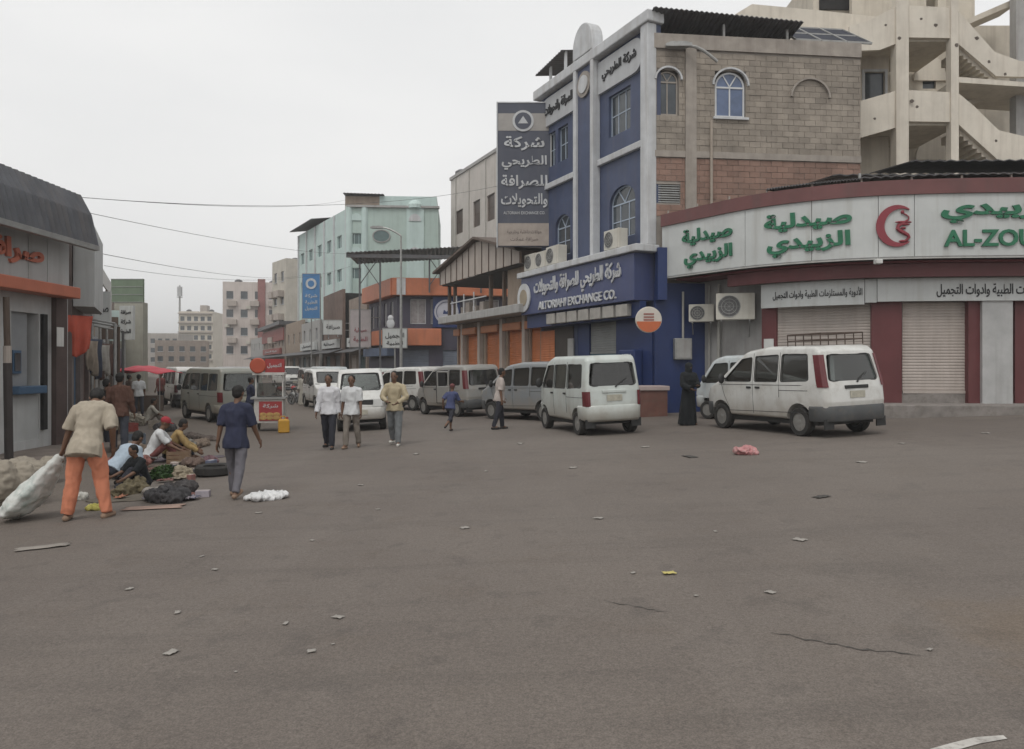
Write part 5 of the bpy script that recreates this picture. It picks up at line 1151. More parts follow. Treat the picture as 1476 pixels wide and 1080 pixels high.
KIND = {
 'noah': dict(L=2.08, W=.84, prof=[(-2.02, .34), (-2.06, .72), (-2.03, 1.0), (-1.84, 1.76), (-1.70, 1.87), (-.3, 1.90), (.48, 1.81), (1.42, 1.15), (1.90, .99), (2.06, .80), (2.07, .36)], rad=[.05, .1, .12, .1, .2, .6, .4, .15, .15, .1, .05],
   belt=1.1, tum=.16, ax=(1.34, -1.28), r=.30, win=[[(.20, 1.13), (1.22, 1.13), (.56, 1.64), (.20, 1.68)], [(-.66, 1.13), (.10, 1.13), (.10, 1.70), (-.66, 1.72)], [(-1.60, 1.15), (-.76, 1.13), (-.76, 1.73), (-1.52, 1.71)]],
   rear=[(-.66, 1.14), (.66, 1.14), (.58, 1.68), (-.58, 1.68)], front=[(-.70, 1.23), (.70, 1.23), (.60, 1.75), (-.60, 1.75)], seams=[[(.15, 1.78), (.15, .42)], [(-.71, 1.78), (-.71, .8)], [(1.30, 1.1), (1.20, .85), (1.0, .5)], [(-.71, .95), (-1.58, .95)], [(1.38, 1.06), (-1.9, 1.06)], [(-1.62, .5), (1.0, .46)]],
   lamp=(1.02, 1.68), hlamp=(.74, .96), handles=[(.28, 1.0), (-.02, 1.0)], vg=.36, bz=(.33, .64)),
 'kei': dict(L=1.70, W=.735, prof=[(-1.66, .32), (-1.69, .72), (-1.68, 1.02), (-1.60, 1.74), (-1.50, 1.85), (.55, 1.87), (.92, 1.78), (1.46, 1.12), (1.63, .95), (1.69, .74), (1.68, .34)], rad=[.05, .1, .12, .1, .15, .4, .3, .2, .12, .1, .05],
   belt=1.05, tum=.15, ax=(1.16, -1.12), r=.275, win=[[(.42, 1.08), (1.30, 1.08), (.88, 1.64), (.42, 1.66)], [(-.46, 1.08), (.34, 1.08), (.34, 1.66), (-.46, 1.66)], [(-1.42, 1.10), (-.55, 1.08), (-.55, 1.66), (-1.38, 1.65)]],
   rear=[(-.60, 1.14), (.60, 1.14), (.54, 1.67), (-.54, 1.67)], front=[(-.62, 1.20), (.62, 1.20), (.55, 1.73), (-.55, 1.73)], seams=[[(.38, 1.74), (.38, .42)], [(-.50, 1.74), (-.50, .5)], [(-.50, .88), (-1.5, .88)]],
   lamp=(.68, 1.02), hlamp=(.72, .94), handles=[(.48, .96), (-.40, .96)], vg=.32, bz=(.36, .70)),
 'hiace': dict(L=2.35, W=.85, prof=[(-2.3, .34), (-2.33, .72), (-2.31, 1.05), (-2.22, 1.84), (-2.1, 1.96), (1.1, 1.98), (1.5, 1.90), (2.08, 1.16), (2.26, 1.0), (2.34, .8), (2.33, .36)], rad=[.05, .1, .12, .1, .15, .4, .3, .2, .12, .1, .05],
   belt=1.1, tum=.12, ax=(1.5, -1.2), r=.31, win=[[(.95, 1.14), (1.88, 1.14), (1.45, 1.74), (.95, 1.76)], [(-.2, 1.14), (.85, 1.14), (.85, 1.76), (-.2, 1.76)], [(-1.1, 1.14), (-.3, 1.14), (-.3, 1.76), (-1.1, 1.76)], [(-2.05, 1.16), (-1.2, 1.14), (-1.2, 1.76), (-2.0, 1.75)]],
   rear=[(-.68, 1.16), (.68, 1.16), (.62, 1.76), (-.62, 1.76)], front=[(-.72, 1.26), (.72, 1.26), (.64, 1.82), (-.64, 1.82)], seams=[[(.90, 1.85), (.90, .42)], [(-.25, 1.85), (-.25, .45)], [(-.25, .95), (-2.1, .95)]],
   lamp=(.75, 1.1), hlamp=(.76, .98), handles=[(1.0, 1.0), (-.15, 1.0)], vg=.36, bz=(.36, .66)),
}
def boolean(o, cut, self_=False):
    md = o.modifiers.new('b', 'BOOLEAN'); md.operation = 'DIFFERENCE'; md.object = cut; md.solver = 'EXACT'; md.use_self = self_
def raw_obj(me): o = bpy.data.objects.new('tmp', me); COL.objects.link(o); return o
def inset(poly, d):
    out = []; N = len(poly)
    for i in range(N):
        a, p, c = V(poly[i-1]), V(poly[i]), V(poly[(i+1) % N]); t1, t2 = (p - a), (c - p)
        t1 = t1.normalized() if t1.length > 1e-6 else t2.normalized(); t2 = t2.normalized() if t2.length > 1e-6 else t1
        n = V((t1.y + t2.y, -(t1.x + t2.x))); n = n.normalized() if n.length > 1e-6 else V((t1.y, -t1.x)); out.append((p.x + n.x * d, p.y + n.y * d))
    return out
def van(name, label, kind, loc, deg, pm, group=None, gl=None, rack=False, bumper=None, rearg=None, open_door=False, z=None, mirror=True, sc=1.0):
    K = KIND[kind]; Wd, Ln = K['W'], K['L']; gl = gl or G_dark; bumper = bumper or M_bump
    t = thing(name, label, 'van', (loc[0], loc[1], gz(loc[0]) if z is None else z), 0, group)
    sl = math.atan(.035) if -7 < loc[0] < 14 else 0                                  # sits on the cross slope of the road
    t.rotation_euler = (Matrix.Rotation(-sl, 3, 'Y') @ Matrix.Rotation(R(deg), 3, 'Z')).to_euler()
    t.scale = (sc, sc, sc)
    area = sum(K['prof'][i-1][0] * K['prof'][i][1] - K['prof'][i][0] * K['prof'][i-1][1] for i in range(len(K['prof'])))
    prof = fillet(K['prof'], K['rad'], 5)
    if area < 0: sgn = 1
    else: sgn = -1
    ins = lambda d: inset(prof, d * sgn)
    def deform(p):
        x, y, z_ = p; k = 1.0
        if z_ > K['belt']: k -= K['tum'] * (z_ - K['belt'])
        elif z_ < .75: k -= .06 * (.75 - z_)
        for e, s, c in ((Ln, 1, .13), (Ln, -1, .085)):
            q = (s * y - (e - .7)) / .7
            if q > 0: k -= c * min(1.2, q) ** 2.2
        yy = y
        q = max(0, (abs(y) - (Ln - .9)) / .9); yy -= math.copysign((.10 if y > 0 else .05) * q * (x / Wd) ** 2, y)
        zz = z_ - (.02 * (x / Wd) ** 2 if z_ > 1.7 else 0)
        return V((x * k, yy, zz))
    def solid(pf, w, r, dz=True):
        st = []; n = 4
        for k in range(n, -1, -1):
            a = pi / 2 * k / n; st.append((-(w - r + r * sin(a)), r - r * cos(a)))
        for xm in (-.5, 0, .5): st.append((xm * (w - r), 0))
        for k in range(n + 1):
            a = pi / 2 * k / n; st.append(((w - r + r * sin(a)), r - r * cos(a)))
        b = MB(); b.loft([[V((x, y, z_)) for y, z_ in inset(pf, i * sgn)] for x, i in st]); return b
    def cutmesh(b):
        me = b.mesh('m', []); bm = bmesh.new(); bm.from_mesh(me)
        for z_ in (.55, .75, K['belt'], 1.35, 1.6): bmesh.ops.bisect_plane(bm, geom=bm.verts[:] + bm.edges[:] + bm.faces[:], plane_co=(0, 0, z_), plane_no=(0, 0, 1))
        for d in (.15, .35, .55, .75, .9):
            for s in (-1, 1): bmesh.ops.bisect_plane(bm, geom=bm.verts[:] + bm.edges[:] + bm.faces[:], plane_co=(0, s * (Ln - d), 0), plane_no=(0, 1, 0))
        for v in bm.verts: v.co = deform(v.co)
        bmesh.ops.recalc_face_normals(bm, faces=bm.faces); bm.to_mesh(me); bm.free(); return me
    def profy(z_, front):
        ys = []
        P = K['prof']
        for i in range(len(P)):
            (ya, za), (yb, zb) = P[i-1], P[i]
            if (za - z_) * (zb - z_) <= 0 and abs(za - zb) > 1e-6: ys.append(ya + (yb - ya) * (z_ - za) / (zb - za))
        return max(ys) if front else min(ys)
    def profz(y_):
        zs = []
        for i in range(len(prof)):
            (ya, za), (yb, zb) = prof[i-1], prof[i]
            if (ya - y_) * (yb - y_) <= 0 and abs(ya - yb) > 1e-6: zs.append(za + (zb - za) * (y_ - ya) / (yb - ya))
        return max(zs)
    body = raw_obj(cutmesh(solid(prof, Wd, .07)))
    # cabin cavity
    cp = [(y, z_) for y, z_ in inset(K['prof'], .07 * sgn)]; yf = K['prof'][7][0]
    cav = MB(); zt = max(z_ for y, z_ in K['prof']) - .07; y0 = K['prof'][3][0] + .1; y1 = K['prof'][6][0] - .02
    pc = [(K['prof'][2][0] + .10, .82), (yf - .05, .82), (yf - .02, K['prof'][7][1] + .02), (K['prof'][6][0] - .04, K['prof'][6][1] - .07), (K['prof'][6][0] - .3, zt), (K['prof'][4][0] + .05, zt), (K['prof'][3][0] + .09, K['prof'][3][1] - .04)]
    cav.yz(pc, -(Wd - .06), Wd - .06); cav = raw_obj(cutmesh(cav)); boolean(body, cav)
    cut = MB()
    for wdw in K['win']:
        w2 = fillet(wdw, .06, 3)
        for s in (-1, 1): cut.prism(w2, lambda a, c, s=s: (s * (Wd - .30), a, c), lambda a, c, s=s: (s * (Wd + .3), a, c))
    fr = fillet(K['rear'], .07, 3); ff = fillet(K['front'], .08, 3)
    cut.prism(fr, lambda a, c: (a, profy(c, False) - .3, c), lambda a, c: (a, profy(c, False) + .2, c))
    cut.prism(ff, lambda a, c: (a, profy(c, True) + .3, c), lambda a, c: (a, profy(c, True) - .22, c))
    for y in K['ax']:
        for s in (-1, 1): cut.lathe([(K['r'] + .07, 0), (K['r'] + .07, .7)], (s * (Wd - .26), y, K['r'] + .02), (s, 0, 0), 28)
    cm = cut.mesh('c', []); cu = raw_obj(cm); boolean(body, cu, True)
    me = bake(body)
    for o in (cav, cu): m_ = o.data; bpy.data.objects.remove(o); bpy.data.meshes.remove(m_)
    me.name = 'body'; me.materials.clear(); me.materials.append(pm); finish_smooth(me, 28)
    bo = obj('body', me, t)
    # glass
    for i, wdw in enumerate(K['win']):
        for s in (-1, 1):
            if open_door and s == -1 and i == 1: pass
            w2 = fillet(wdw, .06, 3); cx_ = sum(p[0] for p in w2) / len(w2); cz_ = sum(p[1] for p in w2) / len(w2)
            b = MB(); b.prism([(cx_ + (a - cx_) * 1.02, cz_ + (c - cz_) * 1.02) for a, c in w2], lambda a, c: deform((s * (Wd - .022), a, c)), lambda a, c: deform((s * (Wd - .028), a, c)))
            b.build('window', (rearg or gl) if i == len(K['win']) - 1 else gl, t)
    def pane(poly, front, m, nm):
        cx_, cz_ = 0, sum(p[1] for p in poly) / len(poly); b = MB(); ny, nx = 5, 8
        zz = [p[1] for p in poly]; zl, zh = min(zz) - .012, max(zz) + .012; (xa, za), (xb, zb) = poly[1], poly[2]
        def fn(u, v):
            z_ = zl + (zh - zl) * v; hw = xa + (xb - xa) * (z_ - za) / (zb - za) + .012; y = profy(z_, front); return deform(((u - .5) * 2 * hw, y - .03 if front else y + .022, z_))
        b.sheet(fn, nx, ny); b.build(nm, m, t, solid=.006)
    pane(K['rear'], False, rearg or gl, 'rear_window'); pane(K['front'], True, gl, 'windscreen')
    # black rubber surrounds
    def ring(poly, fn, nm, w_=.014):
        b = MB(); pts = [fn(a, c) for a, c in poly]; b.tube(pts + [pts[0]], w_, 5); b.build(nm, M_trimb, t)
    ring(fr, lambda a, c: deform((a, profy(c, False) + .004, c)), 'rear_window_seal'); ring(ff, lambda a, c: deform((a, profy(c, True) - .004, c)), 'windscreen_seal')
    for s in (-1, 1):
        for wdw in K['win']: ring(fillet(wdw, .06, 3), lambda a, c, s=s: deform((s * (Wd - .004), a, c)), 'window_seal', .010)
        for sm in K['seams']:
            b = MB(); pts = []
            for (ya, za), (yb, zb) in zip(sm, sm[1:]):
                for k in range(7): pts.append(deform((s * (Wd - .002), ya + (yb - ya) * k / 6, za + (zb - za) * k / 6)))
            b.tube(pts, .008, 4); b.build('door_seam', M_trimb, t)
        for y, z_ in K['handles']: b = MB(); q = deform((s * Wd, y, z_)); b.box(q.x - .015 if s > 0 else q.x - .02, q.x + .02 if s > 0 else q.x + .015, y - .075, y + .075, z_ - .022, z_ + .022); b.build('door_handle', M_trimb, t, bevel=.008)
        # tail lamp on the rear corner
        z0, z1 = K['lamp']; rg = []
        for k in range(6):
            z_ = z0 + (z1 - z0) * k / 5; yr = profy(z_, False)
            rg.append([deform(p) for p in ((s * (Wd + .012), yr + .17, z_), (s * (Wd + .012), yr + .02, z_), (s * (Wd - .03), yr - .022, z_), (s * (Wd - .09), yr - .022, z_), (s * (Wd - .09), yr + .05, z_), (s * (Wd - .04), yr + .17, z_))])
        b = MB(); b.loft(rg); b.build('tail_lamp', M_lred, t, True, 30)
        z0, z1 = K['hlamp']; rg = []
        for k in range(6):
            x = s * (Wd * (.52 + .44 * k / 5)); rg.append([deform((x, profy(z_, True) + o, z_)) for z_, o in ((z0, -.05), (z0, .015), (z1, .02), (z1, -.05))])
        b = MB(); b.loft(rg); b.build('headlight', M_lamp, t, True, 30)
        if mirror:
            b = MB(); q = deform((s * Wd, K['win'][0][1][0] - .12, 1.2)); b.ball(q + V((s * .13, .02, 0)), (.09, .05, .12), nu=10, nv=8); b.tube([q, q + V((s * .12, .01, 0))], .02, 6); b.build('mirror', M_trimb, t, True)
        for y in K['ax']:
            r = K['r']; x = s * (Wd - .10); b = MB(); b.lathe([(r * .62, -.085), (r * .93, -.095), (r, -.06), (r, .06), (r * .93, .09), (r * .62, .085)], (x, y, r), (s, 0, 0), 28, 0, False); wh = b.build('wheel', M_tyre, t, True, 50)
            b = MB(); b.lathe([(r * .64, .075), (r * .56, .05), (r * .5, .03), (r * .2, .055), (r * .17, .08), (.01, .085)], (x, y, r), (s, 0, 0), 24); b.lathe([(r * .63, -.07), (.01, -.07)], (x, y, r), (s, 0, 0), 24); b.build('rim', M_rim, wh, True, 40)
            b = MB()
            for k in range(8): a = k * pi / 4; c_ = V((x + s * .058, y + r * .4 * cos(a), r + r * .4 * sin(a))); b.ball(c_, (.012, .022, .022), None, 6, 4)
            b.build('rim_holes', M_trimb, wh)
    # bumpers, plate, grille
    z0, z1 = K['bz']
    for fr_ in (True, False):
        zm = (z0 + z1) / 2; e = profy(zm, fr_); sg = 1 if fr_ else -1; rt = .42 if not fr_ else .34
        path = [(Wd + .012, e - sg * rt), (Wd + .018, e - sg * .2), (Wd + .012, e - sg * .06), (Wd - .06, e + sg * .035), (Wd * .6, e + sg * .055), (0, e + sg * .06)]
        path = path + [(-x, y) for x, y in path[-2::-1]]; rg = []
        for x, y in path:
            n_ = V((x / Wd * .6 if abs(y - e) < .12 else math.copysign(1, x), sg if abs(y - e) < .12 else 0, 0)).normalized()
            rg.append([deform((x, y, z_)) + n_ * o_ for z_, o_ in ((z0, -.07), (z0, -.012), (z0 + .03, .008), (z1 - .04, .012), (z1, -.015), (z1, -.07))])
        b = MB(); b.loft(rg); b.build('bumper', bumper, t, True, 35)
        b = MB(); e2 = profy(.86, fr_); zc = .86 if not fr_ else .56; e2 = e2 if not fr_ else e + .06
        b.box(-.19, .19, e2 + sg * .004, e2 + sg * .016, zc - .065, zc + .075); b.build('number_plate', M_plate, t)
    b = MB(); e = profy(.86, True); b.box(-Wd * .48, Wd * .48, e - .03, e + .022, .78, .93); b.build('grille', M_trimb, t, bevel=.02)
    b = MB(); e = profy(1.0, False); b.box(-.3, .3, e - .02, e + .02, .98, 1.05); b.build('tailgate_handle', M_trimb if kind == 'noah' else pm, t, bevel=.012)
    q0 = deform((.05, profy(1.12, False) - .012, 1.12)); q1 = deform((.38, profy(1.3, False) - .012, 1.3)); b = MB(); b.tube([q0, q0.lerp(q1, .5) + V((0, -.01, 0)), q1], .009, 5); b.ball(q0, .022, None, 8, 6); b.build('rear_wiper', M_trimb, t)
    for x_ in (-.25, .3):
        q0 = deform((x_, profy(1.21, True) + .012, 1.21)); q1 = deform((x_ - .42, profy(1.33, True) + .012, 1.33)); b = MB(); b.tube([q0, q1], .009, 5); b.build('wiper', M_trimb, t)
    for s in (-1, 1): b = MB(); pts = [deform((s * (Wd - .075), y_, profz(y_))) for y_ in [K['prof'][4][0] + .12 + k * (K['prof'][6][0] - .1 - K['prof'][4][0] - .12) / 8 for k in range(9)]]; b.tube(pts, .011, 5); b.build('roof_gutter', M_trimb if s > 5 else pm, t)
    # seats, wheel, underside
    for row, y in enumerate((K['win'][0][0][0] + .1, K['win'][1][0][0] + .15)):
        for x in (-.38, .38):
            b = MB(); b.box(x - .24, x + .24, y - .25, y + .25, .82, 1.0); b.box(x - .23, x + .23, y - .32, y - .2, .95, 1.42); b.box(x - .12, x + .12, y - .32, y - .22, 1.42, 1.58); b.build('seat', M_seat, t, bevel=.04)
    b = MB(); b.box(-Wd + .12, Wd - .12, -Ln + .35, Ln - .3, .24, .42); b.build('underbody', M_trimb, t)
    for s in (-1, 1): b = MB(); b.box(s * (Wd - .16) - .12, s * (Wd - .16) + .12, -Ln + .1, -Ln + .13, .18, .38); b.build('mud_flap', M_trimb, t)
    if rack:
        b = MB(); zt_ = max(z_ for y, z_ in K['prof']) + .22; ya, yb = -Ln + .40, -.72; xw = .56
        for zz, rr_ in ((zt_, .016), (zt_ - .13, .014)): b.tube([(-xw, ya, zz), (xw, ya, zz), (xw, yb, zz), (-xw, yb, zz), (-xw, ya, zz)], rr_, 6)
        for k in range(5): y = ya + (yb - ya) * k / 4; b.tube([(-xw, y, zt_ - .13), (xw, y, zt_ - .13)], .012, 6)
        for k in range(5):
            for s in (-1, 1): y = ya + (yb - ya) * k / 4; b.tube([(s * xw, y, zt_), (s * xw, y, zt_ - .24)], .013, 6)
        b.build('roof_rack', mat('rusty_rack', (.085, .06, .048), .7, .25, 6), t)
    if open_door:
        b = MB(); b.box(-Wd - .16, -Wd - .11, -1.05, -.15, .5, 1.12); b.box(-Wd - .15, -Wd - .11, -1.05, -.98, 1.12, 1.68); b.box(-Wd - .15, -Wd - .11, -.22, -.15, 1.12, 1.68); b.box(-Wd - .15, -Wd - .11, -.98, -.22, 1.62, 1.68); b.build('open_sliding_door', pm, t, bevel=.02)
        b = MB(); b.box(-Wd - .004, -Wd + .02, -.56, .18, .48, 1.7); b.build('doorway_shade_panel', M_dark, t)  # dark panel over the uncut side paints the shade of the open doorway
    return t
P_white = paint('white_van_paint', (.60, .60, .575)); P_white2 = paint('white_green_van_paint', (.52, .56, .535), .3); P_silver = paint('silver_van_paint', (.225, .24, .25), .35)
P_grey = paint('grey_van_paint', (.24, .245, .215), .5); P_dsil = paint('dirty_silver_paint', (.27, .265, .25), .55); P_pale = paint('pale_blue_van_paint', (.50, .54, .55), .3)
GV = 'vans parked on the right of the road'
van('minivan', 'white minivan with roof rack and dark bumper parked before the pharmacy shutters', 'noah', (6.72, 18.55), 21, P_white, GV, G_dark, True, sc=1.07)
van('kei_van', 'boxy white van with white bumper and tinted rear window below the exchange sign', 'kei', (2.02, 20.45), 17, P_white2, GV, G_tint, bumper=P_white2, sc=1.07)
van('minivan', 'silver grey minivan parked side on behind the boxy white van', 'noah', (.78, 25.5), 40, P_silver, GV, G_dark)
van('minivan', 'dirty silver minivan with dark purple rear window and open sliding door', 'noah', (-2.05, 29.3), 34, P_dsil, GV, G_dark, rearg=G_tint, open_door=True)
van('minivan', 'white minivan partly hidden behind the silver minivan with the open door', 'noah', (-4.7, 34.4), 48, P_white, GV, G_tint)
van('kei_van', 'white van driving towards the junction behind three walking men', 'kei', (-4.77, 24.3), 191, P_white, None, G_dark, bumper=P_white)
van('kei_van', 'pale bluish van squeezed between the white minivan and the pharmacy wall', 'kei', (7.12, 22.3), 40, P_pale, GV, G_dark, bumper=P_pale)
van('minibus', 'dusty grey green van parked behind the street sellers', 'hiace', (-11.06, 28.9), 40, P_grey, 'vans on the left of the road', G_dark, bumper=P_grey)
van('minibus', 'white van farther down the left side before the red tarp', 'hiace', (-16.6, 38.8), 32, P_white, 'vans on the left of the road', G_dark)
van('minivan', 'white minivan standing behind the two men in white shirts', 'noah', (-9.0, 37.0), 205, P_white, None, G_dark)
van('minibus', 'small distant white van by the red sign house', 'hiace', (-20.6, 70), 212, P_white, None, G_tint)
van('minivan', 'white minivan half hidden beyond the other white minivan by the silver one', 'noah', (-7.6, 43), 40, P_white2, GV, G_dark)
van('minibus', 'cream white minibus parked beyond the orange corner building', 'hiace', (-12.6, 52), 30, P_pale, GV, G_dark)
van('minibus', 'silver minibus queued beyond the grey green van', 'hiace', (-16.2, 44.5), 30, P_silver, 'vans on the left of the road', G_dark)
van('minivan', 'distant silver minivan on the street beyond the walking men', 'noah', (-14.6, 56), 205, P_dsil, None, G_dark)
# ------------------------------------------------------------------ people
M_skin = mat('brown_skin', (.15, .082, .052), .55, .08, 6)
M_hair = mat('black_hair', (.012, .011, .01), .7, .2, 20, bump=.4, bscale=120)
M_eye = mat('dark_eye', (.01, .01, .01), .2, .05)
def cl(name, col, bump=.15): return mat(name, col, .9, .09, 5, bump=bump, bscale=60)
def displace(me, fn, zmin=None):                       # move each vertex along its normal by fn(co)
    n = len(me.vertices); co = np.empty(n * 3, 'f'); nr = np.empty(n * 3, 'f'); me.vertices.foreach_get('co', co); me.vertex_normals.foreach_get('vector', nr)
    co = co.reshape(-1, 3); nr = nr.reshape(-1, 3)
    if fn: co += nr * np.array([fn(V(p)) for p in co.tolist()], 'f')[:, None]
    if zmin is not None: co[:, 2] = np.maximum(co[:, 2], zmin)
    me.vertices.foreach_set('co', co.ravel()); me.update()
def remesh(b, voxel, mt, name, parent, it=4, fold=0, fs=9.0, fz=.35, zmin=None):
    o = raw_obj(b.mesh('r', []))
    md = o.modifiers.new('r', 'REMESH'); md.mode = 'VOXEL'; md.voxel_size = voxel
    if it: sm = o.modifiers.new('s', 'SMOOTH'); sm.factor = .5; sm.iterations = it
    me = bake(o); me.name = name; nz = noise.noise; A, B = V((7, 3, 1)), V((3, 9, 5))
    def fn(p):
        q = V((p.x * fs, p.y * fs, p.z * fs * fz)); c = 1 - abs(nz(V((p.x * fs * .8, p.y * fs * .8, p.z * fs * .7)) + B)) * 3
        return (nz(q) * .5 + nz(q * 2.3 + A) * .4 + max(-.5, c) * .22) * fold
    if fold or zmin is not None: displace(me, fn if fold else None, zmin)
    me.materials.clear(); me.materials.append(mt); me.shade_smooth(); me.update(); return obj(name, me, parent)
RX = lambda d: Matrix.Rotation(R(d), 3, 'X'); RY = lambda d: Matrix.Rotation(R(d), 3, 'Y'); RZ = lambda d: Matrix.Rotation(R(d), 3, 'Z')
def person(label, loc, deg, h, lean=0, head=0, hyaw=0, legL=(4, 4, 3), legR=(-4, 4, 3), armL=(5, 6, 12), armR=(5, 6, 12), shirt=None, sleeve=.7, hem=.06, pants=None, baggy=0, cuff=1.0, robe=None, shoe=None, hat=None, hatm=None, vox=.013, group=None, twist=0, seat=False, hair=True, veil=None, footL=0, footR=0, inL=0, inR=0, open_jacket=False):
    t = thing('person', label, 'person', loc, R(deg), group); S = V((0, 0, -1)); X = V((1, 0, 0))
    P = V((0, 0, 0)); J = {}
    for sd, s, (a, k, ab), ft in (('L', -1, legL, footL), ('R', 1, legR, footR)):
        hp = P + V((s * .055, 0, -.015)) * h; Rm = RY(-s * ab); th = Rm @ RX(a) @ S; sh_ = Rm @ RX(a - k) @ S
        kn = hp + th * .245 * h; an = kn + sh_ * .245 * h; J['hip' + sd], J['kn' + sd], J['an' + sd] = hp, kn, an
        fd = RZ(-s * 10) @ RX(-ft) @ V((0, 1, 0)); J['toe' + sd] = an + fd * .085 * h + V((0, 0, -.022)) * h; J['heel' + sd] = an - fd * .022 * h + V((0, 0, -.022)) * h
    T = RZ(twist) @ RX(-lean); U = T @ V((0, 0, 1)); Fw = T @ V((0, 1, 0)); Xt = T @ X
    sc = P + U * .285 * h; nb = P + U * .315 * h; Hm = RZ(hyaw) @ RX(-(lean * .45 + head)); hu = Hm @ V((0, 0, 1)); hf = Hm @ V((0, 1, 0)); hc = nb + hu * .095 * h + hf * .012 * h
    for sd, s, A, inn in (('L', -1, armL, inL), ('R', 1, armR, inR)):
        a, ab, e = A[:3]; Rm = T @ RY(-s * ab); sp_ = sc + Xt * (s * .108 * h) + U * -.005 * h
        ua = Rm @ RX(a) @ S; fa = Rm @ RZ(s * inn) @ RX(a + e) @ S; el = sp_ + ua * .172 * h; wr = el + fa * .15 * h
        J['sh' + sd], J['el' + sd], J['wr' + sd], J['fa' + sd] = sp_, el, wr, fa
    low = [J['toeL'].z - .02 * h, J['toeR'].z - .02 * h, J['heelL'].z - .02 * h, J['heelR'].z - .02 * h]
    if seat: low += [P.z - .075 * h, J['knL'].z - .045 * h, J['knR'].z - .045 * h]
    up = V((0, 0, -min(low)))
    for k in J:
        if k[:2] != 'fa': J[k] = J[k] + up
    P, sc, nb, hc = P + up, sc + up, nb + up, hc + up
    def ring(c, rx, ry, n=20): return [c + Xt * rx * h * cos(2*pi*k/n) + Fw * ry * h * sin(2*pi*k/n) for k in range(n)]
    b = MB()                                                       # the body, one continuous surface
    b.loft([ring(P + U * z * h, rx, ry) for z, rx, ry in ((-.07, .06, .05), (-.03, .085, .06), (.03, .082, .058), (.1, .072, .05), (.18, .082, .054), (.25, .086, .052), (.28, .065, .04), (.31, .033, .033))])
    b.cap(nb - U * .03 * h, hc - hu * .03 * h, .033 * h, .03 * h)
    b.ball(hc + hu * .015 * h, (.046 * h, .056 * h, .058 * h), Hm, 16, 12); b.ball(hc - hu * .03 * h + hf * .012 * h, (.034 * h, .04 * h, .042 * h), Hm, 12, 10)
    b.cap(hc + hf * .052 * h + hu * .005 * h, hc + hf * .062 * h - hu * .014 * h, .006 * h, .009 * h, 6)
    b.ball(hc + hf * .046 * h - hu * .034 * h, (.016 * h, .01 * h, .007 * h), Hm, 8, 6)
    for s in (-1, 1): b.ball(hc + (Hm @ X) * s * .047 * h, (.007 * h, .014 * h, .02 * h), Hm, 8, 6)
    for sd, s in (('L', -1), ('R', 1)):
        b.cap(J['hip' + sd], J['kn' + sd], .052 * h, .033 * h, 12); mid = J['kn' + sd].lerp(J['an' + sd], .35); b.cap(J['kn' + sd], mid, .031 * h, .032 * h, 12); b.cap(mid, J['an' + sd], .032 * h, .019 * h, 12)
        b.cap(J['heel' + sd], J['toe' + sd], .02 * h, .017 * h, 10); b.cap(J['an' + sd], J['heel' + sd], .019 * h, .02 * h); b.cap(J['an' + sd], J['an' + sd].lerp(J['toe' + sd], .6), .019 * h, .02 * h)
        b.cap(sc + Xt * s * .06 * h - U * .008 * h, J['sh' + sd] - U * .008 * h, .030 * h, .024 * h); b.cap(J['sh' + sd], J['el' + sd], .026 * h, .024 * h, 12); b.cap(J['el' + sd], J['wr' + sd], .025 * h, .016 * h, 12)
        fa = J['fa' + sd]; w = J['wr' + sd]; pn = fa.cross(Fw); pn = pn.normalized() if pn.length > .2 else Xt; sp_ = pn.cross(fa).normalized()   # pn: palm normal, sp_: across the knuckles
        pc = w + fa * .03 * h; Mh = Matrix((sp_, pn, fa)).transposed(); b.ball(pc, (.024 * h, .012 * h, .034 * h), Mh, 10, 8)
        for f, (o, L_) in enumerate(((-.017, .034), (-.006, .042), (.006, .045), (.017, .04))):
            k0 = w + fa * .056 * h + sp_ * o * h; k1 = k0 + fa * L_ * .55 * h - pn * s * .006 * h; k2 = k1 + (fa * .6 - pn * s * .8).normalized() * L_ * .5 * h; b.cap(k0, k1, .0062 * h, .0056 * h, 6); b.cap(k1, k2, .0056 * h, .005 * h, 6)
        q0 = w + fa * .016 * h + sp_ * .02 * h; q1 = q0 + (fa * .7 + sp_ * .7).normalized() * .028 * h; q2 = q1 + (fa - pn * s * .4).normalized() * .024 * h; b.cap(q0, q1, .0075 * h, .0068 * h, 6); b.cap(q1, q2, .0068 * h, .0056 * h, 6)
    body = remesh(b, vox * .8, M_skin, 'body', t, 2)
    g = .016 + baggy
    if shirt:
        b = MB(); k = 1 + baggy * 4
        b.loft([ring(P + U * z * h, rx * k, ry * k) for z, rx, ry in ((-hem, .117, .098), (-.02, .114, .092), (.05, .098, .077), (.1, .09, .068), (.18, .1, .072), (.25, .105, .07), (.29, .085, .052), (.315, .045, .042))])
        for sd, s in (('L', -1), ('R', 1)):
            b.cap(sc + Xt * s * .04 * h, J['sh' + sd] - U * .006 * h, .046 * h, .039 * h); e = J['el' + sd]
            fr_ = min(1, sleeve / .75); b.tube([J['sh' + sd] + (J['sh' + sd] - e) * .1, J['sh' + sd], J['sh' + sd].lerp(e, fr_ * .5), J['sh' + sd].lerp(e, fr_)], [.022 * h, .039 * h, (.043 + baggy * .3) * h, (.043 + baggy * .4) * h], 14)
            if sleeve > .9: b.cap(e, e, .038 * h, .038 * h) if False else b.ball(e, .037 * h); b.tube([e, e.lerp(J['wr' + sd], .5), J['wr' + sd]], [.037 * h, .033 * h, .027 * h], 14)
        remesh(b, vox, shirt, 'shirt' if not open_jacket else 'jacket', t, 3, .017 * h)
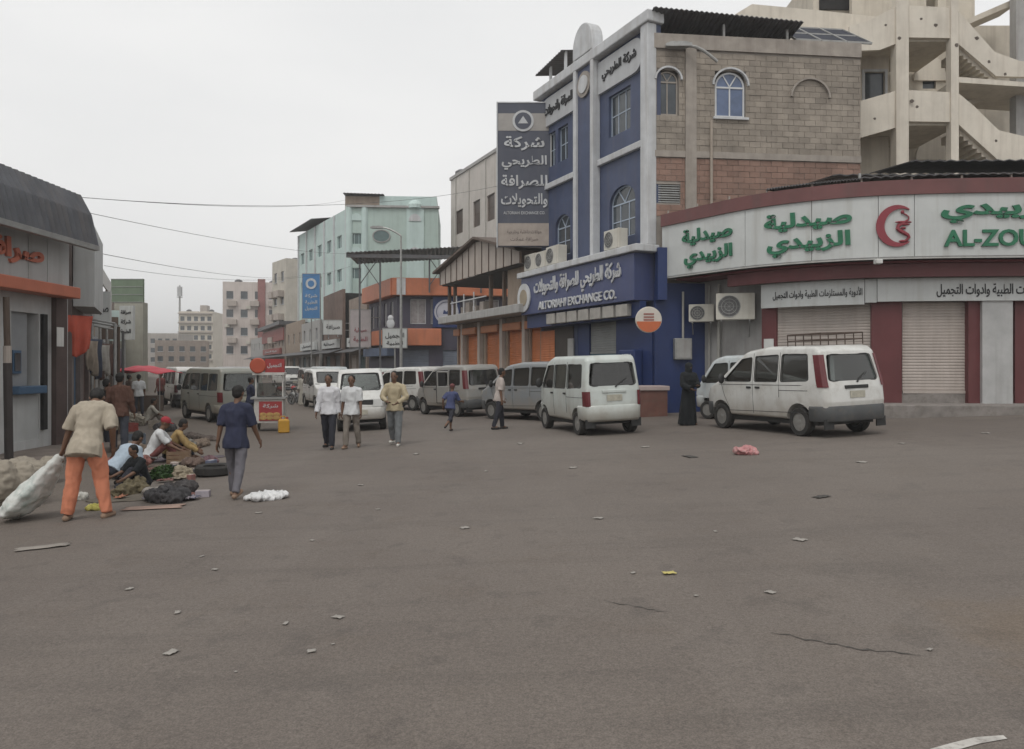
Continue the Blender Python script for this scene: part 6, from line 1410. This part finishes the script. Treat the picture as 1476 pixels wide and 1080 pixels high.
    if pants:
        b = MB(); b.loft([ring(P + U * z * h, rx, ry) for z, rx, ry in ((-.08, .075, .06), (-.04, .095, .074), (.03, .092, .07), (.07, .086, .066))])
        for sd in 'LR':
            hp, kn, an = J['hip' + sd], J['kn' + sd], J['an' + sd]; ce = kn.lerp(an, cuff) if cuff <= 1 else an
            b.cap(hp, kn, (.058 + baggy * .5) * h, (.043 + baggy * .7) * h, 14)
            if cuff > .1: b.tube([kn, kn.lerp(ce, .5), ce], [(.043 + baggy * .7) * h, (.04 + baggy * .7) * h, (.033 + baggy * .7) * h], 14)
        remesh(b, vox, pants, 'trousers', t, 3, .016 * h)
    if robe:
        b = MB(); rg = []; n = 40
        for z, rx, ry in ((-P.z / h + .012, .16, .14), (-.45, .155, .13), (-.3, .14, .115), (-.12, .12, .1), (.05, .105, .085), (.18, .108, .082), (.26, .11, .072), (.30, .07, .05), (.315, .04, .04)):
            f = .012 * min(1, max(0, (.1 - z) * 2)); rg.append([P + U * z * h + Xt * (rx + f * sin(6 * q)) * h * cos(q) + Fw * (ry + f * sin(7 * q + 1)) * h * sin(q) for q in (2*pi*k/n for k in range(n))])
        b.loft(rg)
        for sd, s in (('L', -1), ('R', 1)):
            b.cap(sc + Xt * s * .05 * h, J['sh' + sd], .05 * h, .048 * h); b.cap(J['sh' + sd], J['el' + sd], .048 * h, .045 * h); b.tube([J['el' + sd], J['wr' + sd]], [.045 * h, .048 * h], 14)
        remesh(b, vox, robe, 'robe', t, 3, .012 * h, zmin=.005)
    if veil:
        b = MB(); b.ball(hc + hu * .014 * h - hf * .006 * h, (.06 * h, .066 * h, .068 * h), Hm, 16, 12)
        b.loft([[c + Xt * rx * h * cos(2*pi*k/20) + Fw * ry * h * sin(2*pi*k/20) for k in range(20)] for c, rx, ry in ((hc, .056, .058), (nb + U * .01 * h, .06, .062), (sc, .125, .085), (sc - U * .1 * h, .14, .105))])
        remesh(b, vox, veil, 'veil', t, 3, .008 * h)
    elif hair:
        b = MB(); b.ball(hc + hu * .024 * h - hf * .010 * h, (.0515 * h, .057 * h, .056 * h), Hm, 16, 12); b.ball(hc - hu * .004 * h - hf * .022 * h, (.046 * h, .042 * h, .045 * h), Hm, 12, 8); remesh(b, vox * .8, M_hair, 'hair', t, 1, .004 * h, 40, 1)
    if hat == 'cap':
        b = MB(); b.ball(hc + hu * .032 * h - hf * .004 * h, (.055 * h, .062 * h, .052 * h), Hm, 16, 10); b.ball(hc + hu * .025 * h + hf * .065 * h, (.038 * h, .035 * h, .006 * h), Hm, 12, 6); remesh(b, vox * .8, hatm, 'cap', t, 1)
    b = MB()
    for s in (-1, 1): b.ball(hc + hf * .05 * h + (Hm @ X) * s * .019 * h + hu * .006 * h, (.0065 * h, .0045 * h, .0045 * h), Hm, 8, 6)
    if not veil: b.build('eyes', M_eye, t, True)
    if shoe:
        for sd in 'LR': b = MB(); d = V((0, 0, -.004 * h)); b.cap(J['heel' + sd] + d, J['toe' + sd] + d, .0245 * h, .0215 * h, 12); remesh(b, .01, shoe, 'shoe', t, 1, zmin=.0)
    return t, J
C_white = cl('white_cotton', (.58, .58, .60)); C_white2 = cl('white_tee', (.56, .57, .575)); C_beige = cl('beige_tee', (.36, .315, .25)); C_orange = cl('orange_trouser', (.54, .20, .115)); C_navy = cl('navy_tee', (.026, .03, .058))
C_gtr = cl('grey_trouser', (.13, .125, .14)); C_dtr = cl('dark_trouser', (.028, .029, .038)); C_sand = cl('sand_shirt', (.40, .34, .23)); C_jean = cl('dark_jeans', (.05, .055, .07)); C_brown = cl('brown_jacket', (.10, .05, .036)); C_lblue = cl('light_blue_shirt', (.36, .43, .5))
C_yel = cl('mustard_shirt', (.34, .235, .10)); C_black = cl('black_cloth', (.010, .012, .014)); C_blue = cl('blue_shirt', (.055, .066, .14)); C_khaki = cl('khaki_trouser', (.20, .175, .15)); C_redcap = cl('red_cap', (.30, .035, .045)); C_pat = cl('patterned_pale_shirt', (.42, .37, .34)); C_robe = cl('pale_robe', (.34, .32, .28)); C_maroon = cl('maroon_cloth', (.17, .06, .055)); C_sandal = cl('tan_sandal', (.25, .17, .12)); C_wshoe = cl('white_shoe', (.55, .54, .5)); C_bshoe = cl('black_shoe', (.03, .028, .027))
pm1 = G(124, 748)
man1, J1 = person('man in beige tee and orange trousers dragging a white sack', pm1, 4, 1.80, lean=24, head=50, legL=(-3, 4, 7), legR=(9, 14, 9), armL=(18, 20, 6), armR=(2, 18, 50), shirt=C_beige, sleeve=.78, hem=.10, pants=C_orange, baggy=.010, shoe=C_sandal, vox=.011, inR=25, hyaw=14)
person('boy in navy tee and grey trousers walking away', G(340, 716), -4, 1.62, lean=3, head=8, legL=(14, 4, 2), legR=(-12, 16, 2), armL=(-8, 9, 8), armR=(14, 12, 14), shirt=C_navy, sleeve=.78, hem=.09, pants=C_gtr, shoe=C_sandal, vox=.011, footR=-18, hyaw=-10)
person('person in brown jacket and dark jeans standing among the sellers', G(172, 652), 10, 1.82, lean=2, legL=(8, 6, 4), legR=(-8, 4, 4), armL=(4, 9, 14), armR=(4, 9, 16), shirt=C_brown, sleeve=1, hem=.08, pants=C_jean, shoe=C_bshoe, baggy=.006)
person('person in dark clothes standing behind the man with orange trousers', G(153, 645), -15, 1.66, legL=(4, 4, 4), shirt=C_black, sleeve=1, robe=None, pants=C_dtr, hem=.12, shoe=C_bshoe, baggy=.008)
person('man in white tee and red cap sitting on the ground with wares', G(217, 668), -70, 1.7, lean=22, head=12, legL=(138, 106, 14), legR=(128, 98, 18), armL=(62, 10, 20), armR=(58, 12, 25), shirt=C_white2, sleeve=.7, hem=.03, pants=C_maroon, hat='cap', hatm=C_redcap, seat=True, hair=False)
person('seated seller in mustard yellow shirt beside the red capped man', G(244, 664), -60, 1.62, lean=24, head=10, legL=(134, 104, 16), legR=(140, 110, 18), armL=(65, 8, 15), armR=(55, 10, 25), shirt=C_yel, sleeve=.95, hem=.03, pants=C_dtr, seat=True)
person('person in light blue shirt crouching over goods', G(163, 702), -25, 1.62, lean=48, head=10, legL=(112, 138, 14), legR=(106, 138, 16), armL=(55, 8, 15), armR=(50, 8, 20), shirt=C_lblue, sleeve=.9, hem=.03, pants=C_dtr, shoe=C_bshoe)
person('dark clothed child sitting among bundles on the road edge', G(207, 706), 150, 1.3, lean=18, head=10, legL=(136, 106, 16), legR=(130, 100, 20), armL=(60, 10, 25), armR=(55, 12, 35), shirt=C_black, sleeve=.8, hem=.03, pants=C_dtr, seat=True)
person('man in white long sleeved shirt and black trousers walking', G(474, 647), 176, 1.70, lean=1, legL=(12, 3, 2), legR=(-10, 12, 2), armL=(-10, 6, 10), armR=(8, 7, 12), shirt=C_white, sleeve=1, hem=.06, pants=C_dtr, baggy=.004, shoe=C_bshoe)
person('man in white tee and khaki trousers walking', G(507, 646), 178, 1.66, legL=(-9, 10, 2), legR=(10, 3, 2), armL=(8, 7, 10), armR=(-8, 6, 10), shirt=C_white2, sleeve=.72, hem=.07, pants=C_khaki, shoe=C_sandal)
person('man in sand coloured shirt, jeans and white shoes walking with forearm raised', G(569, 642), 172, 1.72, lean=2, legL=(10, 4, 2), legR=(-11, 14, 2), armL=(10, 22, 70), armR=(12, 20, 75), inL=45, inR=45, shirt=C_sand, sleeve=1, hem=.06, pants=cl('washed_jeans', (.16, .17, .175)), baggy=.006, shoe=C_wshoe)
person('child in blue shirt running past the open sliding door', G(649, 622), -25, 1.36, lean=12, legL=(32, 30, 2), legR=(-22, 40, 2), armL=(-30, 12, 60), armR=(35, 12, 60), shirt=C_blue, sleeve=.7, hem=.05, pants=C_dtr, cuff=.45, shoe=C_bshoe, hat='cap', hatm=cl('dull_red_cap', (.14, .05, .05)), hair=False, footR=-40)
person('man in pale patterned shirt and dark trousers beside the silver van', G(720, 619), -75, 1.70, lean=3, head=6, legL=(10, 4, 2), legR=(-10, 8, 2), armL=(8, 6, 20), armR=(-6, 6, 14), shirt=C_pat, sleeve=.8, hem=.07, pants=C_dtr, shoe=C_bshoe)
person('woman in full black robe and veil by the pale van', G(992, 613), 200, 1.66, lean=2, legL=(3, 3, 3), legR=(-2, 3, 3), armL=(20, 12, 75), armR=(15, 10, 60), inL=35, inR=35, robe=C_black, veil=C_black)
person('vendor in dark blue shirt standing at the food cart', GY(361, 25.4), -60, 1.62, legL=(4, 4, 3), armL=(25, 8, 45), armR=(25, 8, 50), shirt=C_navy, sleeve=.8, pants=C_dtr, shoe=C_bshoe)
person('figure in pale robe walking far down the street', G(437, 584), 180, 1.56, legL=(6, 4, 2), legR=(-6, 6, 2), robe=C_robe, vox=.018)
person('seated figure in pale clothes before the grey green van', G(212, 612), -60, 1.6, lean=20, legL=(136, 106, 16), legR=(132, 102, 18), armL=(60, 8, 20), armR=(60, 8, 20), shirt=C_robe, sleeve=.9, hem=.03, pants=C_khaki, seat=True, vox=.016)
person('dark shirted shopper standing near the red tarp', G(232, 588), 160, 1.66, shirt=C_maroon, sleeve=.8, pants=C_dtr, shoe=C_bshoe, vox=.018)

# ------------------------------------------------------------------ sacks, bundles, wares
def lump(name, label, cat, loc, size, mt, n=7, seed=0, rz=0, fold=.03, vox=.02, group=None, fs=5, crease=0):
    rr = random.Random(seed); b = MB(); sx, sy, sz = size
    for k in range(n):
        a = 2 * pi * k / n + rr.uniform(-.4, .4); r = rr.uniform(.15, .75); f = rr.uniform(.3, .62)
        b.ball((sx * .5 * r * cos(a), sy * .5 * r * sin(a), sz * .5 * rr.uniform(.3, 1.05)), (sx * .5 * f, sy * .5 * f, sz * .5 * rr.uniform(.5, .95)), None, 14, 10)
    b.ball((0, 0, sz * .3), (sx * .42, sy * .42, sz * .36), None, 14, 10)
    o = remesh(b, vox, mt, name, None, 2, fold, fs, 1.0, zmin=None)
    off = V((seed * 1.7, seed * .9, seed * .3)); nz = noise.noise; K9 = V((9, 2, 4))
    def fn(p):                                             # sharp cloth folds
        q = p * 7 + off; w = V((nz(q), nz(q + K9), 0)) * .9
        d = 1 - abs(nz(p * 9 + w + off)) * 3.2; d2 = 1 - abs(nz(p * 21 + w * 2 - off)) * 3
        return crease * (max(-.6, d) * .7 + max(-.6, d2) * .35)
    displace(o.data, fn if crease else None, .002)
    o.location = loc; o.rotation_euler = (0, 0, rz); return tag(o, label, cat, group)
M_sack = cl('sack_weave', (.30, .265, .215), .3); M_wsack = mat('printed_white_sack', (.56, .57, .54), .7, .08, 1.6, dirt=.9, dcol=(.30, .38, .35), bump=.2)
bs = lump('sack', 'large bulging beige sack standing at the pavement edge', 'sack', G(18, 728), (.85, .8, .85), M_sack, 8, 3, 0, .03, .022, None, 4, .022)
lump('sack', 'flatter beige sack leaning behind the large bulging sack', 'sack', G(30, 700) + V((0, .2, 0)), (.9, .7, .6), M_sack, 7, 8, .3, .03, .022, None, 4, .022)
# the dragged sack hangs from the hand to the ground
hand = man1.matrix_world @ (J1['wrL'] + J1['faL'] * .05 * 1.76) if False else Matrix.Translation(pm1) @ Matrix.Rotation(R(4), 4, 'Z') @ (J1['wrL'] + J1['faL'] * .09)
E_ = G(10, 750) + V((0, 0, .08)); gl_ = [hand.lerp(E_, q) - V((0, 0, .10 * sin(pi * q))) for q in (0, .2, .45, .7, .9, 1)]
b = MB(); rg = []; n = 26
for i, (c, w, hh) in enumerate(zip(gl_, (.05, .17, .30, .36, .30, .15), (.05, .10, .15, .16, .11, .05))):
    d = (gl_[min(i + 1, 5)] - gl_[max(i - 1, 0)]).normalized(); sd = V((-d.y, d.x, 0)); sd = sd.normalized(); u = sd.cross(d).normalized(); u = u if u.z > 0 else -u
    rg.append([c + sd * w * cos(q) * (1 + .1 * sin(5 * q + i)) + u * hh * sin(q) * (1 + .08 * sin(4 * q + 2 * i)) for q in (2*pi*k/n for k in range(n))])
b.loft(rg); o = remesh(b, .016, M_wsack, 'dragged_sack', None, 2, .02, 7, 1)
def fn(p):
    q = p * 4; return max(-.6, 1 - abs(noise.noise(V((q.x, q.y, q.z * 2)))) * 3) * .007 + max(-.6, 1 - abs(noise.noise(q * 3)) * 3) * .004
displace(o.data, fn)
for v in o.data.vertices: v.co.z = max(v.co.z, gz(v.co.x) + .004)
tag(o, 'white printed sack dragged along the ground by the man in orange trousers', 'sack')
gw = 'street wares spread on the road edge'
def low(label, px, py, size, col, seed, name='bundle', cat='bundle', fold=.035): return lump(name, label, cat, G(px, py), size, mat('ware_%d' % seed, col, .95, .3, 9, dirt=.4, dcol=[min(1, c * 1.9 + .03) for c in col], bump=.4, bscale=50), 8, seed, seed, fold, .016, gw, 6, .045)
low('dark grey heap of clothes nearest the folded cardboard', 240, 722, (.75, .5, .24), (.05, .048, .05), 21)
low('long dark cloth roll behind the grey clothes heap', 258, 712, (.55, .3, .2), (.06, .055, .055), 22)
low('olive bundle beside the dark clothed child', 190, 712, (.5, .35, .28), (.12, .10, .06), 23)
p = G(238, 690); vg = thing('vegetable_heap', 'heap of green leafy vegetables before the red capped man', 'vegetables', p, .3, gw); rv = random.Random(3); b = MB()
for k in range(420):
    a, r = rv.uniform(0, 2 * pi), rv.random() ** .5; x, y = .32 * r * cos(a), .24 * r * sin(a); z_ = .02 + .2 * (1 - r * r) * rv.uniform(.5, 1.1); L_ = rv.uniform(.04, .09); dr = V((rv.uniform(-1, 1), rv.uniform(-1, 1), rv.uniform(-.1, .9))).normalized(); sd_ = dr.cross(V((rv.uniform(-1, 1), rv.uniform(-1, 1), 1))).normalized() * L_ * .38
    c = V((x, y, z_)); b.add([c, c + dr * L_ * .5 + sd_, c + dr * L_, c + dr * L_ * .5 - sd_], [(0, 1, 2, 3)])
o = b.build('leaves', mat('leaf_green', (.055, .11, .03), .7, .35, 14, rnd=.1), vg); tag(o, kind='stuff')
b = MB(); b.ball((0, 0, .06), (.28, .2, .1)); b.build('core', mat('leaf_core', (.03, .06, .02), .9), vg)
low('tan carton shaped bundle beside the green vegetables', 264, 690, (.35, .3, .25), (.26, .22, .16), 25)
low('pinkish brown cloth heap behind the light blue shirt', 186, 676, (.8, .5, .3), (.22, .10, .085), 26)
low('mixed brown goods heap behind the tyre', 282, 672, (.7, .4, .2), (.12, .085, .07), 27)
low('purple and brown goods heap beside the tyre', 300, 668, (.4, .3, .18), (.14, .08, .09), 28)
low('grey cloth heap beside the mustard shirted seller', 262, 650, (.6, .4, .4), (.18, .17, .15), 29)
low('flat brown mat roll before the grey green van', 285, 644, (1.3, .4, .16), (.17, .13, .10), 30)
low('long dark mat roll behind the flat brown mat roll', 286, 634, (1.4, .4, .18), (.10, .08, .07), 31)
low('dark bundle behind the crouching light blue shirt', 176, 690, (.4, .3, .3), (.05, .045, .045), 32)
low('small yellow and white rubbish heap behind the orange trousers', 138, 735, (.22, .18, .06), (.42, .38, .1), 33, 'rubbish_heap', 'rubbish')
low('small white rubbish heap between the orange trouser legs', 112, 720, (.3, .2, .12), (.45, .44, .4), 34, 'rubbish_heap', 'rubbish')
tg = G(309, 685); ty = thing('tyre', 'old black tyre lying flat beside the walking boy', 'tyre', tg)
b = MB(); b.lathe([(.19, .02), (.29, .0), (.335, .04), (.335, .15), (.29, .19), (.19, .17)], (0, 0, 0), n=30, caps=False); b.loft([]) if False else None
b.lathe([(.19, .17), (.20, .095), (.19, .02)], (0, 0, 0), n=30, caps=False); b.build('tyre_ring', M_tyre, ty, True, 40)
def flat(name, label, cat, px, py, w, d, mt, rz, z=.012, group=None, crumple=0, seed=1, n=8):
    rr = random.Random(seed); p = G(px, py); b = MB(); off = V((rr.uniform(0, 50), rr.uniform(0, 50), 0)); cr, sr = cos(rz), sin(rz)
    def fn(u, v):
        x, y = (u - .5) * w, (v - .5) * d; e = 1 + .3 * noise.noise(V((u * 3, v * 3, 1)) + off); x *= e; y *= e; X_, Y_ = x * cr - y * sr, x * sr + y * cr
        return V((X_, Y_, z + gz(p.x + X_) - p.z + crumple * abs(noise.noise(V((u * 4, v * 4, 0)) + off))))
    b.sheet(fn, n, n); o = b.build(name, mt, None, True, 60, solid=.004); o.location = p; return tag(o, label, cat, group)
M_paper = mat('litter_paper', (.30, .28, .255), .8, .15, 8); M_card = mat('cardboard', (.30, .21, .17), .9, .15, 4); M_bag = mat('white_plastic', (.62, .62, .62), .5, .1, 6)
flat('cardboard', 'flattened brown cardboard on the road beside the dark clothes heap', 'cardboard', 218, 733, .75, .28, M_card, .15, .015)
lump('plastic_sheet', 'crumpled white plastic sheet on the road beside the walking boy', 'plastic sheet', G(380, 720), (.62, .42, .11), M_bag, 9, 5, .1, .01, .012, None, 6, .04)
lump('plastic_bag', 'crumpled pink plastic bag on the road before the white minivan', 'plastic bag', G(1078, 655), (.46, .34, .2), mat('pink_plastic', (.45, .2, .2), .5, .3, 6, dirt=.6, dcol=(.5, .42, .4)), 6, 7, .2, .02, .014, None, 6, .04)
flat('road_cloth', 'flattened pale rag on the road before the dragged sack', 'rag', 62, 790, .5, .16, mat('pale_rag', (.26, .235, .21), .9, .2), .4, .012, None, .02, 3)
flat('plastic_wrapper', 'yellow wrapper lying in the middle of the road', 'wrapper', 964, 828, .10, .06, mat('yellow_wrapper', (.5, .43, .15), .6, .1), .1, .012, None, .02, 6)
rr = random.Random(9)
for i, (x, y, s) in enumerate(((247, 942, 1.3), (487, 891, 1.1), (412, 900, .8), (449, 940, .8), (256, 884, .7), (291, 803, .5), (187, 850, .7), (670, 762, .8), (826, 675, .8), (862, 748, .9), (1242, 667, .9), (1152, 779, 1.2), (913, 827, .6), (1110, 855, .9), (1003, 860, .4), (1340, 938, .6), (450, 780, .5), (310, 822, .6), (520, 700, .5), (600, 655, .7), (700, 680, .5), (1300, 640, .6), (545, 735, .4), (340, 970, .3), (373, 740, .6), (1031, 767, .5), (930, 645, .8), (1420, 625, .7), (750, 640, .8), (480, 930, .3))):
    p = G(x, y); f = p.y / F * 15 * s
    flat('paper_scrap', 'small pale paper scrap lying on the asphalt', 'litter', x, y, f, f * rr.uniform(.5, .9), M_paper, rr.uniform(0, 3), .008, 'paper scraps on the road', .02 * f / .12, 40 + i, 6)
for i, (x, y) in enumerate(((995, 659), (1185, 717))):
    p = G(x, y); f = p.y / F * 26; flat('dark_scrap', 'small dark flattened scrap on the asphalt', 'litter', x, y, f, f * .5, mat('dark_litter', (.06, .055, .05), .8), rr.uniform(0, 3), .008, 'dark scraps on the road', .02, 90 + i, 6)

for k, (x, y, w_, d_, col) in enumerate(((232, 676, 1.5, 1.1, (.13, .10, .08)), (272, 662, 1.4, 1.0, (.10, .085, .10)), (206, 716, 1.3, .9, (.11, .095, .075)))):
    flat('ground_sheet', ['brown sacking sheet under the vegetables', 'dark sheet under the goods beside the tyre', 'dusty sheet under the grey clothes heap'][k], 'sheet', x, y, w_, d_, mat('sheet_%d' % k, col, .95, .25, 5, dirt=.4), .1 * k, .006, gw, .015, 60 + k, 14)
rg_ = random.Random(77); cols_ = [(.05, .05, .055), (.16, .08, .07), (.2, .17, .13), (.08, .09, .13), (.26, .22, .2), (.1, .12, .07), (.3, .13, .08), (.22, .2, .22)]
for k in range(26):
    x, y = rg_.uniform(178, 300), rg_.uniform(662, 722); x += (700 - y) * .35
    p = G(x, y); w_ = rg_.uniform(.14, .3)
    if k % 3: flat('folded_garment', 'small crumpled garment laid out among the street wares', 'garment', x, y, w_, w_ * .7, mat('garment_%d' % (k % 8), cols_[k % 8], .95, .2, 8), rg_.uniform(0, 3), .03, 'garments laid out for sale', .07, 200 + k, 9)
    else:
        t = thing('goods_box', 'small plain carton among the street wares', 'carton', p, rg_.uniform(0, 3), 'cartons among the wares'); h_ = rg_.uniform(.06, .14); MB().box(-w_ * .4, w_ * .4, -w_ * .28, w_ * .28, 0, h_).build('box', mat('goods_%d' % (k % 8), [min(.5, c * 1.6) for c in cols_[k % 8]], .8, .2, 6), t, bevel=.006); MB().box(-w_ * .38, w_ * .38, -.02, .02, h_, h_ + .003).build('tape', M_cream, t)

def crate(label, px, py, rz, col, s=1.0):
    t = thing('crate', label, 'crate', G(px, py), rz, gw); m = mat('crate_%d' % px, col, .7, .2, 5, dirt=.4); w, d, h = .45 * s, .3 * s, .24 * s
    MB().box(-w/2, w/2, -d/2, d/2, 0, .02).build('bottom', m, t)
    for k in range(3):
        z = .02 + k * h / 3
        for x0, x1, y0, y1 in ((-w/2, w/2, -d/2, -d/2 + .015), (-w/2, w/2, d/2 - .015, d/2), (-w/2, -w/2 + .015, -d/2 + .016, d/2 - .016), (w/2 - .015, w/2, -d/2 + .016, d/2 - .016)): MB().box(x0, x1, y0, y1, z + .01, z + h / 3).build('slat', m, t)
crate('brown slatted crate beside the seated mustard shirted seller', 258, 668, .3, (.2, .13, .08))
crate('grey blue crate behind the brown jacket person', 196, 640, .5, (.13, .16, .2))
crate('pale crate beside the seated figure in pale clothes', 226, 618, .2, (.34, .3, .25))
crate('red crate by the market shops beyond the brown jacket', 186, 622, .8, (.28, .06, .05))
crate('orange box standing on the left pavement by the cash machine shop', 54, 642, .1, (.5, .13, .06), 1.25)
person('distant person in white shirt near the market shops', G(200, 600), 30, 1.64, shirt=C_white2, sleeve=.7, pants=C_jean, shoe=C_bshoe, vox=.018)
person('distant person in brown robe beside the red tarp', G(186, 596), -40, 1.6, robe=cl('brown_robe', (.12, .09, .075)), vox=.018)
low('heap of pale sacks by the distant market shops', 190, 614, (1.0, .6, .5), (.3, .27, .22), 35)
low('heap of dark plastic goods beside the grey green van', 240, 622, (.8, .5, .3), (.07, .065, .065), 36)
low('brown sacking heap beside the brown jacket person', 200, 655, (.6, .4, .25), (.16, .12, .09), 37)
low('white and grey rags heap before the seated child', 222, 716, (.35, .28, .12), (.24, .22, .2), 38)

# ------------------------------------------------------------------ dusty air
hz = bpy.data.materials.new('dusty_air'); hz.use_nodes = True; hn = hz.node_tree.nodes; hn.clear()
ho = hn.new('ShaderNodeOutputMaterial'); hv = hn.new('ShaderNodeVolumePrincipled'); hv.inputs['Color'].default_value = (.93, .93, .92, 1); hv.inputs['Density'].default_value = .0012; hv.inputs['Anisotropy'].default_value = .2
hz.node_tree.links.new(hv.outputs[0], ho.inputs['Volume'])
h_ = MB(); h_.box(-950, 950, -70, 2010, -2.0, 40); ho_ = h_.build('haze', hz); tag(ho_, kind='stuff')

for o in PENDING: COL.objects.link(o)
